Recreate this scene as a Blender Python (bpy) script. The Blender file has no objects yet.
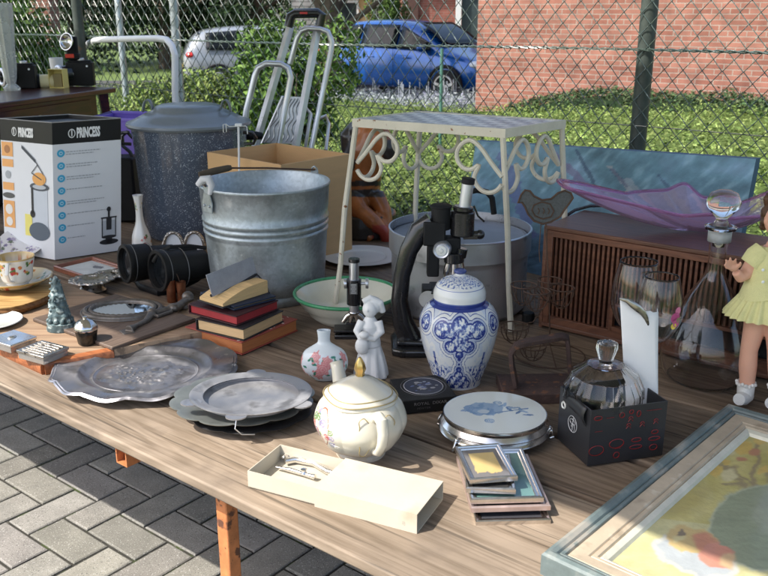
import bpy, math, random
from math import sin, cos, pi, radians, sqrt, atan2, hypot
from mathutils import Vector, Matrix, noise
random.seed(7)
D = bpy.data
C = bpy.context.scene.collection
S = bpy.context.scene

# ------------------------------------------------------------------ camera
F = 860.0; PIT = radians(17.6); CH = 1.55
cam = D.cameras.new('camera'); camo = D.objects.new('camera', cam); C.objects.link(camo)
camo.location = (0, 0, CH); camo.rotation_euler = (pi/2-PIT, 0, 0)
cam.sensor_width = 36; cam.lens = 36*F/768; cam.clip_end = 500; cam.clip_start = .05
cam.dof.use_dof = True; cam.dof.focus_distance = 1.9; cam.dof.aperture_fstop = 11
S.camera = camo
# ------------------------------------------------------------------ light
SUN = Vector((-.76, -.317, 1.0)).normalized()
w = D.worlds.new('World'); S.world = w; w.use_nodes = True
nt = w.node_tree; sky = nt.nodes.new('ShaderNodeTexSky'); sky.sky_type = 'NISHITA'; sky.sun_disc = False
sky.dust_density = 2.5; sky.ozone_density = .4; sky.sun_elevation = math.asin(SUN.z); sky.sun_rotation = atan2(SUN.x, SUN.y)
nt.links.new(sky.outputs[0], nt.nodes['Background'].inputs[0]); nt.nodes['Background'].inputs[1].default_value = .15
sl = D.lights.new('sun', 'SUN'); sl.energy = 3.4; sl.angle = radians(.53); sl.color = (1, .95, .87)
so = D.objects.new('sun', sl); C.objects.link(so); so.rotation_euler = SUN.to_track_quat('Z', 'Y').to_euler(); so.location = (-4, -2, 8)
S.view_settings.view_transform = 'Standard'; S.view_settings.look = 'None'
S.view_settings.exposure = 1.08; S.view_settings.gamma = 1
S.render.resolution_x = 1024; S.render.resolution_y = 768

# ------------------------------------------------------------------ measuring helpers (a point of the place from where it shows)
TZ = .75
Ud = Vector((-.78466, .61992, 0)); Vd = Vector((.61992, .78466, 0)); RU = atan2(-Ud.y, -Ud.x)
def uvp(u, v, z=0): return Ud*u+Vd*v+Vector((0, 0, z))
def ray(px, py):
    y = 288-py
    return Vector((px-384, F*cos(PIT)+y*sin(PIT), -F*sin(PIT)+y*cos(PIT)))
def at(px, py, z=TZ):
    d = ray(px, py); return Vector((0, 0, CH))+d*((z-CH)/d.z)
def atY(px, py, Y):
    d = ray(px, py); return Vector((0, 0, CH))+d*(Y/d.y)
def bc(px, py, r, z=TZ):
    a = at(px, py, z); h = Vector((a.x, a.y, 0)).normalized(); return a+h*r
def zat(Y, py): return atY(384, py, Y).z
def dep(p): return p.y*cos(PIT)+(CH-p.z)*sin(PIT)
def mpp(p): return dep(p)/F

def proj(p):
    d = dep(p); return 384+F*p.x/d, 288-F*(p.y*sin(PIT)+(p.z-CH)*cos(PIT))/d
def fbm(x, y, z=0, o=4): return noise.fractal(Vector((x, y, z)), 1.0, 2.0, o)

# ------------------------------------------------------------------ objects
class G:
    """collects the shapes of one mesh"""
    def __init__(s, col=(1, 1, 1)): s.v = []; s.f = []; s.c = []; s.col = col
    def add(s, vs, fs, col=None):
        n = len(s.v); s.v += [tuple(v) for v in vs]; s.f += [tuple(i+n for i in f) for f in fs]
        if col is None: col = s.col
        if isinstance(col, list): s.c += col
        else: s.c += [col]*len(vs)
        return s
    def box(s, c, d, rz=0, col=None, M=None):
        x, y, z = d[0]/2, d[1]/2, d[2]/2
        vs = [Vector((a*x, b*y, e*z)) for e in (-1, 1) for b in (-1, 1) for a in (-1, 1)]
        R = M if M is not None else Matrix.Rotation(rz, 3, 'Z')
        return s.add([R @ v+Vector(c) for v in vs], [(0, 2, 3, 1), (4, 5, 7, 6), (0, 1, 5, 4), (2, 6, 7, 3), (0, 4, 6, 2), (1, 3, 7, 5)], col)
    def prism(s, pts, z0, z1, col=None):
        n = len(pts)
        return s.add([(p[0], p[1], z0) for p in pts]+[(p[0], p[1], z1) for p in pts],
                     [tuple(range(n-1, -1, -1)), tuple(range(n, 2*n))]+[(i, (i+1) % n, n+(i+1) % n, n+i) for i in range(n)], col)
    def tube(s, pts, r, seg=8, col=None, closed=False, cap=True, flat=None):
        P = [Vector(p) for p in pts]; n = len(P)
        rr = r if isinstance(r, (list, tuple)) else [r]*n
        vs = []; prev = None
        for i in range(n):
            if closed: t = P[(i+1) % n]-P[i-1]
            else: t = P[min(i+1, n-1)]-P[max(i-1, 0)]
            if t.length < 1e-9: t = Vector((0, 0, 1))
            t.normalize()
            if prev is None:
                a = Vector((0, 0, 1)) if abs(t.z) < .9 else Vector((0, 1, 0))
                nn = t.cross(a).normalized()
            else:
                nn = prev-t*prev.dot(t)
                if nn.length < 1e-6: nn = t.orthogonal()
                nn.normalize()
            prev = nn; b = t.cross(nn)
            for k in range(seg):
                an = 2*pi*k/seg
                vs.append(P[i]+(nn*cos(an)*(flat or 1)+b*sin(an))*rr[i])
        fs = []
        m = n if closed else n-1
        for i in range(m):
            j = (i+1) % n
            for k in range(seg):
                k2 = (k+1) % seg
                fs.append((i*seg+k, i*seg+k2, j*seg+k2, j*seg+k))
        if cap and not closed:
            fs.append(tuple(range(seg-1, -1, -1))); fs.append(tuple((n-1)*seg+k for k in range(seg)))
        return s.add(vs, fs, col)
    def lathe(s, prof, seg=48, c=(0, 0, 0), col=None, M=None, rf=None, sx=1, sy=1, zf=None):
        """prof: (r, z); closed on the axis when r = 0. col may be a function of (angle, z, r)"""
        vs = []; cs = []; rings = []
        c = Vector(c)
        for (r, z) in prof:
            if r <= 1e-7:
                v = Vector((0, 0, z)); vs.append((M @ v if M else v)+c); cs.append(col(0, z, 0) if callable(col) else None); rings.append([len(vs)-1])
            else:
                ids = []
                for k in range(seg):
                    a = 2*pi*k/seg; q = r*(rf(a, r, z) if rf else 1)
                    v = Vector((q*cos(a)*sx, q*sin(a)*sy, z+(zf(a, r, z) if zf else 0)))
                    vs.append((M @ v if M else v)+c); cs.append(col(a, z, r) if callable(col) else None); ids.append(len(vs)-1)
                rings.append(ids)
        fs = []
        for A, B in zip(rings[:-1], rings[1:]):
            if len(A) == 1 and len(B) == 1: continue
            if len(A) == 1: fs += [(A[0], B[(k+1) % seg], B[k]) for k in range(seg)]
            elif len(B) == 1: fs += [(A[k], A[(k+1) % seg], B[0]) for k in range(seg)]
            else: fs += [(A[k], A[(k+1) % seg], B[(k+1) % seg], B[k]) for k in range(seg)]
        fs = [f[::-1] for f in fs] if False else fs
        return s.add(vs, fs, cs if callable(col) else col)
    def ball(s, c, r, seg=16, col=None, M=None):
        r = r if isinstance(r, (list, tuple)) else (r, r, r)
        n = max(6, seg//2); vs = []; 
        pr = [(sin(pi*i/n), -cos(pi*i/n)) for i in range(n+1)]
        SM = Matrix.Diagonal(r); 
        if M is not None: SM = M @ SM
        pr[0] = (0, -1); pr[-1] = (0, 1)
        return s.lathe(pr, seg, c, col, SM)
    def cyl(s, a, b, r, seg=24, col=None, r2=None):
        return s.tube([a, b], [r, r if r2 is None else r2], seg, col)
    def grid(s, nx, ny, fn, col=None):
        """fn(i/nx, j/ny) -> point ; col(s, t) -> colour"""
        vs = []; cs = []
        for j in range(ny+1):
            for i in range(nx+1):
                vs.append(fn(i/nx, j/ny)); cs.append(col(i/nx, j/ny) if callable(col) else None)
        fs = [(j*(nx+1)+i, j*(nx+1)+i+1, (j+1)*(nx+1)+i+1, (j+1)*(nx+1)+i) for j in range(ny) for i in range(nx)]
        return s.add(vs, fs, cs if callable(col) else col)
    def build(s, name, mat, parent=None, loc=None, rz=0, bevel=0, smooth=40, remesh=0, solid=0, seg=2, subd=0, soff=0):
        me = D.meshes.new(name); me.from_pydata(s.v, [], s.f)
        at_ = me.color_attributes.new('Col', 'FLOAT_COLOR', 'POINT')
        fl = []
        for c in s.c: fl += [c[0], c[1], c[2], 1.0]
        at_.data.foreach_set('color', fl)
        me.materials.append(mat)
        o = D.objects.new(name, me); C.objects.link(o)
        if smooth:
            me.shade_smooth()
            if smooth < 180 and not remesh: me.set_sharp_from_angle(angle=radians(smooth))
        if parent is not None: o.parent = parent
        if loc is not None: o.location = loc
        if rz: o.rotation_euler = (0, 0, rz)
        if remesh:
            m = o.modifiers.new('r', 'REMESH'); m.mode = 'VOXEL'; m.voxel_size = remesh; m.use_smooth_shade = True
            m = o.modifiers.new('s', 'SMOOTH'); m.iterations = 4; m.factor = .5
        if solid:
            m = o.modifiers.new('t', 'SOLIDIFY'); m.thickness = solid; m.offset = soff
        if bevel:
            m = o.modifiers.new('b', 'BEVEL'); m.width = bevel; m.segments = seg; m.limit_method = 'ANGLE'; m.angle_limit = radians(40)
            m.harden_normals = False
        if subd:
            m = o.modifiers.new('u', 'SUBSURF'); m.levels = subd; m.render_levels = subd
        return o
def remeshed(g, vox):
    """union of the shapes as one continuous skin"""
    me = D.meshes.new('tmp'); me.from_pydata(g.v, [], g.f); ob = D.objects.new('tmp', me); C.objects.link(ob)
    m = ob.modifiers.new('r', 'REMESH'); m.mode = 'VOXEL'; m.voxel_size = vox
    m = ob.modifiers.new('s', 'SMOOTH'); m.iterations = 4; m.factor = .5
    dg = bpy.context.evaluated_depsgraph_get(); ev = ob.evaluated_get(dg); m2 = D.meshes.new_from_object(ev)
    h = G(); h.v = [tuple(v.co) for v in m2.vertices]; h.f = [tuple(p.vertices) for p in m2.polygons]; h.c = [(1, 1, 1)]*len(h.v)
    D.objects.remove(ob); D.meshes.remove(me); D.meshes.remove(m2)
    return h
def thing(name, label, cat, loc=(0, 0, 0), rz=0, group=None):
    o = D.objects.new(name, None); C.objects.link(o); o.location = loc; o.rotation_euler = (0, 0, rz); o.empty_display_size = .05
    return tag(o, label, cat, group)
def tag(o, label, cat, group=None):
    o['label'] = label; o['category'] = cat
    if group: o['group'] = group
    return o
def kids(o): return [c for c in D.objects if c.parent == o]
def dup(root, loc, rz, label, parent=None):
    r = root.copy(); C.objects.link(r); r.location = loc; r.rotation_euler = (0, 0, rz)
    if label: r['label'] = label
    for ch in kids(root):
        c = ch.copy(); C.objects.link(c); c.parent = r
        for g in kids(ch):
            d = g.copy(); C.objects.link(d); d.parent = c
    return r
def struct(o, kind='structure'): o['kind'] = kind; return o
def text(s, size, ext=.0003, bold=0, sx=1, name=None):
    """lettering as mesh data: returns (verts, faces) in the xy plane, starting at x = 0"""
    cu = D.curves.new('lettering', 'FONT'); cu.body = s; cu.size = size; cu.extrude = ext; cu.offset = bold; cu.resolution_u = 2
    ob = D.objects.new('lettering', cu); C.objects.link(ob)
    dg = bpy.context.evaluated_depsgraph_get(); me = D.meshes.new_from_object(ob.evaluated_get(dg))
    vs = [Vector((v.co.x*sx, v.co.y, v.co.z)) for v in me.vertices]; fs = [tuple(p.vertices) for p in me.polygons]
    D.objects.remove(ob); D.curves.remove(cu); D.meshes.remove(me)
    return vs, fs
def rectpx(bl, br, tl, z):
    """a flat rectangle whose near-left, near-right and far-left corners are seen at these places, at height z"""
    A = at(*bl, z); B = at(*br, z); T = at(*tl, z)
    d = B-A; rz = atan2(d.y, d.x); n = Vector((-sin(rz), cos(rz), 0))
    return A, rz, d.length, (T-A).dot(n)
def toward(P, ang, px, z):
    """from P go horizontally (angle right of straight ahead) until it shows at column px"""
    d = Vector((sin(radians(ang)), cos(radians(ang)), 0)); k = (px-384)/F
    # x + dx t = k * ((y+dy t) cos + (CH-z) sin)
    t = (k*(P.y*cos(PIT)+(CH-z)*sin(PIT))-P.x)/(d.x-k*d.y*cos(PIT))
    return P+d*t

# ------------------------------------------------------------------ materials
MC = {}
def mat(name, base=(.8, .8, .8), rough=.5, metal=0, var=.15, ns=12, bump=0, bs=60, coat=0, trans=0, ior=1.45, spec=.5, stretch=(1, 1, 1), rvar=.1, spots=None, sss=0, detail=6, vor=0, vs_=.3):
    if name in MC: return MC[name]
    m = D.materials.new(name); m.use_nodes = True; N = m.node_tree.nodes; L = m.node_tree.links
    b = N['Principled BSDF']
    tc = N.new('ShaderNodeTexCoord'); mp = N.new('ShaderNodeMapping'); mp.inputs['Scale'].default_value = stretch
    L.new(tc.outputs['Object'], mp.inputs[0])
    n1 = N.new('ShaderNodeTexNoise'); n1.inputs['Scale'].default_value = ns; n1.inputs['Detail'].default_value = detail; n1.inputs['Roughness'].default_value = .62
    L.new(mp.outputs[0], n1.inputs[0])
    at_ = N.new('ShaderNodeAttribute'); at_.attribute_name = 'Col'
    mx = N.new('ShaderNodeMix'); mx.data_type = 'RGBA'; mx.blend_type = 'MULTIPLY'; mx.inputs[0].default_value = 1
    mx.inputs[6].default_value = (*base, 1); L.new(at_.outputs[0], mx.inputs[7])
    mr = N.new('ShaderNodeMapRange'); mr.inputs[1].default_value = .3; mr.inputs[2].default_value = .7
    mr.inputs[3].default_value = 1-var; mr.inputs[4].default_value = 1+var*.6; L.new(n1.outputs[0], mr.inputs[0])
    m2 = N.new('ShaderNodeMix'); m2.data_type = 'RGBA'; m2.blend_type = 'MULTIPLY'; m2.inputs[0].default_value = 1
    L.new(mx.outputs[2], m2.inputs[6]); L.new(mr.outputs[0], m2.inputs[7])
    out = m2.outputs[2]
    if vor:    # crystal spangle
        vo = N.new('ShaderNodeTexVoronoi'); vo.inputs['Scale'].default_value = vor; L.new(mp.outputs[0], vo.inputs[0])
        sp_ = N.new('ShaderNodeSeparateColor'); L.new(vo.outputs['Color'], sp_.inputs[0])
        rv = N.new('ShaderNodeMapRange'); rv.inputs[3].default_value = 1-vs_; rv.inputs[4].default_value = 1+vs_*.7; L.new(sp_.outputs[0], rv.inputs[0])
        mv = N.new('ShaderNodeMix'); mv.data_type = 'RGBA'; mv.blend_type = 'MULTIPLY'; mv.inputs[0].default_value = 1; L.new(out, mv.inputs[6]); L.new(rv.outputs[0], mv.inputs[7]); out = mv.outputs[2]
    if spots:   # (colour, scale, threshold, softness)
        for (sc, ss, th, sf) in spots:
            ns_ = N.new('ShaderNodeTexNoise'); ns_.inputs['Scale'].default_value = ss; ns_.inputs['Detail'].default_value = 5; L.new(mp.outputs[0], ns_.inputs[0])
            r2 = N.new('ShaderNodeMapRange'); r2.inputs[1].default_value = th; r2.inputs[2].default_value = th+sf; L.new(ns_.outputs[0], r2.inputs[0])
            m3 = N.new('ShaderNodeMix'); m3.data_type = 'RGBA'; L.new(r2.outputs[0], m3.inputs[0]); L.new(out, m3.inputs[6]); m3.inputs[7].default_value = (*sc, 1)
            out = m3.outputs[2]
    L.new(out, b.inputs['Base Color'])
    b.inputs['Metallic'].default_value = metal; b.inputs['IOR'].default_value = ior
    b.inputs['Coat Weight'].default_value = coat; b.inputs['Coat Roughness'].default_value = .08
    b.inputs['Transmission Weight'].default_value = trans; b.inputs['Specular IOR Level'].default_value = spec
    if sss: b.inputs['Subsurface Weight'].default_value = sss; b.inputs['Subsurface Radius'].default_value = (.01, .006, .004)
    rr = N.new('ShaderNodeMapRange'); rr.inputs[1].default_value = .3; rr.inputs[2].default_value = .7
    rr.inputs[3].default_value = max(0, rough-rvar*.5) ; rr.inputs[4].default_value = rough+rvar; L.new(n1.outputs[0], rr.inputs[0])
    L.new(rr.outputs[0], b.inputs['Roughness'])
    if bump:
        n2 = N.new('ShaderNodeTexNoise'); n2.inputs['Scale'].default_value = bs; n2.inputs['Detail'].default_value = 4; L.new(mp.outputs[0], n2.inputs[0])
        bp = N.new('ShaderNodeBump'); bp.inputs['Strength'].default_value = bump; bp.inputs['Distance'].default_value = .002
        L.new(n2.outputs[0], bp.inputs['Height']); L.new(bp.outputs[0], b.inputs['Normal'])
    MC[name] = m; return m
def glass(name, col=(1, 1, 1), rough=.0, ior=1.45):
    return mat(name, col, rough, trans=1, ior=ior, var=0, rvar=0)
def woodmat(name, base, dark, sc=1.0, rough=.6, gap=.5, stain=None, coat=0, per=True, bump=.5):
    m = D.materials.new(name); m.use_nodes = True; N = m.node_tree.nodes; L = m.node_tree.links; b = N['Principled BSDF']
    tc = N.new('ShaderNodeTexCoord'); oi = N.new('ShaderNodeObjectInfo')
    ad = N.new('ShaderNodeVectorMath'); ad.operation = 'ADD'; L.new(tc.outputs['Object'], ad.inputs[0])
    cb = N.new('ShaderNodeVectorMath'); cb.operation = 'SCALE'; cb.inputs[0].default_value = (17, 9, 5); L.new(oi.outputs['Random'], cb.inputs['Scale']); L.new(cb.outputs[0], ad.inputs[1])
    mp = N.new('ShaderNodeMapping'); mp.inputs['Scale'].default_value = (2.2*sc, 55*sc, 20*sc); L.new(ad.outputs[0], mp.inputs[0])
    n1 = N.new('ShaderNodeTexNoise'); n1.inputs['Scale'].default_value = 1.6; n1.inputs['Detail'].default_value = 9; n1.inputs['Roughness'].default_value = .65; n1.inputs['Distortion'].default_value = .25; L.new(mp.outputs[0], n1.inputs[0])
    # rings: cathedral figure
    mp2 = N.new('ShaderNodeMapping'); mp2.inputs['Scale'].default_value = (.75*sc, 5*sc, 5*sc); L.new(ad.outputs[0], mp2.inputs[0])
    n2 = N.new('ShaderNodeTexNoise'); n2.inputs['Scale'].default_value = 1.0; n2.inputs['Detail'].default_value = 1.5; L.new(mp2.outputs[0], n2.inputs[0])
    mm = N.new('ShaderNodeMath'); mm.operation = 'MULTIPLY'; mm.inputs[1].default_value = 170; L.new(n2.outputs[0], mm.inputs[0])
    sn = N.new('ShaderNodeMath'); sn.operation = 'SINE'; L.new(mm.outputs[0], sn.inputs[0])
    ma = N.new('ShaderNodeMath'); ma.operation = 'MULTIPLY_ADD'; ma.inputs[1].default_value = .065; L.new(sn.outputs[0], ma.inputs[0]); L.new(n1.outputs[0], ma.inputs[2])
    cr = N.new('ShaderNodeValToRGB'); cr.color_ramp.elements[0].position = .34; cr.color_ramp.elements[0].color = (*dark, 1)
    cr.color_ramp.elements[1].position = .62; cr.color_ramp.elements[1].color = (*base, 1); L.new(ma.outputs[0], cr.inputs[0])
    out = cr.outputs[0]
    # fine drying cracks along the grain
    mp3 = N.new('ShaderNodeMapping'); mp3.inputs['Scale'].default_value = (2.2*sc, 120*sc, 30*sc); L.new(ad.outputs[0], mp3.inputs[0])
    n5 = N.new('ShaderNodeTexNoise'); n5.inputs['Scale'].default_value = 1; n5.inputs['Detail'].default_value = 3; L.new(mp3.outputs[0], n5.inputs[0])
    r5 = N.new('ShaderNodeMapRange'); r5.inputs[1].default_value = .33; r5.inputs[2].default_value = .40; r5.inputs[3].default_value = .5 if sc <= 1 else 1; r5.inputs[4].default_value = 1; L.new(n5.outputs[0], r5.inputs[0])
    mc = N.new('ShaderNodeMix'); mc.data_type = 'RGBA'; mc.blend_type = 'MULTIPLY'; mc.inputs[0].default_value = 1; L.new(out, mc.inputs[6]); L.new(r5.outputs[0], mc.inputs[7]); out = mc.outputs[2]
    # blotches of weathering
    n3 = N.new('ShaderNodeTexNoise'); n3.inputs['Scale'].default_value = 4.5; n3.inputs['Detail'].default_value = 6; L.new(ad.outputs[0], n3.inputs[0])
    mr = N.new('ShaderNodeMapRange'); mr.inputs[1].default_value = .35; mr.inputs[2].default_value = .7; mr.inputs[3].default_value = .72; mr.inputs[4].default_value = 1.12; L.new(n3.outputs[0], mr.inputs[0])
    m2 = N.new('ShaderNodeMix'); m2.data_type = 'RGBA'; m2.blend_type = 'MULTIPLY'; m2.inputs[0].default_value = 1; L.new(out, m2.inputs[6]); L.new(mr.outputs[0], m2.inputs[7]); out = m2.outputs[2]
    if stain:
        n4 = N.new('ShaderNodeTexNoise'); n4.inputs['Scale'].default_value = 9; n4.inputs['Detail'].default_value = 8; L.new(ad.outputs[0], n4.inputs[0])
        r4 = N.new('ShaderNodeMapRange'); r4.inputs[1].default_value = .56; r4.inputs[2].default_value = .74; r4.inputs[4].default_value = .75; L.new(n4.outputs[0], r4.inputs[0])
        m4 = N.new('ShaderNodeMix'); m4.data_type = 'RGBA'; L.new(r4.outputs[0], m4.inputs[0]); L.new(out, m4.inputs[6]); m4.inputs[7].default_value = (*stain, 1); out = m4.outputs[2]
    at_ = N.new('ShaderNodeAttribute'); at_.attribute_name = 'Col'
    m5 = N.new('ShaderNodeMix'); m5.data_type = 'RGBA'; m5.blend_type = 'MULTIPLY'; m5.inputs[0].default_value = 1; L.new(out, m5.inputs[6]); L.new(at_.outputs[0], m5.inputs[7])
    L.new(m5.outputs[2], b.inputs['Base Color']); b.inputs['Roughness'].default_value = rough; b.inputs['Coat Weight'].default_value = coat; b.inputs['Coat Roughness'].default_value = .15
    bp = N.new('ShaderNodeBump'); bp.inputs['Strength'].default_value = bump; bp.inputs['Distance'].default_value = .0012; L.new(ma.outputs[0], bp.inputs['Height']); L.new(bp.outputs[0], b.inputs['Normal'])
    return m

M_PLANK = woodmat('weathered planks', (.32, .25, .185), (.195, .145, .10), rough=.72, stain=(.13, .1, .075))
M_PLANK2 = woodmat('grey weathered planks', (.30, .225, .16), (.165, .115, .078), rough=.75, stain=(.1, .08, .06))
M_MAHOG = woodmat('mahogany', (.10, .022, .014), (.035, .009, .006), rough=.3, coat=.4)
M_FRAMEW = woodmat('frame wood', (.30, .10, .05), (.16, .05, .025), sc=3, rough=.4, coat=.3)
M_VENEER = woodmat('radio veneer', (.19, .085, .05), (.11, .045, .028), sc=1.5, rough=.42, bump=.15)
M_TRAY = woodmat('tray wood', (.42, .29, .19), (.30, .19, .12), sc=.8, rough=.6, bump=.2)
M_TRAYE = woodmat('tray edge', (.40, .135, .05), (.22, .07, .028), sc=2, rough=.45)
M_SLAB = woodmat('live edge slab', (.60, .38, .15), (.30, .16, .05), sc=1.2, rough=.55)
M_CONC = mat('concrete paver', (.27, .26, .235), .9, var=.25, ns=9, bump=.9, bs=420, spots=[((.17, .165, .15), 7, .60, .25), ((.11, .105, .095), 170, .58, .10), ((.46, .45, .42), 210, .60, .08)])
M_JOINT = mat('joint sand', (.04, .038, .032), .95, var=.4, ns=40, bump=.6, bs=300, spots=[((.05, .07, .02), 12, .55, .1), ((.14, .13, .11), 60, .62, .06)])
M_RUSTOR = mat('orange rusty paint', (.52, .19, .07), .6, var=.3, ns=30, bump=.4, bs=90, spots=[((.12, .05, .03), 28, .6, .05), ((.2, .08, .04), 90, .63, .05)])
M_GALV = mat('galvanised zinc', (.44, .49, .52), .40, metal=.75, var=.22, ns=7, vor=120, vs_=.12, bump=.15, bs=60, rvar=.25, spots=[((.28, .32, .33), 18, .58, .18), ((.62, .66, .66), 55, .66, .08), ((.25, .2, .15), 9, .72, .05)])
M_ALU = mat('aluminium', (.66, .67, .70), .34, metal=.9, var=.12, ns=9, bump=.08, bs=70, rvar=.2)
M_ALUP = mat('pan aluminium', (.60, .61, .65), .30, metal=.85, var=.12, ns=5, bump=.05, bs=50, rvar=.2, spots=[((.36, .37, .4), 30, .6, .12)])
M_PEWTER = mat('pewter', (.31, .305, .33), .34, metal=.85, var=.2, ns=14, bump=.2, bs=60, rvar=.3, spots=[((.17, .165, .175), 16, .56, .12), ((.46, .45, .46), 40, .64, .05)])
M_PEWTL = mat('pale pewter', (.42, .42, .44), .4, metal=.75, var=.18, ns=12, bump=.2, bs=60, rvar=.3, spots=[((.24, .24, .25), 18, .57, .1)])
M_SILVER = mat('silver plate', (.74, .72, .70), .17, metal=1, var=.12, ns=20, bump=.06, bs=90, rvar=.15, spots=[((.35, .28, .22), 35, .66, .08)])
M_SILVERD = mat('tarnished silver', (.50, .47, .43), .28, metal=1, var=.35, ns=40, bump=.3, bs=120, spots=[((.1, .09, .08), 60, .58, .07)])
M_BLACKP = mat('black gloss paint', (.014, .014, .016), .25, var=.2, coat=.5)
M_BLACKM = mat('black matt', (.012, .012, .013), .6, spec=.3, var=.3, ns=30)
M_BLACKR = mat('black leatherette', (.012, .0115, .0115), .45, spec=.3, var=.2, bump=.5, bs=600)
M_ENAMW = mat('cream enamel', (.72, .70, .58), .16, var=.06, coat=.4, spots=[((.45, .42, .33), 11, .72, .04)])
M_ENAMG = mat('green enamel edge', (.06, .28, .13), .25, var=.15, spots=[((.02, .02, .02), 25, .70, .02)])
M_PORC = mat('porcelain', (.80, .79, .76), .12, var=.03, coat=.3)
M_PORCC = mat('cream porcelain', (.62, .585, .49), .16, var=.04, coat=.3)
M_BISQ = mat('white bisque', (.72, .72, .72), .35, var=.05)
M_PAINT = mat('paint on glaze', (1, 1, 1), .2, var=.15, ns=60)
M_GOLD = mat('gold', (.75, .5, .18), .25, metal=1, var=.1)
M_CARD = mat('brown cardboard', (.66, .41, .20), .8, var=.08, ns=6, bump=.15, bs=200, stretch=(1, 1, 6))
M_CARDIN = mat('inner cardboard', (.60, .40, .21), .85, var=.08)
M_WHITECARD = mat('printed white card', (.78, .79, .82), .42, var=.03)
M_PRINT = mat('printing ink', (1, 1, 1), .45, var=.05)
M_PAPER = mat('paper', (.80, .80, .82), .7, var=.04)
M_CREAMBOX = mat('cream card box', (.52, .475, .385), .6, var=.08, ns=10, bump=.15, bs=150, spots=[((.46, .39, .29), 9, .64, .12)])
M_WIREG = mat('green coated wire', (.075, .105, .09), .25, spec=.8, var=.2, spots=[((.26, .30, .28), 60, .57, .1)])
M_POSTG = mat('dark green post', (.055, .07, .062), .45, var=.3, ns=25, spots=[((.12, .06, .03), 9, .69, .04)])
M_WHITEP = mat('white powder coat', (.80, .81, .83), .3, var=.03)
M_OLDWHITE = mat('old white paint', (.68, .63, .52), .45, var=.1, ns=20, bump=.3, bs=150, spots=[((.25, .11, .05), 45, .685, .03)])
M_RUST = mat('rusty iron', (.075, .045, .038), .75, var=.4, ns=40, bump=.8, bs=150, spots=[((.18, .08, .04), 60, .58, .1)])
M_RUSTW = mat('rusted wire', (.11, .065, .045), .65, metal=.3, var=.3, ns=60)
M_LEAF = mat('leaves', (1, 1, 1), .75, var=.2, ns=6, spec=.2)
M_SOIL = mat('soil', (.05, .042, .028), .95, var=.4, ns=20, bump=.8, bs=40)
M_GRASS = mat('grass ground', (.10, .15, .035), .9, var=.4, ns=3, bump=.8, bs=60)
M_TRUNK = mat('bark', (.09, .07, .05), .9, var=.4, bump=1, bs=60)
M_GLASS = glass('clear glass', (1, 1, 1), ior=1.42)
M_CRYSTAL = glass('crystal', (1, 1, 1), ior=1.38)
M_PGLASS = mat('purple glass', (.96, .74, .95), .02, trans=.86, ior=1.48, var=0, rvar=0)
M_PGLASS2 = mat('magenta glass', (.93, .50, .82), .02, trans=.88, ior=1.48, var=0, rvar=0)
M_BLUEP = mat('blue car paint', (.004, .085, .36), .22, metal=.4, var=.05, coat=1)
M_SILVP = mat('silver car paint', (.27, .29, .31), .3, metal=.3, var=.05, coat=1)
M_CARGL = mat('car glass', (.008, .010, .012), .08, var=0, spec=.35)
M_TYRE = mat('tyre rubber', (.02, .02, .02), .8, var=.1)
M_SKIN = mat('doll vinyl', (.74, .40, .28), .42, var=.05, sss=.15)
M_DRESS = mat('yellow knit', (.74, .70, .34), .85, var=.1, ns=30, bump=.6, bs=500)
M_SOCK = mat('white knit', (.78, .76, .72), .85, var=.1, ns=60, bump=.8, bs=700)
M_HAIR = mat('brown hair', (.10, .05, .025), .55, var=.4, ns=80, stretch=(1, 1, .2), bump=.8, bs=200)
M_CANV = mat('canvas paint', (1, 1, 1), .55, var=.08, ns=40, bump=.5, bs=160)
M_LEATHB = mat('book cloth', (1, 1, 1), .55, var=.15, ns=40, bump=.3, bs=400)
M_PAGES = mat('book pages', (.62, .42, .22), .85, var=.25, ns=8, stretch=(2, 2, 120), bump=.5, bs=20)
M_COPPER = mat('aged copper', (.42, .17, .09), .38, metal=.9, var=.35, ns=50, bump=.2, bs=90)
M_BRASS = mat('pale brass', (.65, .52, .25), .35, metal=.6, var=.1)
M_PURP = mat('purple plastic', (.20, .13, .55), .4, var=.06)
M_BRONZE = mat('green bronze', (.085, .13, .14), .4, var=.45, ns=50, bump=.6, bs=150, spots=[((.40, .48, .47), 60, .54, .12)])  # pale spots put the figurine's highlights into the colour
M_ANTQ = mat('antique dark pewter', (.17, .15, .135), .4, metal=.55, var=.35, ns=60, bump=.5, bs=150)
M_MIRROR = mat('mirror', (.80, .82, .84), .04, metal=1, var=0, rvar=0)
M_CARVE = mat('varnished carving', (1, 1, 1), .35, var=.35, ns=14, bump=.5, bs=60, coat=.3)
M_FABRIC = mat('canopy canvas', (.62, .62, .60), .9, var=.05)
# ================================================================== SETTING
def sheet(name, pts, z, m, kind='structure'):
    g = G(); g.add([(p.x, p.y, z) for p in pts], [tuple(range(len(pts)))]); o = g.build(name, m, smooth=0); struct(o, kind); return o
sheet('ground', [Vector((-200, -40, 0)), Vector((200, -40, 0)), Vector((200, 260, 0)), Vector((-200, 260, 0))], -.012, M_GRASS)
sheet('paving_joints', [uvp(-5, -4), uvp(9, -4), uvp(9, 3.0), uvp(-5, 3.0)], -.006, M_JOINT)
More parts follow.
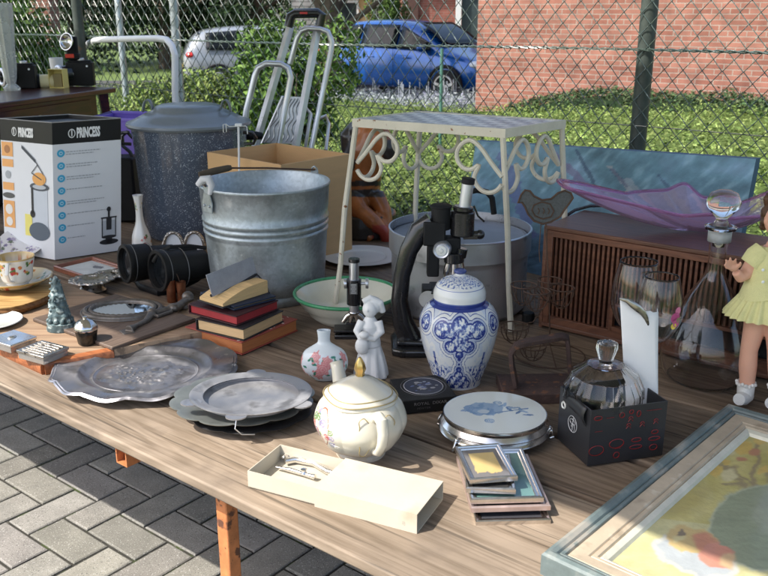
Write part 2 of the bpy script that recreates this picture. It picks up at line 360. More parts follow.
# herringbone concrete pavers, laid along the table
def pavers():
    g = G(); m = .1248; gp = .0045; b = .004
    rnd = random.Random(3)
    for j in range(-30, 15):
        for i in range(-42, 58):
            k = (i+j) % 4
            if k == 0: w_, h_ = 2, 1
            elif k == 2: w_, h_ = 1, 2
            else: continue
            u0 = 2.073+i*m; v0 = 1.14+j*m
            if v0 > 2.9 or v0 < -3 or u0 > 7 or u0 < -3: continue
            u1 = u0+w_*m; v1 = v0+h_*m; s = rnd.uniform(.74, 1.12); dz = rnd.uniform(-.0015, .0015)
            c = (s, s*rnd.uniform(.97, 1), s*rnd.uniform(.93, 1))
            jx = rnd.uniform(-.0015, .0015); jy = rnd.uniform(-.0015, .0015)
            a = [(u0+gp+jx, v0+gp+jy), (u1-gp+jx, v0+gp), (u1-gp, v1-gp+jy), (u0+gp, v1-gp)]
            t = [(u0+gp+b+jx, v0+gp+b+jy), (u1-gp-b+jx, v0+gp+b), (u1-gp-b, v1-gp-b+jy), (u0+gp+b, v1-gp-b)]
            vs = [uvp(*p, -.01) for p in a]+[uvp(*p, -.003+dz) for p in a]+[uvp(*p, dz) for p in t]
            fs = [(8, 11, 10, 9)]
            for q in range(4):
                r = (q+1) % 4; fs += [(q, 4+q, 4+r, r), (4+q, 8+q, 8+r, 4+r)]
            g.add(vs, fs, c)
    struct(g.build('pavement', M_CONC, smooth=0))
pavers()

# ------------------------------------------------------------------ leaves
def leafquads(g, n, samp, size, cols, rnd, up=.35, asp=.55):
    for _ in range(n):
        p, nrm = samp(rnd)
        s = size*rnd.uniform(.45, 1.4)
        d = Vector((rnd.gauss(0, 1), rnd.gauss(0, 1), rnd.gauss(0, 1)+up))+nrm*1.1
        d.normalize(); a = d.orthogonal().normalized(); a.rotate(Matrix.Rotation(rnd.uniform(0, 6.28), 3, d)); b = d.cross(a)
        c = cols[rnd.randrange(len(cols))]; f = rnd.uniform(.65, 1.25)*(1+.4*fbm(p.x*1.6, p.y*1.6, p.z*2, 2)); c = (c[0]*f, c[1]*f, c[2]*f)
        q = d*s*.12
        g.add([p-a*s*.5, p-b*s*asp*.4+q, p+a*s*.5, p+b*s*asp*.4+q], [(0, 1, 2, 3)], c)
GR_B = [(.14, .205, .05), (.18, .25, .065), (.24, .31, .10), (.10, .155, .04), (.065, .10, .03), (.21, .25, .08)]
GR_M = [(.06, .12, .025), (.09, .16, .035), (.13, .21, .05)]
GR_D = [(.010, .024, .008), (.018, .038, .012), (.028, .055, .018)]
GR_J = [(.035, .07, .03), (.055, .10, .04), (.08, .125, .05), (.10, .12, .06)]
def shrub(name, label, cat, loc, R, H, n, size, cols, seed, group=None, core=(.012, .022, .008), lumps=9):
    """a bush: leaves on a lumpy volume round short stems"""
    rnd = random.Random(seed); t = thing(name, label, cat, loc, 0, group)
    L_ = []
    for i in range(lumps):
        a = rnd.uniform(0, 6.28); q = rnd.uniform(.1, .72); 
        L_.append((Vector((cos(a)*q*R, sin(a)*q*R, H*rnd.uniform(.3, .78))), R*rnd.uniform(.28, .5), H*rnd.uniform(.18, .33)))
    def samp(r):
        c, rr, hh = L_[r.randrange(len(L_))]
        d = Vector((r.gauss(0, 1), r.gauss(0, 1), r.gauss(0, 1))).normalized()
        k = r.uniform(.55, 1.08)
        p = c+Vector((d.x*rr, d.y*rr, d.z*hh))*k
        if p.z < .02: p.z = r.uniform(.02, H*.4)
        return p, d
    g = G(); leafquads(g, n, samp, size, cols, rnd); g.build('crown', M_LEAF, t, smooth=0)
    g = G(core)
    for i in range(7):
        a = rnd.uniform(0, 6.28); g.tube([(0, 0, -.02), (cos(a)*R*.2, sin(a)*R*.2, H*.3), (cos(a)*R*.5, sin(a)*R*.5, H*.7)], [.02, .014, .006], 5, (1, 1, 1))
    g.build('trunk', M_TRUNK, t)
    return t
def hedge_mass(name, label, cat, u0, u1, v0, v1, hf, n, size, cols, seed, kind=None, near=0):
    """a clipped leafy mass over a field of the ground, height from hf(u, v)"""
    rnd = random.Random(seed); g = G(tuple(k*.55 for k in cols[0]))
    nx = 40; ny = 30
    g.grid(nx, ny, lambda s, t: uvp(u0+(u1-u0)*s, v0+(v1-v0)*t, max(0, hf(u0+(u1-u0)*s, v0+(v1-v0)*t)-.07)))
    for (a, b) in (((u0, v0), (u1, v0)), ((u0, v0), (u0, v1)), ((u1, v0), (u1, v1)), ((u0, v1), (u1, v1))):
        g.grid(30, 1, lambda s, t, a=a, b=b: uvp(a[0]+(b[0]-a[0])*s, a[1]+(b[1]-a[1])*s, max(0, hf(a[0]+(b[0]-a[0])*s, a[1]+(b[1]-a[1])*s)-.06)*t))
    def samp(r):
        u = r.uniform(u0, u1); 
        t = r.random(); v = v0+(v1-v0)*(t**1.5 if near else t)
        if r.random() < (.14 if near else .4):
            e = r.random()
            if e < .75: v = v0-r.uniform(-.02, .05); return uvp(u, v, hf(u, v0)*r.uniform(.05, 1)), -Vd
            u = u1 if e < .88 else u0; return uvp(u, v, hf(u, v)*r.uniform(.05, 1)), Ud*(1 if u == u1 else -1)
        return uvp(u, v, hf(u, v)+r.gauss(0, .025)), Vector((0, 0, 1.6))
    leafquads(g, n, samp, size, cols, rnd)
    o = g.build(name, M_LEAF, smooth=0)
    if kind: o['kind'] = kind; o['label'] = label; o['category'] = cat
    else: tag(o, label, cat)
    return o
# bright low ground cover beyond the fence
hedge_mass('ground_cover', 'bright green leafy ground cover filling the bed beyond the chain link fence', 'ground cover', -2, 13, 3.3, 9.68,
           lambda u, v: .41+.20*max(0, min(1, (6.3-u)/3.2))**1.3+.04*fbm(u*1.3, v*1.3), 90000, .040, GR_B, 1, 'stuff', near=1)
# dark creeping juniper at the foot of the brick wall
hedge_mass('juniper_hedge', 'low dark juniper hedge along the foot of the brick wall', 'hedge', -2.5, 5.7, 9.72, 10.5,
           lambda u, v: .65-.22*max(0, u-4.7)+.06*fbm(u*1.8, v*1.8), 14000, .055, GR_J, 2)
# silvery lavender edging in front of the blue car
rnd = random.Random(5); g = G()
def samp_l(r):
    y = r.uniform(12.6, 14.4); x = r.uniform(-1.6, 2.2)
    return Vector((x, y, .30+.06*fbm(x*3, y*3)+r.gauss(0, .05))), Vector((0, 0, .7))
leafquads(g, 16000, samp_l, .06, [(.34, .38, .38), (.42, .46, .46), (.27, .32, .30), (.30, .30, .40)], rnd, asp=.3)
for _ in range(40):
    x = rnd.uniform(-1.6, 2.2); y = rnd.uniform(12.6, 14.4); h = rnd.uniform(.42, .62); lx = rnd.gauss(0, .04)
    g.tube([(x, y, 0), (x+lx, y, h)], [.003, .008], 4, (.33, .36, .4), cap=False)
g.box((.3, 13.5, .13), (3.8, 1.8, .26), col=(.12, .14, .12))
o = g.build('lavender_edging', M_LEAF, smooth=0); struct(o, 'stuff'); o['label'] = 'silvery grey lavender edging in front of the blue car'; o['category'] = 'lavender'
# grass strip and street
M_ROAD = mat('asphalt', (.06, .06, .06), .9, var=.2, ns=30, bump=.6, bs=200)
sheet('road', [Vector((-60, 15.0, 0)), Vector((60, 15.0, 0)), Vector((60, 22, 0)), Vector((-60, 22, 0))], -.002, M_ROAD)

# shrubs
def gp(px, Y, z=0): p = atY(px, 100, Y); return Vector(((px-384)/F*(Y*cos(PIT)+(CH-z)*sin(PIT)), Y, z))
shrub('leafy_shrub', 'tall dark leafy shrub behind the aluminium hand truck, left of the blue car', 'shrub', gp(292, 8.2), .62, 1.5, 7500, .085, GR_M, 11)
shrub('leafy_shrub', 'rounded bright green bush in front of the silver car', 'shrub', gp(212, 9.2), .95, 1.06, 8000, .07, GR_B, 12)
shrub('leafy_shrub', 'wide light green bush directly behind the galvanised pole', 'shrub', gp(160, 9.0), .8, .95, 6000, .07, GR_B, 13)
shrub('leafy_shrub', 'tall dark green bush at the far left behind the old cameras', 'shrub', gp(16, 6.0), .52, 1.9, 8500, .085, GR_M, 14, lumps=14)
shrub('leafy_shrub', 'tangled dark bush behind the metal plant stand, close to the fence', 'shrub', gp(415, 3.78), .5, .74, 6000, .042, GR_J, 15)
shrub('leafy_shrub', 'shaded bush beyond the fence behind the cardboard box and hand truck', 'shrub', gp(300, 4.4), .55, .80, 5000, .05, GR_M, 16)
shrub('leafy_shrub', 'clipped dark evergreen bush beside the brick house behind the blue car', 'shrub', gp(386, 21), .55, 2.6, 4500, .09, GR_M, 17)
shrub('leafy_shrub', 'small green shrub in front of the grey stone pillar', 'shrub', gp(338, 19.5), .5, 1.35, 2500, .09, GR_B, 18)
# far dark trees
def tree(label, loc, R, H, seed, cols=GR_D, n=9000, zlo=.1):
    rnd = random.Random(seed); t = thing('garden_tree', label, 'tree', loc, 0, 'dark trees beyond the street')
    g = G(); g.tube([(0, 0, -.1), (.1, 0, H*.3), (0, .1, H*.8)], [.2, .15, .05], 8)
    for i in range(6):
        a = i*1.05; g.tube([(0, 0, H*.22+.2*i), (cos(a)*R*.7, sin(a)*R*.7, H*.4+.25*i)], [.08, .02], 6)
    g.build('trunk', M_TRUNK, t)
    L_ = [(Vector((rnd.uniform(-.8, .8)*R, rnd.uniform(-.6, .6)*R, H*rnd.uniform(zlo, .95))), R*rnd.uniform(.25, .5)) for _ in range(26)]
    def samp(r):
        c, q = L_[r.randrange(26)]; d = Vector((r.gauss(0, 1), r.gauss(0, 1), r.gauss(0, 1))).normalized(); return c+d*q*r.uniform(.4, 1.05), d
    g = G(); leafquads(g, n, samp, .2, cols, rnd, asp=.6); g.build('crown', M_LEAF, t, smooth=0)
for i, (px, Y, R, H, lb) in enumerate([(-40, 27, 3.2, 6, 'dark tree at the far left edge behind the bush'), (75, 29, 3.3, 7, 'dark dense tree behind the dark green fence post'),
        (165, 27, 3.0, 6, 'dark tree behind the galvanised pole and white rail'), (255, 30, 3.2, 7, 'dark tree above the silver car'), (330, 36, 3.2, 8, 'tree behind the stone pillar and the yellow house')]):
    tree(lb, gp(px, Y), R, H, 30+i)
for i in range(5):
    tree(['leftmost of the five far dark trees that close the view', 'far dark tree second from the left, above the old cameras', 'middle one of the five far dark trees, above the boiler', 'far dark tree fourth from the left, behind the stone pillar', 'rightmost of the five far dark trees, behind the rendered house'][i], gp(-120+i*120, 44), 4.5, 9, 50+i, n=5000)

# ------------------------------------------------------------------ brickwork
def brickmat(name, c1, c2, mortar, w_=.215, h_=.0625, mo=.0105, ax='x'):
    m = D.materials.new(name); m.use_nodes = True; N = m.node_tree.nodes; L = m.node_tree.links; b = N['Principled BSDF']
    tc = N.new('ShaderNodeTexCoord'); sp = N.new('ShaderNodeSeparateXYZ'); L.new(tc.outputs['Object'], sp.inputs[0])
    ad = N.new('ShaderNodeMath'); ad.operation = 'ADD'; L.new(sp.outputs[0], ad.inputs[0]); L.new(sp.outputs[1], ad.inputs[1])
    cb = N.new('ShaderNodeCombineXYZ'); L.new(ad.outputs[0], cb.inputs[0]); L.new(sp.outputs[2], cb.inputs[1])
    br = N.new('ShaderNodeTexBrick'); L.new(cb.outputs[0], br.inputs[0]); br.inputs['Scale'].default_value = 1
    br.inputs['Brick Width'].default_value = w_; br.inputs['Row Height'].default_value = h_; br.inputs['Mortar Size'].default_value = mo/2*1.0; br.inputs['Mortar Smooth'].default_value = .2
    br.inputs['Color1'].default_value = (*c1, 1); br.inputs['Color2'].default_value = (*c2, 1); br.inputs['Mortar'].default_value = (*mortar, 1); br.inputs['Bias'].default_value = -.1
    n = N.new('ShaderNodeTexNoise'); n.inputs['Scale'].default_value = 5; n.inputs['Detail'].default_value = 8; L.new(tc.outputs['Object'], n.inputs[0])
    mr = N.new('ShaderNodeMapRange'); mr.inputs[1].default_value = .3; mr.inputs[2].default_value = .7; mr.inputs[3].default_value = .7; mr.inputs[4].default_value = 1.2; L.new(n.outputs[0], mr.inputs[0])
    mx = N.new('ShaderNodeMix'); mx.data_type = 'RGBA'; mx.blend_type = 'MULTIPLY'; mx.inputs[0].default_value = 1; L.new(br.outputs[0], mx.inputs[6]); L.new(mr.outputs[0], mx.inputs[7])
    L.new(mx.outputs[2], b.inputs['Base Color']); b.inputs['Roughness'].default_value = .9
    bp = N.new('ShaderNodeBump'); bp.invert = True; bp.inputs['Strength'].default_value = .6; bp.inputs['Distance'].default_value = .006; L.new(br.outputs['Fac'], bp.inputs['Height']); L.new(bp.outputs[0], b.inputs['Normal'])
    return m
M_BRICK = brickmat('red brick', (.22, .085, .058), (.31, .14, .10), (.31, .265, .22))
M_BRICKD = brickmat('dark red brick', (.26, .075, .05), (.34, .11, .08), (.28, .22, .18))
M_STONE = brickmat('grey stacked stone', (.20, .19, .175), (.34, .32, .30), (.07, .065, .06), .34, .11, .02)
M_YEL = mat('yellow render', (.55, .42, .22), .9, var=.08)
M_ROOF = mat('roof tiles', (.10, .06, .05), .8, var=.3)
M_WIN = mat('window glass', (.03, .04, .045), .06, var=.1)
M_FRWH = mat('white window frame', (.75, .75, .72), .4, var=.04)
# near brick house: long wall parallel to the fence; local x runs along the wall towards the right-near side
hl = uvp(6.78, 10.7); Lw = 12.0; Dw = 7.0
t = thing('brick_house', 'red brick house with a long windowless wall beyond the hedge on the right', 'house', hl, RU)
G().box((Lw/2, Dw/2, 1.5), (Lw, Dw, 3.02)).build('wall', M_BRICK, t, smooth=0)
g = G(); g.add([(-.3, -.4, 3), (Lw+.3, -.4, 3), (Lw+.3, Dw+.3, 3), (-.3, Dw+.3, 3), (-.3, Dw/2, 5.6), (Lw+.3, Dw/2, 5.6)], [(0, 1, 5, 4), (2, 3, 4, 5), (0, 4, 3), (1, 2, 5), (3, 2, 1, 0)])
g.build('roof', M_ROOF, t, smooth=0)
G().box((Lw/2, -.38, 2.97), (Lw+.5, .1, .12)).build('gutter', M_FRWH, t, smooth=0)
# far brick house with porch, door and white post behind the blue car
hy = 24.0
def hx(px): return (px-384)/902*hy
x0 = hx(403); x1 = hx(560)
t = thing('brick_house', 'dark red brick house with a dark entrance behind the blue car', 'house', (x0, hy, 0), 0)
G().box(((x1-x0)/2, 3, 1.6), (x1-x0, 6, 3.2)).build('wall', M_BRICKD, t, smooth=0)
g = G(); g.box(((x1-x0)/2, 3, 3.5), (x1-x0+.8, 7, .5)); g.build('roof', M_ROOF, t, smooth=0)
dx = hx(462)-x0
dr = G().box((dx+.3, -.02, 1.15), (.62, .06, 2.1)).build('door', mat('dark door', (.05, .07, .07), .4), t, smooth=0)
G().box((dx+.08, -.07, 1.1), (.03, .05, .16)).build('handle', M_SILVER, dr, smooth=0)
G().box((hx(458)-x0, -.12, 1.2), (.14, .1, 2.6)).build('post', M_FRWH, t, smooth=0)
G().box((hx(410)-x0, -.08, 1.2), (.42, .1, 2.4)).build('shutter', mat('brown board', (.09, .045, .035), .6), t, smooth=0)
# yellow house left of it
hy = 30.0; x0 = hx(335); x1 = hx(372)
t = thing('rendered_house', 'pale yellow rendered house with a dark window, seen above the car roof', 'house', (x0, hy, 0), 0)
G().box(((x1-x0)/2, 2, 2), (x1-x0, 4, 4)).build('wall', M_YEL, t, smooth=0)
wf = G().box((.35, -.03, 1.45), (.75, .08, 1.0)).build('window', M_WIN, t, smooth=0)
g = G(); g.box((.35, -.06, 1.98), (.85, .1, .08)); g.box((.35, -.06, .92), (.85, .1, .08)); g.box((-.06, -.06, 1.45), (.07, .1, 1.0)); g.box((.76, -.06, 1.45), (.07, .1, 1.0)); g.build('frame', M_FRWH, wf, smooth=0)
g = G(); g.box(((x1-x0)/2, -.1, 2.2), (x1-x0+.3, .25, .14)); g.build('ledge', M_FRWH, t, smooth=0)
# stacked stone pillar and brick gate pillar
xs = gp(313, 23)
o = G().box((0, 0, 1.3), (.95, .6, 2.6)).build('stone_pillar', M_STONE, loc=xs, smooth=0); tag(o, 'grey stacked stone pillar between the dark trees and the blue car', 'pillar')
o = G().box((0, 0, 1.3), (.42, .42, 2.6)).build('brick_pillar', M_BRICK, loc=gp(53, 15), smooth=0); tag(o, 'reddish brick pillar behind the dark bush at the upper left', 'pillar')

# ------------------------------------------------------------------ cars
def car(name, label, loc, rz, paint, estate=0):
    """x forward, y left; 4 m long"""
    t = thing(name, label, 'car', loc, rz)
    Lx = 4.05
    # side outline sections: (x, belt half width, z bottom, z belt, roof z, roof half width)
    prof = [(-1.98, .62, .42, .80, .86, .55), (-1.92, .78, .28, .92, 1.00, .60), (-1.75, .83, .22, .98, 1.32, .60), (-1.45, .85, .20, .98, 1.42, .60), (-.9, .855, .20, .97, 1.475, .60),
            (-.2, .855, .20, .95, 1.49, .60), (.35, .855, .20, .93, 1.44, .59), (.75, .855, .20, .92, 1.25, .60), (1.12, .85, .20, .90, 1.00, .66), (1.5, .82, .20, .84, .89, .66), (1.82, .74, .22, .74, .78, .58), (2.0, .58, .26, .58, .66, .45), (2.06, .42, .32, .5, .55, .35)]
    rings = []
    for (x, hb, zb, zt, zr, hr) in prof:
        zm = (zb+zt)/2
        pts = [(x, 0, zb), (x, hb*.8, zb), (x, hb*.97, zb+.08), (x, hb, zm), (x, hb*.97, zt), (x, hr+(hb-hr)*.25, zt+(zr-zt)*.62), (x, hr*.86, zr-.015), (x, 0, zr)]
        rings.append(pts+[(q[0], -q[1], q[2]) for q in pts[-2:0:-1]])
    n = len(rings[0]); g = G()
    for r in rings: g.v += r; g.c += [(1, 1, 1)]*n
    for i in range(len(rings)-1):
        for k in range(n): g.f.append((i*n+k, i*n+(k+1) % n, (i+1)*n+(k+1) % n, (i+1)*n+k))
    g.f.append(tuple(range(n))); g.f.append(tuple((len(rings)-1)*n+k for k in range(n-1, -1, -1)))
    g.build('body', paint, t, smooth=50, subd=2)
    # glass strips a little proud of the cabin
    for s in (1, -1):
        g = G(); def_ = []
        P = [(-1.5, .99, 1.33), (-.75, .985, 1.385), (-.7, .985, 1.385), (.15, .965, 1.38), (.2, .96, 1.375), (.95, .95, 1.06)]
        def sd(x, z):
            zt = .96; k = (z-zt)/(1.44-zt); return s*(.835-(.835-.60)*(max(0, k)**.9)*.95+.012)
        for a, b in ((0, 1), (2, 3), (4, 5)):
            A, B = P[a], P[b]
            q = [(A[0], A[1]), (B[0], B[1]), (B[0], B[2]), (A[0], A[2])]
            def fn(s_, t_, q=q):
                x = (q[0][0]*(1-s_)+q[1][0]*s_); z = (q[0][1]*(1-s_)+q[1][1]*s_)*(1-t_)+(q[3][1]*(1-s_)+q[2][1]*s_)*t_
                return (x, sd(x, z), z)
            g.grid(6, 5, fn)
        g.build('side_window', M_CARGL, t, solid=.012)
    g = G(); g.grid(8, 6, lambda a, b: (1.12-.62*b, (a-.5)*2*(.62-.08*b), 1.035+.375*b+.012+.03*sin(pi*b))); g.build('windscreen', M_CARGL, t, solid=.01)
    g = G(); g.grid(8, 4, lambda a, b: (-1.90+.28*b, (a-.5)*2*(.58-.05*b), 1.0+.34*b)); g.build('rear_window', M_CARGL, t, solid=.012)
    for s in (1, -1):
        g = G(); g.ball((1.80, s*.60, .70), (.22, .14, .075), 14); g.build('headlight', mat('lamp lens', (.75, .78, .8), .08, coat=1), t)
        g = G(); g.ball((-1.83, s*.70, .88), (.10, .115, .075), 12); g.build('tail_light', mat('red lens', (.65, .03, .02), .15, coat=1), t)
        g = G(); g.ball((.82, s*.93, .98), (.09, .10, .07), 12); g.build('wing_mirror', paint, t)
        for x in (1.28, -1.27):
            wl = G(); wl.lathe([(.0, -.09), (.2, -.1), (.29, -.09), (.31, -.05), (.31, .05), (.29, .09), (.2, .1), (0, .09)], 28, (x, s*.76, .31), M=Matrix.Rotation(pi/2, 3, 'X'))
            wo = wl.build('wheel', M_TYRE, t)
            g = G()
            for k in range(5):
                a = 2*pi*k/5; M = Matrix.Rotation(a, 3, 'Y'); g.box(Vector((x, s*.872, .31))+M @ Vector((0, 0, .1)), (.05, .02, .2), M=M)
            g.tube([Vector((x+cos(q*pi/12)*.2, s*.87, .31+sin(q*pi/12)*.2)) for q in range(24)], .018, 6, closed=True)
            g.build('rim', M_ALU, wo)
            g = G(); g.tube([Vector((x+cos(pi*q/14)*.36, s*.835, .31+sin(pi*q/14)*.36)) for q in range(15)], [.035]*15, 6); g.build('wheel_arch', M_BLACKM, t)
    for s in (1, -1):
        g = G((.3, .3, .3))
        for x in (-.72, .98, .12): g.tube([(x+(.1 if x > .9 else 0), s*.862, .24), (x, s*.866, .5), (x, s*.862, .75), (x-.02, s*.838, .94)], .005, 4)
        g.tube([(-.72, s*.862, .25), (.2, s*.864, .25), (1.0, s*.862, .25)], .006, 4); g.build('door_seam', M_BLACKM, t)
        for x in (-.45, .42): g = G(); g.tube([(x-.08, s*.868, .80), (x, s*.885, .805), (x+.08, s*.868, .80)], .012, 6); g.build('door_handle', paint, t)
    g = G(); g.box((-2.0, 0, .62), (.02, .5, .11), col=(.75, .6, .1)); g.build('number_plate', M_PRINT, t)
    g = G(); g.box((2.03, 0, .40), (.06, .8, .12)); g.build('grille', M_BLACKM, t, bevel=.02)
    return t
tree('added tree whose crown, out of view, shades the blue car, its trunk behind the tall leafy shrub', Vector((-.95, 14.4, 0)), 1.9, 5.2, 77, cols=GR_M, n=12000, zlo=.58)  # tree added to shade the car, its crown above the view
car('parked_car', 'bright blue hatchback parked beyond the fence, facing right', Vector((.60, 17.4, 0)), radians(-38), M_BLUEP)
car('parked_car', 'silver car with a red tail light, parked behind the bushes on the left', Vector((-2.52, 20.1, -.14)), radians(14), M_SILVP)

# ------------------------------------------------------------------ chain link fence
fv = 3.05
t = thing('chain_link_fence', 'green coated chain link fence running behind the whole stall', 'fence', uvp(0, fv), RU)
g = G(); Dh = .067; Dv = .076; zz0 = .04; nr = 52
def meshwires():
    g = G()
    for i in range(-220, 50):
        x = i*Dh/2; pts = []
        for k in range(nr):
            sgn = -.25 if (k+i) % 2 else .25
            jit = .004*fbm(i*.13, k*.11)
            pts.append((x+sgn*Dh*1.03+jit, (.0022 if (k+i) % 2 else -.0022), zz0+k*Dv/2+.004*fbm(i*.1+9, k*.07)))
        g.tube(pts, .0021, 5, cap=False)
    return g
meshwires().build('mesh', M_WIREG, t)
for z, r in ((CH-.122, .0045), (CH-.392, .002), (2.0, .003)):
    g = G(); n = 240
    if r > .004:
        for ph in (0, pi):
            g.tube([(-8+9.8*k/(n*3), .0035*cos(k*1.05+ph), z+.0035*sin(k*1.05+ph)-.006*sin(k/(n*3)*pi*5)) for k in range(n*3+1)], .003, 4, cap=False)
    else: g.tube([(-8+9.8*k/n, .003, z-.008*sin(k/n*pi*5)) for k in range(n+1)], r, 5)
    g.build('tension_wire', M_WIREG, t)
def upx(px):   # u of the fence plane where column px meets it
    k = (px-384)/902
    # X = k Y ; v = .62X+.785Y = fv
    Y = fv/(.61992*k+.78466); return -.78466*k*Y+.61992*Y
for px, r, dy in ((645, .030, .035), (83, .029, -.035)):
    g = G(); g.cyl((-upx(px), dy, -.05), (-upx(px), dy, 2.1), r, 20); g.build('post', M_POSTG, t)
g = G(); x = -upx(1400); g.cyl((x, .035, -.05), (x, .035, 2.1), .03, 20); g.build('post', M_POSTG, t)
g = G(); x = -upx(167); g.cyl((x, .05, -.05), (x, .05, 2.4), .024, 20); g.build('post', M_GALV, t)
# thin posts further away
o = G().cyl((0, 0, 0), (0, 0, 2.6), .035, 12).build('thin_post', M_GALV, loc=gp(132, 9.5)); tag(o, 'thin grey post far behind the white rail', 'post')
o = G().cyl((0, 0, 0), (0, 0, 1.287), .014, 12).build('garden_stake', mat('green stake', (.07, .17, .13), .4), loc=gp(439, 7.4)); tag(o, 'short green stake in front of the blue car wheel', 'stake')
# white bent tube
pr = [atY(x, y, 5.32-.97*(x-88)/84) for x, y in ((86, 47), (89, 43), (95, 40.3), (105, 39.5), (135, 38.7), (158, 38.5), (167, 40), (172, 46), (175, 55), (175, 90), (173, 130))]
pr[-1].z = 0
o = G().tube(pr, .0165, 14).build('white_rail', M_WHITEP); tag(o, 'white bent tube rail standing behind the speckled enamel can', 'rail')

# ------------------------------------------------------------------ market canopy overhead (out of the picture, it shades the back of the stall)
t = thing('market_canopy', 'pale canvas canopy on poles over the back of the stall', 'canopy', (0, 0, 0), 0)
g = G()
def cf(s, t_):
    u = -1.8+7.4*s; v = .10+2.3*t_; return uvp(u, v, 2.3+.25*sin(pi*t_)-.02*abs(sin(s*pi*4)))
g.grid(32, 12, cf); g.build('canvas', M_FABRIC, t, solid=.003)
for u, v in ((-1.75, .1), (-1.75, 2.4), (5.6, .1), (5.6, 2.4)):
    G().cyl(uvp(u, v, 0), uvp(u, v, 2.3), .02, 12).build('pole', M_ALU, t)
# ================================================================== TABLE
t = thing('trestle_table', 'long weathered plank market table on an orange rusty trestle frame', 'table', uvp(0, 0, 0), RU)
cuts = [.871, 1.258, 1.437, 1.745, 2.05, 2.62]
for i in range(5):
    a, b = cuts[i], cuts[i+1]-.014
    g = G([(1, 1, 1), (.95, .94, .93), (.80, .79, .78), (1.0, .96, .92), (.85, .8, .78)][i]); g.box((0, 0, 0), (5.2, b-a, .022))
    g.build('plank', M_PLANK if i < 1 else M_PLANK2, t, (-1.7+.04*i, (a+b)/2, TZ-.011+(-.0025 if i % 2 else 0)), bevel=.004)
G((.10, .09, .08)).box((-1.7, 1.75, TZ-.0245), (5.1, 1.66, .004)).build('gap_shade_board', M_PLANK2, t, smooth=0)  # dark board added only so the plank gaps read as shade
for u in (1.37, 3.6, -.5):
    g = G(); e = .019
    # square tube with an open end
    o_ = .0175; n_ = .0145; y0 = .883 if u > 1 else .9; y1 = 2.35; z = TZ-.027-.0185
    ring = lambda q, y: [(-u-q, y, z-q), (-u+q, y, z-q), (-u+q, y, z+q), (-u-q, y, z+q)]
    vs = ring(o_, y0)+ring(o_, y1)+ring(n_, y0)+ring(n_, y0+.12)
    fs = []
    for k in range(4):
        r = (k+1) % 4; fs += [(k, r, 4+r, 4+k), (k, 8+k, 8+r, r), (8+k, 12+k, 12+r, 8+r)]
    fs += [(4, 5, 6, 7), (12, 15, 14, 13)]
    g.add(vs, fs); g.build('trestle_bar', M_RUSTOR, t, smooth=0)
lp = at(216, 530, .45)
for u, v in ((1.13, .945), (3.3, .945), (1.13, 2.2), (3.3, 2.2), (-.6, .95)):
    g = G(); g.box((-u, v, .36), (.030, .030, .735)); g.box((-u, v, .01), (.06, .06, .02)); g.build('leg', M_RUSTOR, t, bevel=.003)
g = G(); g.box((-1.13, 1.57, TZ-.05), (.03, 1.3, .03)); g.box((-3.3, 1.57, TZ-.05), (.03, 1.3, .03)); g.build('cross_bar', M_RUSTOR, t, smooth=0)

# ================================================================== THINGS AT THE BACK LEFT
# mahogany side table: front edge from a (left, near) to b (right, far)
zt = 1.205
A = at(-40, 108, zt); B = at(116, 87.5, zt); d = (B-A); rz = atan2(d.y, d.x); L_ = d.length
t = thing('side_table', 'low dark mahogany side table with old cameras on its top, behind the citrus press box', 'side table', (A.x, A.y, TZ), rz)
H_ = zt-TZ; W_ = .42
g = G(); g.box((L_/2, W_/2, H_-.012), (L_, W_, .024)); g.build('tabletop', M_MAHOG, t, bevel=.004)
g = G(); g.box((L_/2-.03, W_/2, H_-.09), (L_-.14, W_-.1, .13)); g.build('apron', M_MAHOG, t, bevel=.002)
g = G(); g.box((L_/2-.03, .046, H_-.09), (L_-.26, .012, .09)); dr = g.build('drawer', M_MAHOG, t, bevel=.002)
g = G(); g.ball((L_/2-.03, .028, H_-.09), .011, 12); g.build('knob', M_BRASS, dr)
for x, y in ((.05, .05), (L_-.045, .05), (.05, W_-.05), (L_-.045, W_-.05)):
    sx = .05 if x > .1 else -.05
    g = G(); g.tube([(x, y, H_-.024), (x+sx*.4, y, H_*.5), (x+sx, y, 0)], [.032, .024, .020], 4); g.build('leg', M_MAHOG, t)
g = G(); g.box((L_/2, W_/2+.03, .10), (L_-.12, W_-.12, .18)); o = g.build('dark_filler_box', M_BLACKM, loc=(A.x, A.y, TZ), rz=rz, bevel=.01); tag(o, 'black filler box added to darken the space under the mahogany side table', 'box')  # black filler added to stand in for the shade under the side table

def front(px, py, z): return at(px, py, z)
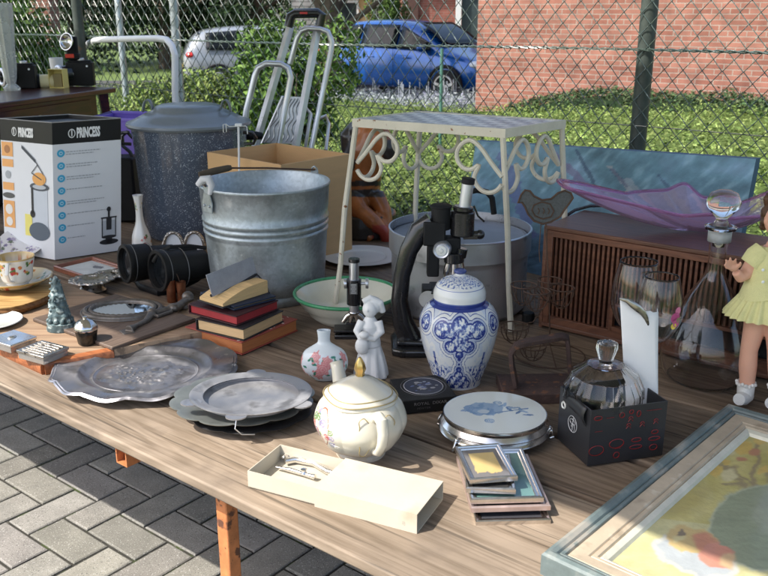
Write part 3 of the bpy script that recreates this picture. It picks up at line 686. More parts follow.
# old box cameras
def camera_(px, w_, label, zt=zt, flash=False):
    p = at(px, 89 if not flash else 86, zt); s = mpp(p); p.z = zt
    t = thing('old_camera', label, 'camera', p+Vector((0, .03, 0)), radians(8), 'old cameras on the side table')
    bw = w_*s; bh = 24*s
    g = G(); g.box((0, 0, bh*.48), (bw, .06, bh*.96)); g.build('body', M_BLACKR, t, bevel=.006, seg=3)
    g = G(); g.box((0, 0, bh*.98), (bw*.86, .05, .012)); g.build('top_plate', M_BLACKM, t, bevel=.004)
    g = G(); g.cyl((bw*.05, 0, bh), (bw*.05, 0, bh+.014), .018, 20); g.build('dial', M_ALU, t, bevel=.002)
    M = Matrix.Rotation(pi/2, 3, 'X') if False else None
    c = Vector((-bw*.5-.004, -.02, bh*.5)); dd = Vector((-.75, -.6, 0)).normalized()
    g = G(); g.cyl(c-dd*.02, c+dd*.035, .040, 28); ln = g.build('lens', M_BLACKP, t)
    g = G(); n = 28; 
    a = dd.orthogonal().normalized(); b_ = dd.cross(a)
    g.tube([c+dd*.036+(a*cos(q*2*pi/n)+b_*sin(q*2*pi/n))*.035 for q in range(n)], .0095, 6, closed=True); g.build('lens_ring', M_ALU, ln)
    g = G(); g.ball(c+dd*.03, (.024, .024, .024), 16); g.build('glass', M_CARGL, ln)
    g = G(); g.cyl((-bw*.28, -.03, bh*.5), (-bw*.28, -.036, bh*.5), .009, 16); g.cyl((bw*.3, -.03, bh*.8), (bw*.3, -.035, bh*.8), .005, 12); g.build('button', M_ALU, t)
    return t, bw, bh, s
camera_(23, 24, 'black box camera with a pale lens ring at the left end of the side table')
t, bw, bh, s = camera_(80, 26, 'black box camera with a round flash reflector on top', flash=True)
fl = G(); fl.box((0, .01, 0), (.055, .03, .115)); fl.box((0, 0, -.04), (.07, .05, .03))
flo = fl.build('flash_gun', M_BLACKM, t, (-.03, 0, bh+.062), bevel=.006)
g = G(); M = Matrix.Rotation(radians(-35), 3, 'Z') @ Matrix.Rotation(radians(78), 3, 'X')
g.lathe([(0, -.016), (.02, -.014), (.034, -.004), (.040, .012), (.043, .012), (.043, .008)], 28, (-.012, -.028, .032), M=M); g.build('reflector', M_SILVER, flo)
g = G(); g.box((-.01, -.028, -.036), (.042, .006, .018)); g.build('badge', mat('red label', (.75, .05, .02), .4), flo, smooth=0)
# film tin, yellow film carton, white cup
p = at(45, 88, zt); o = thing('film_tin', 'cream and black round film tin lying between the two old cameras', 'film tin', p+Vector((0, .03, .03)), radians(20))
s = mpp(p)
g = G(); g.cyl((-8*s, 0, 0), (7*s, 0, 0), .034, 24, col=(.80, .70, .40)); g.build('tin', M_PRINT, o, bevel=.003)
g = G(); g.cyl((-11*s, 0, 0), (-6*s, 0, 0), .036, 24); g.build('lid', M_BLACKM, o, bevel=.003)
p = at(58, 88, zt); o = thing('film_carton', 'small open yellow film carton beside the flash camera', 'carton', p+Vector((0, .02, 0)), radians(-10))
g = G((.80, .66, .22)); w2 = 15*s; h2 = 18*s
for c, d_ in (((0, 0, .002), (w2, .05, .004)), ((-w2/2, 0, h2/2), (.003, .05, h2)), ((w2/2, 0, h2/2), (.003, .05, h2)), ((0, .025, h2/2), (w2, .003, h2)), ((0, 0, h2), (w2+.003, .053, .003))): g.box(c, d_)
g.build('carton', M_PRINT, o, smooth=0)
g = G(); g.box((.002, .002, h2*.4), (w2*.6, .03, h2*.7), col=(.32, .25, .10)); g.build('insert', M_PRINT, o, smooth=0)
p = at(53, 84, zt); g = G(); g.lathe([(0, 0), (.026, 0), (.036, .13), (.034, .13), (.025, .004), (0, .004)], 28)
o = g.build('paper_cup', M_PAPER, loc=p+Vector((0, .08, 0))); tag(o, 'white paper cup behind the yellow film carton', 'cup')
# cut glass vase at the edge
p = at(-1, 93, zt); p.y += .12; g = G()
g.lathe([(0, 0), (.035, 0), (.036, .012), (.02, .03), (.026, .06), (.032, .12), (.034, .2), (.040, .27), (.045, .40), (.042, .40), (.036, .33), (.028, .12), (.018, .05), (0, .045)], 32, rf=lambda a, r, z: 1+.06*(1 if sin(a*8) > 0 else -1)+.03*sin(z*160))
o = g.build('cut_glass_vase', mat('frosted cut glass', (.82, .84, .82), .25, trans=.55, var=.1), loc=(p.x, p.y+.03, zt)); tag(o, 'tall greyish cut glass vase at the left end of the side table', 'vase')

# ---- juicer carton
def persp_box(B, angL, pxL, angR, pxR, z0):
    return toward(B, angL, pxL, z0), toward(B, angR, pxR, z0)
Bp = at(55, 261); Ap = toward(Bp, -62, 5, .75); Cp = toward(Bp, 56, 121, .75); Hb = zat(Bp.y, 123)-TZ
t = thing('citrus_press_carton', 'tall white and black PRINCESS citrus press carton', 'carton', Bp, 0)
a_ = Ap-Bp; c_ = Cp-Bp; d_ = a_+c_
tilt = Vector((.040, .01, 0))
def bt(p, h): return Vector((p.x, p.y, 0))+tilt*(h/Hb)+Vector((0, 0, h))
Z0 = Vector((0, 0, 0))
g = G(); hh = Hb*.845
def quadbox(g, h0, h1, col, inset=0):
    vs = [bt(p, h0) for p in (Z0, c_, d_, a_)]+[bt(p, h1) for p in (Z0, c_, d_, a_)]
    g.add(vs, [(i, (i+1) % 4, 4+(i+1) % 4, 4+i) for i in range(4)], col)
quadbox(g, .004, hh, (1, 1, 1)); quadbox(g, hh, Hb, (.006, .006, .007))
g.add([bt(p, .004) for p in (Z0, a_, d_, c_)], [(0, 1, 2, 3)], (.6, .6, .6))
g.build('walls', M_WHITECARD, t, smooth=0)
# sunken open lid: dark flaps inside
g = G((.015, .015, .016)); cen = d_*.5
ins = [bt(p*.985+cen*.015, Hb-.012) for p in (Z0, c_, d_, a_)]
g.add(ins, [(0, 1, 2, 3)]); g.build('lid_flap', M_PRINT, t, smooth=0)
g = G((.35, .35, .36))
for P, Q in ((Z0, c_), (c_, d_), (d_, a_), (a_, Z0)): g.tube([bt(P, Hb), bt(Q, Hb)], .0018, 4)
g.build('worn_edge', M_PRINT, t)
def face(O, W, off=.0012):
    """returns map (s across 0..1, h height 0..Hb) -> point on that face, nudged outwards"""
    n = Vector((W.y, -W.x, 0)).normalized()
    if n.y > 0: n = -n
    return lambda s, h, k=1: bt(O+W*s, h)+n*off*k
fR = face(Z0, c_); fL = face(a_, -a_)
def ontext(g, f, W, string, s0, h0, size, col, sx=1, bold=0):
    vs, fs = text(string, size, .0002, bold, sx); wl = W.length
    g.add([f(s0+v.x/wl, h0+v.y, 1+v.z*1000) for v in vs], fs, col)
def disc(g, f, W, s0, h0, r, col, n=20, k=1, rx=None):
    wl = W.length; rx = rx or r
    g.add([f(s0+rx*cos(2*pi*i/n)/wl, h0+r*sin(2*pi*i/n), k) for i in range(n)], [tuple(range(n))], col)
def rect(g, f, s0, s1, h0, h1, col, k=1):
    g.add([f(s0, h0, k), f(s1, h0, k), f(s1, h1, k), f(s0, h1, k)], [(0, 1, 2, 3)], col)
def poly(g, f, pts, col, k=1): g.add([f(s, h, k) for s, h in pts], [tuple(range(len(pts)))], col)
g = G()
wr = c_.length; wl_ = a_.length
ontext(g, fR, c_, 'PRINCESS', .345, hh+.019, .044, (.85, .85, .85), sx=.47*wr/.26, bold=.0022)
for f, W, s0 in ((fR, c_, .275),):
    disc(g, f, W, s0, hh+.033, .015, (.8, .8, .8), k=1, rx=.012); disc(g, f, W, s0, hh+.033, .012, (.02, .02, .02), k=1.5, rx=.009)
    rect(g, f, s0-.008, s0+.008, hh+.024, hh+.044, (.8, .8, .8), k=2)
# blue round icons and lines of print on the right face
for i in range(8):
    h = hh-.030-.0445*i*(hh/.36)*.86
    disc(g, fR, c_, .115, h, .0125, (.05, .42, .68)); disc(g, fR, c_, .115, h, .007, (.45, .72, .85), k=1.4, n=6); rect(g, fR, .10, .13, h-.002, h+.002, (.05, .35, .6), k=2)
    rr = random.Random(i)
    for q in range(2 if i in (0, 1, 2, 4) else 1):
        s_ = .19
        end = .19+[.50, .46, .5, .52, .55, .62, .40, .26][i]*(1 if q == 0 else .8)
        while s_ < end:
            l = rr.uniform(.015, .05); rect(g, fR, s_, min(end, s_+l), h+.002-q*.008, h+.005-q*.008, (.42, .43, .46)); s_ += l+.01
# press photo on the right face
K = (.03, .03, .035)
sx0 = .81
disc(g, fR, c_, sx0, .042, .010, K, rx=.033); disc(g, fR, c_, sx0, .05, .016, (.05, .05, .055), rx=.012); rect(g, fR, sx0-.10, sx0+.10, .060, .118, (.50, .53, .58)); rect(g, fR, sx0-.11, sx0-.095, .06, .13, K, 1.5); rect(g, fR, sx0+.095, sx0+.11, .06, .13, K, 1.5)
rect(g, fR, sx0-.04, sx0+.04, .085, .128, K, 1.6); disc(g, fR, c_, sx0, .06, .006, K, rx=.026, k=1.6); rect(g, fR, sx0-.015, sx0+.015, .128, .155, K, 1.6); disc(g, fR, c_, sx0, .158, .009, K, rx=.007, k=1.7); rect(g, fR, sx0-.12, sx0+.12, .126, .131, K, 1.8)
g.build('printing', M_PRINT, t, smooth=0); g = G()
ontext(g, fL, a_, 'PRINCESS', .36, hh+.019, .040, (.8, .8, .8), sx=.50*wl_/.3, bold=.0022)
disc(g, fL, a_, .28, hh+.033, .015, (.8, .8, .8), k=1, rx=.012); disc(g, fL, a_, .28, hh+.033, .012, (.02, .02, .02), k=1.5, rx=.009); rect(g, fL, .272, .288, hh+.024, hh+.044, (.8, .8, .8), k=2)
# left face: orange squares, large press
for h0, h1 in ((hh-.052, hh-.004), (hh-.088, hh-.062), (hh-.168, hh-.142), (hh-.30, hh-.205)):
    rect(g, fL, .02, .24, h0, h1, (.85, .42, .15))
disc(g, fL, a_, .13, hh-.028, .014, (.45, .2, .08), k=1.5); disc(g, fL, a_, .13, hh-.115, .014, (.4, .42, .45)); disc(g, fL, a_, .13, hh-.187, .010, (.1, .1, .1), rx=.03); disc(g, fL, a_, .13, hh-.235, .018, (.85, .8, .75), k=1.5); disc(g, fL, a_, .13, hh-.278, .016, (.85, .8, .75), k=1.5)
bx = .74
rect(g, fL, bx-.15, bx+.15, .10, hh-.145, (.60, .64, .70)); disc(g, fL, a_, bx, hh-.145, .014, (.08, .09, .11), rx=.046, k=1.4); disc(g, fL, a_, bx, hh-.145, .008, (.5, .53, .57), rx=.032, k=1.8)
disc(g, fL, a_, bx-.02, .095, .032, (.10, .13, .17), rx=.05, k=1.5); rect(g, fL, bx-.30, bx-.16, .075, .15, (.85, .75, .2)); rect(g, fL, bx-.16, bx-.12, hh-.24, hh-.15, K, 2); disc(g, fL, a_, bx-.14, hh-.24, .013, K, rx=.012, k=2)
disc(g, fL, a_, bx, hh-.118, .022, (.80, .40, .12), rx=.032, k=2)
for (s0, h0), (s1, h1), w_ in (((bx-.32, hh-.015), (bx-.06, hh-.06), .011), ((bx-.08, hh-.055), (bx+.08, hh-.10), .005), ((bx+.08, hh-.10), (bx+.10, hh-.145), .005), ((bx-.02, hh-.07), (bx-.14, hh-.10), .004), ((bx-.14, hh-.10), (bx+.05, hh-.12), .004)):
    poly(g, fL, [(s0, h0-w_/2), (s1, h1-w_/2), (s1, h1+w_/2), (s0, h0+w_/2)], (.06, .07, .09), k=2.4)
g.build('printing', M_PRINT, t, smooth=0)

# purple crate and cable behind the carton
p = atY(127, 118, 3.75)
t = thing('plastic_crate', 'purple plastic crate half hidden behind the speckled can', 'crate', (p.x-.02, 3.8, TZ), radians(-12))
cz = p.z-TZ
g = G(); 
for c, d2 in (((0, -.13, cz*.5), (.26, .01, cz)), ((0, .13, cz*.5), (.26, .01, cz)), ((-.13, 0, cz*.5), (.01, .26, cz)), ((.13, 0, cz*.5), (.01, .26, cz)), ((0, 0, .01), (.26, .26, .02))): g.box(c, d2)
g.build('bin', M_PURP, t, bevel=.003)
g = G(); g.tube([(-.14, -.13, cz), (.14, -.13, cz), (.14, .13, cz), (-.14, .13, cz)], .010, 8, closed=True); g.build('rim', M_PURP, t)
pts = [atY(x, y, 3.45) for x, y in ((133, 138), (127, 132), (122, 136), (123, 146), (130, 152), (134, 160), (133, 168), (126, 167), (120, 160))]
g = G(); g.tube(pts, .008, 8); o = g.build('cable', M_BLACKP); tag(o, 'looped black cable hanging in front of the purple crate', 'cable')
p = at(124, 236, TZ+.0); g = G(); g.box((0, 0, .13), (.16, .12, .26)); o = g.build('black_case', M_BLACKM, loc=(atY(124, 180, 3.4).x-.04, 3.46, TZ+.0), bevel=.01); tag(o, 'black case under the purple crate cable', 'case')

# ---- speckled enamel can
M_SPECK = None
def speckmat():
    m = D.materials.new('speckled enamel'); m.use_nodes = True; N = m.node_tree.nodes; L = m.node_tree.links; b = N['Principled BSDF']
    tc = N.new('ShaderNodeTexCoord'); vo = N.new('ShaderNodeTexVoronoi'); vo.inputs['Scale'].default_value = 210; L.new(tc.outputs['Object'], vo.inputs[0])
    n = N.new('ShaderNodeTexNoise'); n.inputs['Scale'].default_value = 60; L.new(tc.outputs['Object'], n.inputs[0])
    sb = N.new('ShaderNodeMath'); sb.operation = 'SUBTRACT'; L.new(vo.outputs[0], sb.inputs[0]); ml = N.new('ShaderNodeMath'); ml.operation = 'MULTIPLY'; ml.inputs[1].default_value = .75; L.new(n.outputs[0], ml.inputs[0]); L.new(ml.outputs[0], sb.inputs[1])
    mr = N.new('ShaderNodeMapRange'); mr.inputs[1].default_value = -.10; mr.inputs[2].default_value = -.20; L.new(sb.outputs[0], mr.inputs[0])
    mx = N.new('ShaderNodeMix'); mx.data_type = 'RGBA'; mx.inputs[6].default_value = (.095, .115, .155, 1); mx.inputs[7].default_value = (.48, .53, .60, 1); L.new(mr.outputs[0], mx.inputs[0])
    L.new(mx.outputs[2], b.inputs['Base Color']); b.inputs['Roughness'].default_value = .22; b.inputs['Coat Weight'].default_value = .4
    return m
M_SPECK = speckmat()
M_LID = mat('grey enamel lid', (.19, .215, .235), .38, var=.15, ns=9, coat=.3)
Yc = 3.25; cxw = atY(189.5, 128, Yc).x; rc = 60.5*(Yc*cos(PIT)+(CH-1.2)*sin(PIT))/F
zr = zat(Yc, 121.5)
t = thing('enamel_boiler', 'large dark blue white-speckled enamel boiler with a grey lid', 'boiler', (cxw, Yc, TZ), 0)
hc = zr-TZ
g = G(); g.lathe([(0, 0), (rc*.80, 0), (rc*.83, .012), (rc*.86, .10), (rc*.93, hc-.05), (rc*.95, hc-.006), (rc*.93, hc-.004), (0, hc-.004)], 72); g.build('body', M_SPECK, t)
g = G(); R_ = rc*1.01
g.lathe([(R_*.99, hc-.014), (R_*1.01, hc-.006), (R_, hc+.002), (R_*.94, hc+.006), (R_*.86, hc+.014), (R_*.76, hc+.026), (R_*.67, hc+.036), (R_*.61, hc+.040), (R_*.58, hc+.045), (R_*.52, hc+.058), (R_*.46, hc+.063), (R_*.30, hc+.066), (0, hc+.067)], 72); ld = g.build('lid', M_LID, t)
for x in (-1, 1):
    g = G(); pts = [(x*R_*.63+(.018*cos(q*pi/8)), -.02, hc+.038+.044*sin(q*pi/8)) for q in range(9)]
    pts = [(p[0], p[1], p[2]) for p in pts]; P_ = [Vector(p) for p in pts]; g.add([v+Vector((0, e, 0)) for e in (-.016, .016) for v in P_], [(q, q+1, 10+q, 9+q) for q in range(8)]); g.build('handle', M_LID, ld, solid=.004)
for sg in (-1, 1):
    g = G(); c = Vector((sg*(rc*.93), -.03, hc-.055)); g.tube([c+Vector((0, -.03, .022)), c+Vector((sg*.035, -.028, .02)), c+Vector((sg*.045, -.02, 0)), c+Vector((sg*.035, -.018, -.02)), c+Vector((0, -.02, -.022))], .0065, 8); g.build('side_handle', M_BLACKP, t)

# ---- cardboard box behind the zinc bucket
zc = 1.10
f0 = at(281, 165, zc); l0 = at(207, 152, zc); b0 = at(278.5, 142.6, zc); r0 = at(351, 154, zc)
# centre on the front corner; rectangle along both visible edges
t = thing('cardboard_box', 'open brown cardboard box behind the zinc bucket', 'box', (f0.x, f0.y, TZ), 0)
e1 = l0-f0; e2 = r0-f0; e3 = e1+e2; hb = zc-TZ; th = .006
for P, Q in ((Z0, e1), (Z0, e2), (e1, e3), (e2, e3)):
    n = (Q-P).cross(Vector((0, 0, 1))).normalized(); mid = e3*.5
    if n.dot(mid-P) < 0: n = -n
    g = G(); vs = [P, Q, Q+n*th, P+n*th]; g.add([(v.x, v.y, .003) for v in vs]+[(v.x, v.y, hb) for v in vs], [(0, 1, 2, 3), (4, 5, 6, 7), (0, 1, 5, 4), (1, 2, 6, 5), (2, 3, 7, 6), (3, 0, 4, 7)])
    g.build('panel', M_CARD, t, smooth=0)
g = G(); g.add([(Z0.x, Z0.y, .004), (e1.x, e1.y, .004), (e3.x, e3.y, .004), (e2.x, e2.y, .004)], [(0, 1, 2, 3)]); g.build('bottom', M_CARDIN, t, smooth=0)
# wire hook stand in the box
p = atY(239, 160, f0.y+.10); q = lambda x, y: atY(x, y, f0.y+.10)
t = thing('display_hook', 'thin white metal display hook standing in the cardboard box', 'hook', p, 0)
def rel(P, o): return [v-o for v in P]
g = G(); g.tube(rel([q(240.5, 215), q(239, 160), q(238.5, 126)], p), .0035, 8); g.build('rod', M_WHITEP, t)
g = G(); g.tube(rel([q(226, 124.5), q(226.5, 132), q(223.5, 132.5), q(223, 124.5), q(226, 124), q(229, 126.5), q(246, 126), q(247, 127.5), q(247.5, 134)], p), .0016, 6); g.build('cross_wire', M_ALU, t)
g = G(); g.box(Vector(q(238.5, 125)-p), (.022, .014, .010)); g.build('clip', M_WHITEP, t, bevel=.002)

# ---- aluminium hand trucks behind the box
Yh = 3.6
def hq(x, y, dy=0): return atY(x, y, Yh+dy)
org = Vector((hq(295, 160).x, Yh, 0))
t = thing('hand_truck', 'folding aluminium hand truck with a black grip, tallest one behind the cardboard box', 'hand truck', org, 0)
def sq(g, pts, r=.011): g.tube(rel(pts, org), r, 4, flat=1.3)
g = G(); sq(g, [hq(290.5, 26, .02), hq(257, 140, -.1), hq(240, 210, -.15)], .0125); g.build('upright', M_ALU, t, smooth=30)
g = G(); sq(g, [hq(318.5, 24, .02), hq(296, 145, -.1), hq(284, 210, -.15)], .0125); g.build('upright', M_ALU, t, smooth=30)
g = G(); g.tube(rel([hq(288.5, 27, .02), hq(291, 16, .02), hq(295, 13.5, .02), hq(318, 13, .02), hq(322, 15, .02), hq(319.5, 26, .02)], org), .019, 10); g.build('grip', M_BLACKP, t)
g = G(); g.box(Vector(hq(304, 13, .0)-org)+Vector((0, -.0185, 0)), (.03, .004, .008), col=(.6, .05, .05)); g.build('badge', M_PRINT, t, smooth=0)
g = G(); n = [hq(290, 64, .0), hq(297, 38, 0), hq(301, 31, 0), hq(308, 28.5, 0), hq(320, 29, 0), hq(328, 32, 0), hq(332, 42, 0), hq(331, 52, 0), hq(311, 150, -.1), hq(300, 210, -.15)]
g.tube(rel(n, org), .0115, 10); g.build('inner_loop', M_ALU, t)
# folded nose plate with a wavy tread
P0, P1, P2, P3 = hq(262, 143, .06), hq(283, 97, .08), hq(305, 97, .08), hq(298, 143, .06)
def np_(s, t_): return (P0*(1-s)+P3*s)*(1-t_)+(P1*(1-s)+P2*s)*t_-org
g = G(); g.grid(1, 1, np_); pl_ = g.build('nose_plate', M_ALU, t, solid=.006, smooth=0)
g = G((.75, .78, .82))
for k in range(7):
    ss = .08+.14*k; g.tube([np_(ss+.06*sin(q*1.0), .03+.94*q/14)+Vector((0, -.006, 0)) for q in range(15)], .003, 4)
g.build('tread', M_ALU, pl_)
g = G(); g.tube([np_(0, 0), np_(0, 1), np_(1, 1), np_(1, 0)], .008, 8, closed=True); g.build('plate_rim', M_ALU, t)
for x in (250, 300):
    w0 = hq(x, 205, -.12); w0.z = .09
    g = G(); g.cyl(w0-org+Vector((-.02, 0, 0)), w0-org+Vector((.02, 0, 0)), .09, 28); g.build('wheel', M_TYRE, t, bevel=.01)
org2 = Vector((hq(265, 150).x, Yh-.12, 0)); 
t = thing('hand_truck', 'shorter aluminium hand truck, just its low loop showing beside the speckled boiler', 'hand truck', org2, 0)
n = [hq(235, 205, -.2), hq(246.5, 110, -.12), hq(255, 76, -.12), hq(258, 68, -.12), hq(266, 63.5, -.12), hq(281, 64, -.12), hq(288, 68, -.12), hq(291, 77, -.12), hq(279, 140, -.13), hq(266, 210, -.2)]
g = G(); g.tube(rel(n, org2), .0125, 10); g.build('loop', M_ALU, t)
g = G(); g.tube(rel([hq(241, 137, -.14), hq(250, 135, -.16), hq(262, 136, -.14)], org2), [.016, .02, .014], 10); g.build('rubber_grip', M_BLACKR, t)
g = G(); n = [hq(300, 112, -.05), hq(306, 108, -.05), hq(311, 114, -.05), hq(306, 145, -.08), hq(300, 200, -.1)]; g.tube(rel(n, org2), .008, 8)
n = [hq(316, 120, -.03), hq(326, 116, -.03), hq(329, 124, -.03), hq(326, 150, -.08)]; g.tube(rel(n, org2), .008, 8); g.build('lower_loop', M_ALU, t)
for x in (240, 268):
    w0 = hq(x, 205, -.2); w0.z = .08
    g = G(); g.cyl(w0-org2+Vector((-.018, 0, 0)), w0-org2+Vector((.018, 0, 0)), .08, 28); g.build('wheel', M_TYRE, t, bevel=.01)

# ---- zinc bucket
rb = .16; cb_ = bc(265, 309, .165); Yb = cb_.y; zr = zat(Yb, 182); 
rb = 65.5*(Yb*cos(PIT)+(CH-zr)*sin(PIT))/F; cb_.x = atY(264.5, 182, Yb).x; hb = zr-TZ
t = thing('zinc_bucket', 'large galvanised zinc bucket with ribbed sides and a wooden grip', 'bucket', cb_, 0)
pf = [(0, .012), (rb*.83, .010), (rb*.86, 0), (rb*.875, .002), (rb*.88, .02), (rb*.865, .028)]
def wr_(z): return rb*(.87+.12*(z/hb))
zz = [.03, .2*hb, .4*hb, .555*hb]
pf += [(wr_(z), z) for z in zz]
for k in range(3):
    z0 = (.57+.055*k)*hb; pf += [(wr_(z0), z0), (wr_(z0)+.004, z0+.008*hb/.3), (wr_(z0)+.004, z0+.012*hb/.3), (wr_(z0), z0+.016*hb/.3)]
pf += [(wr_(hb*.8), hb*.8), (rb*.985, hb-.006), (rb*1.0, hb-.004), (rb*1.005, hb+.001), (rb*.995, hb+.004), (rb*.98, hb), (rb*.93, hb*.6), (rb*.86, .02), (0, .02)]
g = G(); g.lathe(pf, 96); g.build('body', M_GALV, t, smooth=60)
al = radians(205); ears = []
for a in (radians(222), radians(45)):
    d2 = Vector((cos(a), sin(a), 0)); tn = Vector((-sin(a), cos(a), 0))
    g = G(); ns = 14
    # pressed ear plate riveted to the wall
    pl = [(-.022, -.055), (.022, -.055), (.026, -.03), (.014, .0), (.010, .018), (-.010, .018), (-.014, 0), (-.026, -.03)]
    vs = [d2*(rb*.985+.003+.0*abs(x))+tn*x+Vector((0, 0, hb+z-.006)) for x, z in pl]; vs += [v+d2*.003 for v in vs]; n = len(pl)
    g.add(vs, [tuple(range(n))[::-1], tuple(range(n, 2*n))]+[(i, (i+1) % n, n+(i+1) % n, n+i) for i in range(n)])
    g.tube([d2*(rb*.985+.004)+tn*(.014*cos(q*pi/9))+Vector((0, 0, hb+.006+.016*sin(q*2*pi/18))) for q in range(18)], .003, 6, closed=True)
    for sx_ in (-.013, .013): g.ball(d2*(rb*.985+.007)+tn*sx_+Vector((0, 0, hb-.043)), .004, 8)
    g.build('ear', M_GALV, t); ears.append(d2*(rb*.985+.006)+Vector((0, 0, hb+.012)))
# bail lying across the rim
E0, E1 = ears
q2 = lambda x, y: atY(x, y, Yb-.02)-cb_
g = G(); g.tube([E0, Vector(atY(200, 182, Yb-.10)-cb_), Vector(atY(200, 174, Yb-.05)-cb_), Vector(atY(231, 168, Yb+.0)-cb_), Vector(atY(268, 168, Yb+.06)-cb_), E1], .0028, 8); g.build('bail', M_RUSTW, t)
g = G(); a = Vector(atY(199, 174.5, Yb-.055)-cb_); b = Vector(atY(231, 167.5, Yb)-cb_); g.tube([a, a+(b-a)*.1, a+(b-a)*.5, a+(b-a)*.9, b], [.007, .0095, .0105, .0095, .007], 12); g.build('grip', M_TRUNK, t)
g = G(); c = E0+Vector((0, -.01, .01)); g.tube([c+Vector((-.02, 0, -.004)), c+Vector((-.005, -.005, .012)), c+Vector((.01, -.004, .014)), c+Vector((.018, -.003, -.005)), c+Vector((.012, -.004, -.03))], [.008, .011, .012, .010, .006], 10, col=(.8, .8, .8)); g.build('cloth_tie', M_PAPER, t)
# ================================================================== LEFT HALF OF THE TABLE
def ell_r(rx, ry): return None
# white bud vase
p = bc(143, 256, .025); Yv = p.y; s = mpp(p); H_ = zat(Yv, 195)-TZ
PINK = (.75, .22, .2); GRN = (.12, .30, .12)
def spray(a, z, z0, z1, n, seed, size, cols, base=(1, 1, 1), r=1):
    rr = random.Random(seed); best = None
    for i in range(n):
        ca = rr.uniform(0, 6.283); cz = rr.uniform(z0, z1); q = size*rr.uniform(.5, 1.2); c = cols[rr.randrange(len(cols))]
        da = (a-ca+pi) % (2*pi)-pi; d = hypot(da*r, z-cz)*(1+.25*sin(5*atan2(z-cz, da*r+1e-6)))
        if d < q: best = c
    return best or base
def bud(a, z, r):
    if z < H_*.42: return spray(a, z, H_*.08, H_*.34, 26, 4, .006, [PINK, (.8, .4, .1), GRN, (.2, .3, .6), (.8, .3, .3)], r=.035)
    if H_*.72 < z < H_*.92: return spray(a, z, H_*.76, H_*.88, 18, 5, .0035, [GRN, (.7, .55, .2), (.5, .5, .2)], r=.015)
    return (1, 1, 1)
g = G(); pf = [(0, 0), (.030, 0), (.033, .006)]
base_pf = [(.033, .006), (.035, .02), (.0325, H_*.28), (.026, H_*.40), (.0165, H_*.52), (.0125, H_*.66), (.0125, H_*.82), (.016, H_*.95), (.0185, H_)]
import bisect
def dense(pf, n):
    """the profile resampled along a smooth curve"""
    out = []; m = len(pf)
    for i in range(n+1):
        t_ = i/n*(m-1); k = min(int(t_), m-2); f = t_-k
        p0 = pf[max(k-1, 0)]; p1 = pf[k]; p2 = pf[k+1]; p3 = pf[min(k+2, m-1)]
        out.append(tuple(.5*((2*p1[j])+(-p0[j]+p2[j])*f+(2*p0[j]-5*p1[j]+4*p2[j]-p3[j])*f*f+(-p0[j]+3*p1[j]-3*p2[j]+p3[j])*f**3) for j in (0, 1)))
    return out
sc_ = 14.5*s/.0185*.5
g.lathe([(0, 0)]+[(r*.98, z) for r, z in dense(base_pf, 90)]+[(.014, H_), (.010, H_*.8), (0, H_*.7)], 120, col=bud, rf=lambda a, r, z: 1+.03*cos(6*a))
o = g.build('bud_vase', M_PORC, loc=p); tag(o, 'slim white porcelain bud vase with painted flowers, beside the carton', 'vase')

# heart-shaped double photo frame leaning on the boiler
p = at(181, 262); Yp = p.y+.06
t = thing('double_photo_frame', 'small silver double arched photo frame standing behind the binoculars', 'photo frame', (p.x, Yp, TZ), radians(5))
s = (Yp*cos(PIT)+.75*sin(PIT))/F
for sg in (-1, 1):
    cx = sg*10.3*s; zc_ = zat(Yp, 247)-TZ
    out = [(cx+9.5*s*cos(a), zc_+15*s*sin(a)) for a in [pi*q/16 for q in range(17)]]+[(cx-9.5*s, 0), (cx+9.5*s, 0)]
    g = G(); g.tube([(x, 0, z) for x, z in out], .006, 8, closed=True)
    rr = random.Random(3)
    for q in range(38):
        a = pi*q/37; g.ball((cx+10*s*cos(a)+rr.gauss(0, .001), -.003, zc_+15.5*s*sin(a)+rr.gauss(0, .001)), .0038*rr.uniform(.7, 1.2), 8)
    g.build('frame', M_SILVERD, t)
    g = G(); g.add([(x*1.0, .002, z) for x, z in out], [tuple(range(len(out)))], (.85, .87, .9)); g.build('photo', M_PRINT, t, smooth=0)

# binoculars
Yn = at(160, 292).y+.02; bq = lambda x, y, dy=0: atY(x, y, Yn+dy)
o0 = Vector((bq(160, 280).x, Yn, TZ)); s = (Yn*cos(PIT)+.8*sin(PIT))/F
t = thing('binoculars', 'pair of black binoculars lying in front of the speckled boiler', 'binoculars', o0, 0)
def barrel(x0, y0, x1, y1, r0, r1, r2, dy0, dy1, name='barrel'):
    A = bq(x0, y0, dy0)-o0; B = bq(x1, y1, dy1)-o0; d = (B-A).normalized()
    M = Vector((0, 0, 1)).rotation_difference(d).to_matrix(); L_ = (B-A).length
    pf = [(r0*.80, .012), (r0*.84, 0), (r0, 0), (r0*1.03, .006), (r0*1.0, .012), (r0*.97, .03), (r0*.95, L_*.36), (r1*1.02, L_*.42), (r1, L_*.62), (r1*.96, L_*.78), (r2, L_*.84), (r2, L_*.97), (r2*.9, L_), (0, L_)]
    g = G(); g.lathe(pf, 40, A, M=M); b = g.build(name, M_BLACKR, t)
    g = G(); g.lathe([(0, .008), (r0*.5, .0105), (r0*.82, .013)], 32, A, M=M); g.build('lens', M_CARGL, b)
    g = G(); 
    for zz_ in (.02, L_*.37): g.lathe([(r0*.985, zz_-.0015), (r0*1.0, zz_), (r0*.985, zz_+.0015)], 40, A, M=M)
    g.build('ring', mat('grey print', (.14, .14, .14), .4), b)
barrel(124, 264, 186, 257, 19*s, 15*s, 9*s, -.02, .10)
barrel(157, 271, 216, 262, 20*s, 15*s, 9*s, -.09, .04)
g = G(); g.tube([bq(150, 262, .01)-o0, bq(168, 262, -.01)-o0, bq(200, 262, 0)-o0], [.016, .018, .014], 12); g.build('bridge', M_BLACKP, t)
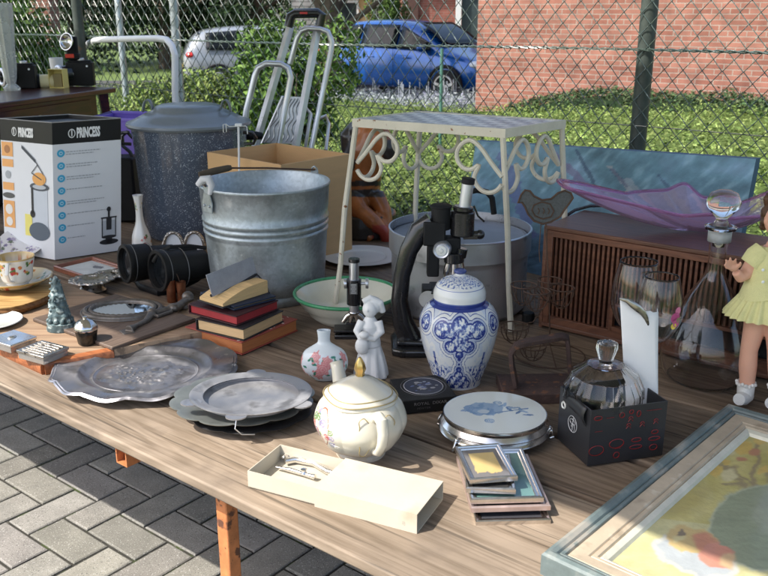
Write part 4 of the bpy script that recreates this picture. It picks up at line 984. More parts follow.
g = G(); g.cyl(bq(178, 252, .02)-o0, bq(196, 250, .05)-o0, .014, 20); g.build('focus_wheel', M_BLACKR, t, bevel=.002)
# strap curling over and in front
st = [bq(153, 262, -.06), bq(158, 253, -.07), bq(170, 247, -.06), bq(190, 246, 0), bq(206, 248, .03)]
g = G(); g.tube(rel(st, o0), .006, 8, flat=.35); 
st = [at(132, 276, TZ+.01), at(140, 287, TZ+.008), at(158, 293, TZ+.010), at(176, 289, TZ+.012), at(196, 279, TZ+.03), at(206, 272, TZ+.05)]
g.tube(rel([Vector(v) for v in st], o0), .011, 8, flat=.5); g.build('strap', M_BLACKR, t)

# miniature opera copper cups
t = thing('copper_bells', 'two small copper thimble cups joined by a wire loop, in front of the binoculars', 'ornament', at(176, 303), 0)
o0 = at(176, 303)+Vector((0, .012, 0)); t.location = o0; s = mpp(o0); hh_ = zat(o0.y, 280)-TZ
for dx, hk in ((-5.0, 1), (5.2, .93)):
    g = G(); g.lathe([(0, 0), (4.3*s, 0), (4.8*s, .003), (4.4*s, hh_*.5*hk), (4.9*s, hh_*hk), (4.3*s, hh_*hk), (4.0*s, .004), (0, .004)], 28, (dx*s, 0, 0)); g.build('cup', M_COPPER, t)
g = G(); g.tube([(-5*s, 0, hh_), (-6*s, 0, hh_+5*s), (-3*s, 0, hh_+9*s), (1*s, 0, hh_+8*s), (3*s, 0, hh_+3*s), (4*s, 0, hh_-1*s)], .0016, 6); g.build('wire_loop', M_RUSTW, t)

# generic flat picture frame
def flatframe(name, label, cat, z, bl, br, tl, depth_, w_, mt, inner, th=.012, group=None, imat=None, lip=None):
    A, rz, W, H = rectpx(bl, br, tl, z)
    t = thing(name, label, cat, (A.x, A.y, z-th), rz, group)
    g = G()
    # mitred moulding with a stepped section
    for (x0, y0, x1, y1, nx, ny) in ((0, 0, W, 0, 0, 1), (W, 0, W, H, -1, 0), (W, H, 0, H, 0, -1), (0, H, 0, 0, 1, 0)):
        sec = [(0, 0), (0, th*.8), (w_*.15, th), (w_*.45, th*.92), (w_*.55, th*.72), (w_*.9, th*.66), (w_, th*.45), (w_, 0)]
        dx = (x1-x0); dy = (y1-y0); L_ = hypot(dx, dy); dx /= L_; dy /= L_
        vs = []
        for q, (o_, zz_) in enumerate(sec):
            vs.append((x0+nx*o_+dx*o_, y0+ny*o_+dy*o_, zz_))
        for q, (o_, zz_) in enumerate(sec):
            vs.append((x1+nx*o_-dx*o_, y1+ny*o_-dy*o_, zz_))
        n = len(sec); g.add(vs, [(i, n+i, n+i+1, i+1) for i in range(n-1)])
    g.build('moulding', mt, t, smooth=25)
    g = G(); nx_, ny_ = (40, 40) if callable(inner) else (1, 1)
    g.grid(nx_, ny_, lambda a, b: (w_*.9+(W-1.8*w_)*a, w_*.9+(H-1.8*w_)*b, th*.45), inner); g.build('picture', imat or M_PRINT, t, smooth=0)
    return t, W, H
# mahogany framed print
def mapprint(a, b):
    x = fbm(a*3, b*3); c = .62+.12*x
    if hypot(a-.72, (b-.45)*.7) < .10+.05*fbm(a*9, b*9): return (.16, .17, .2)
    return (c*.95, c, c*1.02)
t, W, H = flatframe('small_framed_print', 'small print in a mahogany frame lying at the foot of the carton', 'picture frame', TZ+.018, (86, 276), (126, 266), (50, 266), 0, .016, M_FRAMEW, mapprint, th=.017)

# live edge slab with cup and saucer
zs = TZ+.056
def slab():
    pts = [at(x, y, zs) for x, y in ((-70, 300), (-30, 311), (5, 308), (22, 305), (40, 299), (53, 293), (58, 287), (50, 280), (30, 274), (0, 268), (-70, 262))]
    c = sum(pts, Vector())/len(pts); t_ = [p-c for p in pts]
    # subdivide the outline with a wobble
    out = []
    for i, p in enumerate(t_):
        q = t_[(i+1) % len(t_)]
        for k in range(5):
            f = k/5; v = p*(1-f)+q*f; w_ = .006*fbm(i*.9+f, 3.3); out.append(Vector((v.x*(1+w_), v.y*(1+w_*2), 0)))
    n = len(out); g = G()
    lay = [(1.0, 0), (.985, -.005), (1.012, -.012), (.99, -.019), (.965, -.0245)]
    for k, (f, z) in enumerate(lay): g.v += [(v.x*f+.0, v.y*f, z+.002*fbm(i*.3, k)) if k else (v.x, v.y, 0) for i, v in enumerate(out)]; g.c += [(1, 1, 1) if k == 0 else (.5, .35, .25)]*n
    g.f.append(tuple(range(n)))
    for k in range(len(lay)-1):
        for i in range(n): g.f.append((k*n+i, k*n+n+i, k*n+n+(i+1) % n, k*n+(i+1) % n))
    o = g.build('wood_slab', M_SLAB, loc=(c.x, c.y, zs), smooth=30); tag(o, 'golden live edge wood slab under the rose teacup', 'wood slab')
slab()
# saucer + cup
p = bc(17, 291, .05, zs); p.z = zs+.001; s = mpp(p); rs = 35*s
ROSE = [(.72, .09, .06), (.80, .30, .10), (.62, .05, .08), (.15, .30, .10), (.10, .25, .08), (.85, .5, .1)]
def saucercol(a, z, r):
    k = r/rs
    if k > .965: return (.75, .55, .25)
    if k > .5 and (a*3/pi) % 2 < 1.15: return spray((a*3/pi) % 2, k*2, 1.15, 1.8, 16, int(a*3/pi/2), .17, ROSE, r=.7) if True else None
    return (1, .97, .9)
def saucercol(a, z, r):
    k = r/rs; i = int(a/(pi/3)); la = a-(i+.5)*pi/3
    if k > .965: return (.75, .55, .25)
    rr = random.Random(i*7+1); best = (1, .98, .92)
    for _ in range(12):
        ca = rr.uniform(-.28, .28); ck = rr.uniform(.62, .88); q = rr.uniform(.03, .07); c = ROSE[rr.randrange(6)]
        if hypot((la-ca)*k, k-ck) < q: best = c
    return best
g = G(); g.lathe([(0, .002), (rs*.45, 0), (rs*.5, .003)], 64, col=(1, 1, 1))
g.lathe(dense([(rs*.45, 0), (rs*.7, .008), (rs, .026), (rs*.98, .028)], 8)+dense([(rs*.98, .0285), (rs*.75, .014), (rs*.5, .006), (.03, .005), (.001, .005)], 36)[0:], 120, col=saucercol, rf=lambda a, r, z: 1+.012*cos(12*a)*(r/rs))
o = g.build('saucer', M_PORCC, loc=p); tag(o, 'cream saucer with red and orange roses and a gold rim, on the wood slab', 'saucer')
p2 = p+Vector((2*s, 0, .006)); rc_ = 17.5*s; hc_ = zat(p.y, 256.5)-p2.z
def cupcol(a, z, r):
    if z > hc_*.965: return (.75, .55, .25)
    i = int(a/(pi/4)); la = a-(i+.5)*pi/4; rr = random.Random(i*3+2); best = (1, .99, .97)
    for _ in range(9):
        ca = rr.uniform(-.3, .3); cz = hc_*rr.uniform(.45, .85); q = rr.uniform(.003, .0062); c = ROSE[rr.randrange(6)]
        if hypot((la-ca)*rc_, z-cz) < q: best = c
    return best
t = thing('teacup', 'white teacup painted with roses standing on its saucer', 'teacup', p2, 0)
g = G(); g.lathe([(0, .002), (rc_*.55, 0), (rc_*.6, .004)]+dense([(rc_*.56, .006), (rc_*.80, hc_*.22), (rc_*.92, hc_*.6), (rc_*1.06, hc_)], 50)+[(rc_*1.03, hc_+.001), (rc_*1.0, hc_*.97), (rc_*.86, hc_*.5), (rc_*.6, .01), (0, .009)], 140, col=lambda a, z, r: cupcol(a, z, r) if r > rc_*.61 and z > .01 else (1, 1, 1), rf=lambda a, r, z: 1+.035*abs(cos(4*a)))
g.build('bowl', M_PORC, t)
g = G(); g.tube([(.10*rc_, -rc_*.90, hc_*.9), (.15*rc_, -rc_*1.35, hc_*.95), (.15*rc_, -rc_*1.6, hc_*.62), (.12*rc_, -rc_*1.35, hc_*.35), (.10*rc_, -rc_*.85, hc_*.22)], .0042, 8, flat=1.4, col=(1, 1, 1)); g.build('handle', M_PORC, t)
# violet plate behind, white cup at the very edge
def vio(a, z, r):
    if r < .03: return (.92, .93, 1)
    return spray(a, r, .03, .075, 60, 9, .007, [(.28, .24, .45), (.40, .36, .6), (.2, .25, .2), (.55, .5, .7)], (.88, .88, .95), r=.05)
pv = at(13, 262, TZ+.01)
g = G(); M = Matrix.Rotation(radians(28), 3, 'X'); g.lathe([(.085, -.002), (.083, -.006), (.03, -.014), (0, -.014)], 96, M=M); g.lathe(dense([(.085, -.002), (.070, -.004), (.045, -.008), (.03, -.012), (.002, -.012)], 40), 120, M=M, col=vio)
o = g.build('violet_plate', M_PORC, loc=(pv.x-.01, pv.y+.11, TZ+.055)); tag(o, 'small plate with a violet sprig border propped behind the teacup', 'plate')
pw = at(-6, 262, zs)
g = G(); g.lathe([(0, 0), (.02, 0), (.03, .02), (.042, .05), (.044, .085), (.041, .085), (.036, .04), (0, .01)], 40, rf=lambda a, r, z: 1+.03*cos(8*a)); g.lathe([(0, .07), (.043, .071), (.02, .078), (0, .08)], 30, col=(.75, .35, .08))
o = g.build('sugar_bowl', M_PORC, loc=(pw.x-.0, pw.y-.035, zs)); tag(o, 'white porcelain bowl cut off by the left edge in front of the teacup', 'bowl')
# blue/grey jug on the left edge behind
pw = at(-4, 232, TZ)
g = G(); g.lathe([(0, 0), (.04, 0), (.055, .06), (.05, .12), (.035, .18), (.04, .21), (.037, .21), (.03, .18), (0, .1)], 40, col=(.8, .88, .9)); o = g.build('pale_jug', M_PORC, loc=(pw.x-.02, pw.y-.05, TZ)); tag(o, 'pale blue white jug at the left edge beside the carton', 'jug')

# silver ashtray shells
for i, (x, y, w1, lb) in enumerate(((93, 293, 21, 'ornate silver dish with black spots, standing on a small pewter foot'), (112, 282, 17, 'second ornate silver dish, just right of and behind the footed one'))):
    p = bc(x, y, .03); s = mpp(p); R_ = w1*s
    hz = .022 if i == 0 else .006
    g = G(); rr = random.Random(i)
    if i == 0: g.lathe([(0, 0), (R_*.55, 0), (R_*.66, .003), (R_*.5, .015), (R_*.5, hz)], 40)
    g.lathe([(0, hz), (R_*.5, hz), (R_*.75, hz+.004), (R_, hz+.011), (R_*.97, hz+.014), (R_*.62, hz+.008), (R_*.5, hz+.004), (0, hz+.004)], 64, rf=lambda a, r, z: 1+(.09*abs(cos(5*a))+.03*cos(17*a))*(r/R_)**2, sy=.85)
    for q in range(26):
        a = rr.uniform(0, 6.28); g.ball((R_*.8*cos(a), R_*.68*sin(a), hz+.011), (.006, .005, .0035), 8)
    o = g.build('silver_dish', M_SILVERD, loc=p); tag(o, lb, 'dish')

# ---- upturned wooden tray (shallow board with orange varnished side)
zb = TZ+.040
c0 = at(45, 374, TZ); 
fl_ = at(-60, 326, TZ); 
dL = (at(0, 353, TZ)-c0).normalized(); dR = (at(205, 322, zb)-at(48, 352, zb)).normalized()
A_ = c0; Lf = 1.1; 
t = thing('wooden_tray', 'flat wooden tray with an orange varnished edge under the figurines at the left', 'tray', (A_.x, A_.y, TZ), 0)
P0 = Vector((0, 0, 0)); P1 = dL*.75; P3 = dR*.60; P2 = P1+dR*.38
g = G(); poly_ = [P0, P3, P3+dL*.10, dR*.40+dL*.34, P2, P1]
# main board
g.add([(v.x, v.y, .030) for v in poly_]+[(v.x, v.y, .0) for v in poly_], [(0, 1, 2, 3, 4, 5)]+[(i, 6+i, 6+(i+1) % 6, (i+1) % 6) for i in range(1, 5)]); g.build('board', M_TRAY, t, smooth=0)
def rail(P, Q, name='edge_rail', m=None):
    d = (Q-P).normalized(); n = Vector((d.y, -d.x, 0))
    if n.dot(Vector((0, -1, 0))) < 0: n = -n
    sec = [(0, 0), (.004, 0), (.004, .030), (-.004, .0304)] if m else [(0, 0), (.007, 0), (.009, .004), (.009, .020), (.006, .027), (.001, .0305), (-.006, .0322), (-.008, .0285)]
    vs = [P+n*o_+Vector((0, 0, z)) for o_, z in sec]+[Q+n*o_+Vector((0, 0, z)) for o_, z in sec]; k = len(sec)
    g = G(); g.add(vs, [(i, i+1, k+i+1, k+i) for i in range(k-1)]+[tuple(range(k)), tuple(range(2*k-1, k-1, -1))]); g.build(name, m or M_TRAYE, t, smooth=30)
rail(P0, P1)
g = G(); n = Vector((dR.y, -dR.x, 0)); 
rail(P0, dR*.16)
rail(dR*.162, P3, m=M_TRAY)

def zon(px, py, z): return at(px, py, z)
ztb = TZ+.0305
# oval mirror on its brown plaque
A, rz, W, H = rectpx((120, 352), (196, 322), (83, 296), ztb+.012)
A, rz, W, H = rectpx((112, 347), (196, 318), (72, 309), ztb+.010)
t = thing('mirror_plaque', 'oval mirror with a pewter rim set in a dark carved wooden plaque', 'mirror', (A.x, A.y, ztb), rz)
pm = at(123, 309, ztb+.016); d = pm-A; lx = d.x*cos(rz)+d.y*sin(rz); ly = -d.x*sin(rz)+d.y*cos(rz)
g = G(); n = 40
g.box((W/2, H/2+.01, .005), (W, H+.02, .010)); g.build('plaque', woodmat('dark plaque', (.17, .12, .09), (.09, .06, .045), sc=3, rough=.6), t, bevel=.003)
s = mpp(pm); rx = 37*s; ry = rx*.74
a0 = -rz
g = G()
M = Matrix.Rotation(a0, 3, 'Z')
def ring_el(g, rx, ry, z, r, c, bead=0, seg=8):
    n = 72; pts = [Vector(c)+M @ Vector((rx*cos(2*pi*q/n), ry*sin(2*pi*q/n), z)) for q in range(n)]
    g.tube(pts, [r*(1+bead*(q % 2)) for q in range(n)], seg, closed=True)
c = (lx, ly, 0)
ring_el(g, rx, ry, .014, .008, c); ring_el(g, rx*.86, ry*.84, .017, .005, c, .35); ring_el(g, rx*1.1, ry*1.12, .011, .004, c)
g.build('rim', M_ANTQ, t)
g = G(); n = 60; g.add([Vector(c)+M @ Vector((rx*.86*cos(2*pi*q/n), ry*.84*sin(2*pi*q/n), .0165)) for q in range(n)], [tuple(range(n))]); g.build('mirror_glass', M_MIRROR, t, smooth=0)

# cast metal branch figure lying on the tray edge
zq = TZ+.045
pts = [at(x, y, zq) for x, y in ((129, 330), (136, 326), (146, 321), (152, 314), (164, 311), (174, 309), (182, 304), (188, 299))]
o0 = pts[0].copy(); t = thing('cast_figure', 'small cast dark metal reclining figure lying across the edge of the tray', 'figurine', (o0.x, o0.y, zq), 0)
q = rel(pts, Vector((o0.x, o0.y, zq)))
g = G(); g.tube(q, [.012, .006, .008, .012, .010, .011, .012, .010], 12); g.ball(q[-1]+Vector((0, 0, .006)), .017, 14); g.ball(q[3]+Vector((0, 0, .004)), .013, 12); g.ball(q[5]+Vector((.0, 0, .004)), (.020, .015, .012), 12)
g.tube([q[3], q[3]+Vector((.02, -.02, .0)), q[5]+Vector((.0, -.02, 0))], .0055, 8); g.tube([q[5], q[6]+Vector((.012, .012, .006)), q[7]+Vector((.012, .0, .0))], .006, 8)
g.box(q[0]+Vector((-.005, 0, -.006)), (.030, .036, .006), rz=.6); g.box(q[6]+Vector((-.02, -.005, -.010)), (.07, .03, .005), rz=.3)
remeshed(g, .0016).build('figure', M_ANTQ, t, smooth=180)

# green figurine
p = bc(62, 333, .028, ztb); p.z = ztb; s = mpp(p); Hf = zat(p.y, 274.5)-p.z; R_ = 14*s
t = thing('green_figurine', 'small green bronze coloured seated deity figurine on a round base', 'figurine', p, 0)
g = G(); g.lathe([(0, 0), (R_*1.0, 0), (R_*1.02, Hf*.04), (R_*.95, Hf*.11), (R_*.98, Hf*.13), (R_*.8, Hf*.15), (0, Hf*.16)], 40, sy=.8); g.build('base', M_BRONZE, t)
g = G(); rr = random.Random(8)
g.lathe([(0, Hf*.12), (R_*.82, Hf*.13), (R_*.80, Hf*.28), (R_*.62, Hf*.45), (R_*.5, Hf*.62), (R_*.38, Hf*.8), (R_*.2, Hf*.93), (0, Hf)], 28, sy=.62)
for k in range(11):   # lotus petals
    a = 2*pi*k/11; g.ball((R_*.82*cos(a), R_*.62*sin(a), Hf*.18), (R_*.17, R_*.15, Hf*.045), 10)
for x, z, r in ((-.45, .26, .30), (.45, .26, .30), (-.1, .27, .32), (.15, .38, .34), (-.32, .44, .2), (.38, .46, .2), (0, .52, .30), (.12, .64, .24), (-.2, .62, .15), (0, .75, .22), (0, .86, .15), (-.38, .58, .12), (.36, .62, .12), (.05, .46, .16)):
    g.ball((x*R_, -R_*.32*(1-z*.6), z*Hf), (r*R_, r*R_*.9, r*R_*1.05), 14)
g.tube([(0, -R_*.5, Hf*.66), (-.15*R_, -R_*.62, Hf*.56), (.1*R_, -R_*.62, Hf*.47), (.25*R_, -R_*.6, Hf*.44)], [R_*.12, R_*.1, R_*.08, R_*.06], 10)
for k in range(30):
    z = rr.uniform(.3, .93); a = rr.uniform(pi, 2*pi); q_ = R_*(.85-.7*(z-.2)); g.ball((q_*cos(a), q_*.62*sin(a), z*Hf), R_*rr.uniform(.06, .11), 8)
remeshed(g, .0013).build('figure', M_BRONZE, t, smooth=180)

# silver lidded dark pot
p = bc(88, 347, .022, TZ+.03); p.z = TZ+.031; s = mpp(p); Hp = zat(p.y, 316)-p.z; R_ = 11.2*s
t = thing('lidded_pot', 'small black pot with a shiny silver domed lid, standing on the tray corner', 'pot', p, 0)
g = G(); g.lathe([(0, 0), (R_*.70, 0), (R_*.80, Hp*.06), (R_*.92, Hp*.35), (R_, Hp*.5), (R_*.96, Hp*.6), (0, Hp*.6)], 40, rf=lambda a, r, z: 1+.02*cos(10*a)); g.build('pot', mat('dark pot', (.05, .045, .04), .2, metal=.7, var=.4, ns=60), t)
g = G(); g.lathe([(R_*1.0, Hp*.52), (R_*1.05, Hp*.58), (R_*.95, Hp*.70), (R_*.62, Hp*.84), (R_*.35, Hp*.88), (R_*.18, Hp*.92), (R_*.22, Hp*.97), (0, Hp)], 40, rf=lambda a, r, z: 1+.03*cos(8*a)); g.ball((-R_*.2, -R_*.5, Hp*.78), (R_*.28, R_*.16, R_*.24), 12); g.build('lid', M_SILVER, t)

# small white plate on the left edge
p = bc(-4, 333, .07, ztb); p.z = ztb; s = mpp(p); R_ = 27*s
g = G(); g.lathe([(0, 0), (R_*.6, 0), (R_, .012), (R_*.98, .014), (R_*.66, .006), (0, .005)], 64, col=lambda a, z, r: (.62, .68, .68) if r < R_*.68 and z > .004 else (1, 1, 1)); o = g.build('small_plate', M_PORC, loc=p); tag(o, 'plain white plate with a grey centre at the left edge of the tray', 'plate')
# two silver lidded boxes
for i, (bl, br, tl, lb) in enumerate((((10, 345.5), (37, 336), (-14, 335), 'square silver trinket box nearer the left edge of the tray'), ((43, 357), (69, 346.5), (23, 347), 'square silver trinket box with a striped lid at the front corner of the tray'))):
    z1 = ztb+.022; A, rz, W, H = rectpx(bl, br, tl, z1)
    if i == 0: H = W*1.2
    t = thing('trinket_box', lb, 'box', (A.x, A.y, ztb), rz, 'silver trinket boxes')
    g = G(); g.box((W/2, H/2, .007), (W*.94, H*.94, .014)); g.build('base', mat('smoked glass', (.35, .33, .31), .08, var=.2, metal=.5), t, bevel=.001)
    g = G(); g.box((W/2, H/2, .018), (W, H, .007)); 
    if i: 
        for k in range(6): g.box((W*(.14+.145*k), H/2, .0225), (W*.045, H*.8, .0022))
    else: g.ball((W*.5, H*.5, .022), (W*.16, H*.1, .003), 12)
    g.build('lid', M_SILVERD if i else M_SILVER, t, bevel=.0015)

# ---- large pewter platter
p = at(145, 372, TZ+.012); s = mpp(p)
Rx = 92*s; A1 = at(145, 403, TZ); A2 = at(145, 337, TZ+.03)
Ry = (at(145, 338, TZ+.022)-at(145, 400, TZ+.022)).length/2; pc = (at(145, 338, TZ+.022)+at(145, 400, TZ+.022))/2; pc.x = at(145, 368, TZ+.02).x; pc.z = TZ
t = thing('pewter_platter', 'large scalloped pewter platter with fruit cast in relief, nearest the table edge', 'platter', pc, radians(2))
def scal(a, r, z):
    k = r/Rx
    if k < .72: return 1
    w_ = (k-.72)/.28; a2 = (a*12/(2*pi)) % 1; 
    return 1+w_*(.040*(abs(sin(a*6))**.6)-.030+.018*cos(12*a+1))
def zwav(a, r, z):
    k = r/Rx
    return .0035*max(0, (k-.7)/.3)*cos(12*a) if k > .7 else 0
g = G(); prof = [(0, 0), (Rx*.60, 0), (Rx*.68, .008), (Rx*.74, .014), (Rx*.98, .018), (Rx*1.0, .021), (Rx*.985, .024), (Rx*.965, .0225), (Rx*.955, .0245), (Rx*.93, .0225), (Rx*.80, .0205), (Rx*.735, .0195), (Rx*.72, .021), (Rx*.70, .019), (Rx*.66, .011), (Rx*.60, .0055), (Rx*.57, .005), (Rx*.56, .0065), (Rx*.55, .005), (0, .005)]
g.lathe(prof, 192, rf=scal, zf=zwav, sy=Ry/Rx); g.build('dish', M_PEWTER, t, smooth=60)
g = G()
def relief(a, b):
    x = (a-.5)*2; y = (b-.5)*2; e_ = (x/.98)**2+(y/.95)**2
    band = max(0, 1-e_)*max(0, min(1, 1.6-1.9*abs(y+.15+.35*x)+.9*fbm(x*2, y*2, 4)))
    ds, _ = noise.voronoi(Vector((x*5.5, y*5.5, .3))); ds2, _ = noise.voronoi(Vector((x*11, y*11, 2.3)))
    big = max(0, .55-ds[0])*1.5; small = max(0, .5-ds2[0])*1.2
    k = .5+.5*sin(x*5+y*3)
    return .65*min(1, band*1.8)*(.0035+.0075*(big*k+small*(1-k))+.0035*(big*small))
def rfn(a, b):
    x = (a-.5)*2; y = (b-.5)*2; q = max(abs(x), abs(y)); r = hypot(x, y); f = q/r if r > 1e-6 else 1
    return (x*f*Rx*.545, y*f*Ry*.545, .0049+relief(.5+x*f/2, .5+y*f/2))
g.grid(150, 120, rfn)
g.build('fruit_relief', M_PEWTER, t, smooth=180)

# ---- stack of three dishes
def oval(label, cx, cy, rxp, yt, yb, z, mt, prof, n=10, amp=.03, rot=0, tabs=False, name='oval_dish', ph=0):
    q0 = at(cx, yt, z); q1 = at(cx, yb, z); c = (q0+q1)/2; Ry = (q0-q1).length/2; s = mpp(c); Rx = rxp*s
    t = thing(name, label, 'dish', (c.x, c.y, z-prof[-4][1]*0-.0), rot)
    return t, Rx, Ry
def dish(label, cx, rxp, yt, yb, zr, hgt, mt, nsc, amp, rot=0, name='oval_dish', sharp=.6, deep=.5):
    q0 = at(cx, yt, zr); q1 = at(cx, yb, zr); c = (q0+q1)/2; Ry = (q0-q1).length/2; s = dep(c)/F; Rx = rxp*s; z0 = zr-hgt
    t = thing(name, label, 'dish', (c.x, c.y, z0), rot)
    g = G(); pf = [(0, 0), (Rx*deep, 0), (Rx*(deep+.1), hgt*.35), (Rx*.78, hgt*.7), (Rx*.99, hgt*.9), (Rx, hgt), (Rx*.97, hgt*1.05), (Rx*.93, hgt), (Rx*.78, hgt*.85), (Rx*(deep+.11), hgt*.5), (Rx*deep, hgt*.2), (0, hgt*.2)]
    g.lathe(pf, 144, sy=Ry/Rx, rf=lambda a, r, z: 1+amp*max(0, r/Rx-.6)/.4*(abs(sin(a*nsc/2))**sharp*2-1)); g.build('dish', mt, t, smooth=60)
    return t, Rx, Ry, z0
M_DARKD = mat('blackened pewter', (.06, .06, .065), .4, metal=.6, var=.3, ns=30)
M_GRND = mat('grey green pewter', (.27, .29, .28), .42, metal=.7, var=.2, ns=20)
dish('black scalloped dish at the bottom of the stack of three', 250, 62, 386, 433, TZ+.018, .016, M_DARKD, 10, .03, name='stacked_dish')
dish('grey green scalloped dish in the middle of the stack of three', 243, 70, 373, 425, TZ+.038, .018, M_GRND, 12, .035, name='stacked_dish')
t, Rx, Ry, z0 = dish('oval silver tray with four rounded lugs on top of the dish stack', 251, 61, 372, 415, TZ+.062, .020, M_PEWTL, 4, .0, name='stacked_dish', deep=.74)
for a in (radians(264), radians(330), radians(205), radians(92)):
    c = Vector((Rx*1.0*cos(a), Ry*1.0*sin(a), .0135)); n = 18
    out = [c+Vector((.017*cos(2*pi*q/n)*1.25, .017*sin(2*pi*q/n), .0055)) for q in range(n)]
    g = G(); g.add(out+[v-Vector((0, 0, .0025)) for v in out], [tuple(range(n)), tuple(range(2*n-1, n-1, -1))]+[(i, n+i, n+(i+1) % n, (i+1) % n) for i in range(n)]); g.build('lug', M_PEWTL, t)
g = G(); g.tube([(Rx*math.cos(radians(264)), -Ry*1.02, .010), (Rx*math.cos(radians(264))-.002, -Ry*1.08, -.005), (Rx*math.cos(radians(264))+.01, -Ry*1.06, -.018), (Rx*math.cos(radians(264))+.035, -Ry*1.02, -.02)], .0012, 5); g.build('wire', M_ALU, t)

# ---- books
RED = (.34, .03, .035)
def book(label, fc, rt, z0, th, width, cover, name='old_book', pages=(1, 1, 1), spine_front=False, cover_th=.003, group='old books in the stack', lt=None, skew=0):
    A = at(*fc, z0); B = at(*rt, z0); d = B-A; rz = atan2(d.y, d.x); L_ = d.length
    t = thing(name, label, 'book', (A.x, A.y, z0), rz, group)
    g = G(cover)
    g.box((L_/2, width/2, cover_th/2), (L_, width, cover_th)); g.box((L_/2, width/2, th-cover_th/2), (L_, width, cover_th))
    g.box((.0015, width/2, th/2), (.003, width, th-cover_th*2)) if spine_front else g.box((L_/2, width-.0015, th/2), (L_, .003, th-cover_th*2))
    g.build('cover', M_LEATHB, t, bevel=.0012)
    g = G(pages); g.box((L_/2+.001, width/2-.001, th/2), (L_-.008, width-.008, th-cover_th*2-.0004)); g.build('pages', M_PAGES if pages != RED else M_LEATHB, t, bevel=.0006)
    return t, L_, A, rz
z = TZ
t, L_, A, rz = book('large orange red book at the bottom of the book stack', (242, 355.5), (298, 331), z, .034, .20, (.40, .085, .06), pages=(.95, .50, .34))
g = G((.85, .7, .62)); rr = random.Random(4)
for k in range(34):
    x = rr.uniform(.005, L_-.005); y = rr.uniform(.004, .19)
    if y > .02 and x < L_*.8: y = rr.uniform(.004, .02) if rr.random() < .5 else y
    g.tube([(x, y, .0345), (x+.006*rr.uniform(-1, 1), y+.005, .0345), (x+.004, y+.009*rr.uniform(.4, 1), .0345)], .0008, 4)
g.build('scroll_pattern', M_PRINT, t)
z += .035
book('thick book with tan page edges and black covers, second from the bottom of the stack', (243.5, 341.5), (284, 322), z, .032, .155, (.02, .02, .022), pages=(1.15, 1.15, 1.15)); z += .033
book('book with a bright red page edge under the navy book', (236.5, 326.5), (279, 309.5), z, .026, .17, (.045, .012, .015), pages=RED); z += .027
t, L_, A, rz = book('navy blue book just below the top one', (234, 311), (276, 300), z, .012, .16, (.02, .03, .06), pages=(.4, .45, .5), cover_th=.0045); z += .0125
# top: small thick book lying open with its grey cover raised
A = at(223, 307, z); B = at(268, 292.5, z); d = B-A; rz = atan2(d.y, d.x); L_ = d.length
t = thing('old_book', 'small open book on top of the stack with its grey cover raised', 'book', (A.x, A.y, z), rz, 'old books in the stack')
g = G()
g.grid(14, 4, lambda a, b: (L_*a, .09*b, .018+.010*sin(a*pi*.9)+.012*a*a-.01*(1-a)**3), (1.3, 1.3, 1.2))
g.add([(0, 0, 0), (L_, 0, 0), (L_, .09, 0), (0, .09, 0)], [(0, 3, 2, 1)])
g.grid(14, 1, lambda a, b: (L_*a, 0, (.018+.010*sin(a*pi*.9)+.012*a*a-.01*(1-a)**3)*b), (1.2, 1.2, 1.1)); g.grid(1, 6, lambda a, b: (L_, .09*b, .030*a), (1.2, 1.2, 1.1))
g.grid(1, 1, lambda a, b: (L_, .09*a, .030*b), (1.2, 1.2, 1.1)); g.grid(1, 1, lambda a, b: (0, .09*a, .008*b), (1.2, 1.2, 1.1))
g.build('pages', M_PAGES, t)
g = G((.03, .03, .035)); g.box((L_/2, .045, -.001), (L_+.008, .098, .003)); g.build('back_cover', M_LEATHB, t)
g = G((.30, .31, .34)); g.box((0, 0, 0), (L_+.006, .003, .058), M=Matrix.Rotation(radians(-14), 3, 'X') @ Matrix.Rotation(radians(-5), 3, 'Y'))
o = g.build('front_cover', M_LEATHB, t, (L_*.5+.002, .050, .052), bevel=.001)
g = G((.015, .015, .018)); g.tube([(0, .045, .020), (L_*.3, .045, .024), (L_*.6, .045, .028), (L_, .045, .040)], .004, 6); g.tube([(L_+.002, .0, .0), (L_+.004, .01, .02), (L_+.002, .045, .042)], .0025, 6); g.build('binding', M_LEATHB, t)

# ---- floral bottle vase
p = bc(325, 384, .03); s = mpp(p); Hv = zat(p.y, 330)-TZ; R_ = 23.5*s
def vcol(a, z, r):
    best = (.84, .92, 1.0)
    if z < Hv*.66:
        rr = random.Random(21)
        for i in range(70):
            ca = rr.uniform(0, 6.283); cz = rr.uniform(Hv*.08, Hv*.55); kind = rr.random()
            da = ((a-ca+pi) % (2*pi)-pi)*R_; dz = z-cz
            if kind < .42:
                d = hypot(da, dz); q = R_*.26*rr.uniform(.7, 1.1)
                th_ = atan2(dz, da)
                if d < q*(1+.18*sin(6*th_)):
                    best = (.80, .30, .33) if (d/q*3) % 1 < .6 else (.90, .50, .50)
            else:
                q = R_*.13; an = rr.uniform(0, 3.14); x_ = da*cos(an)+dz*sin(an); y_ = -da*sin(an)+dz*cos(an)
                if (x_/q)**2+(y_/(q*.42))**2 < 1: best = (.04, .26, .18)
    return best
g = G(); g.lathe([(0, 0)]+dense([(R_*.45, 0), (R_*.55, .004), (R_*.90, Hv*.18), (R_, Hv*.36), (R_*.86, Hv*.56), (R_*.50, Hv*.68), (R_*.28, Hv*.76), (R_*.26, Hv*.88), (R_*.29, Hv*.985), (R_*.28, Hv)], 110)+[(R_*.2, Hv), (R_*.18, Hv*.8), (0, Hv*.7)], 160, col=vcol, sy=.62)
o = g.build('floral_bottle', M_PORC, loc=p); tag(o, 'pale blue bottle vase painted with pink flowers, behind the teapot', 'vase')

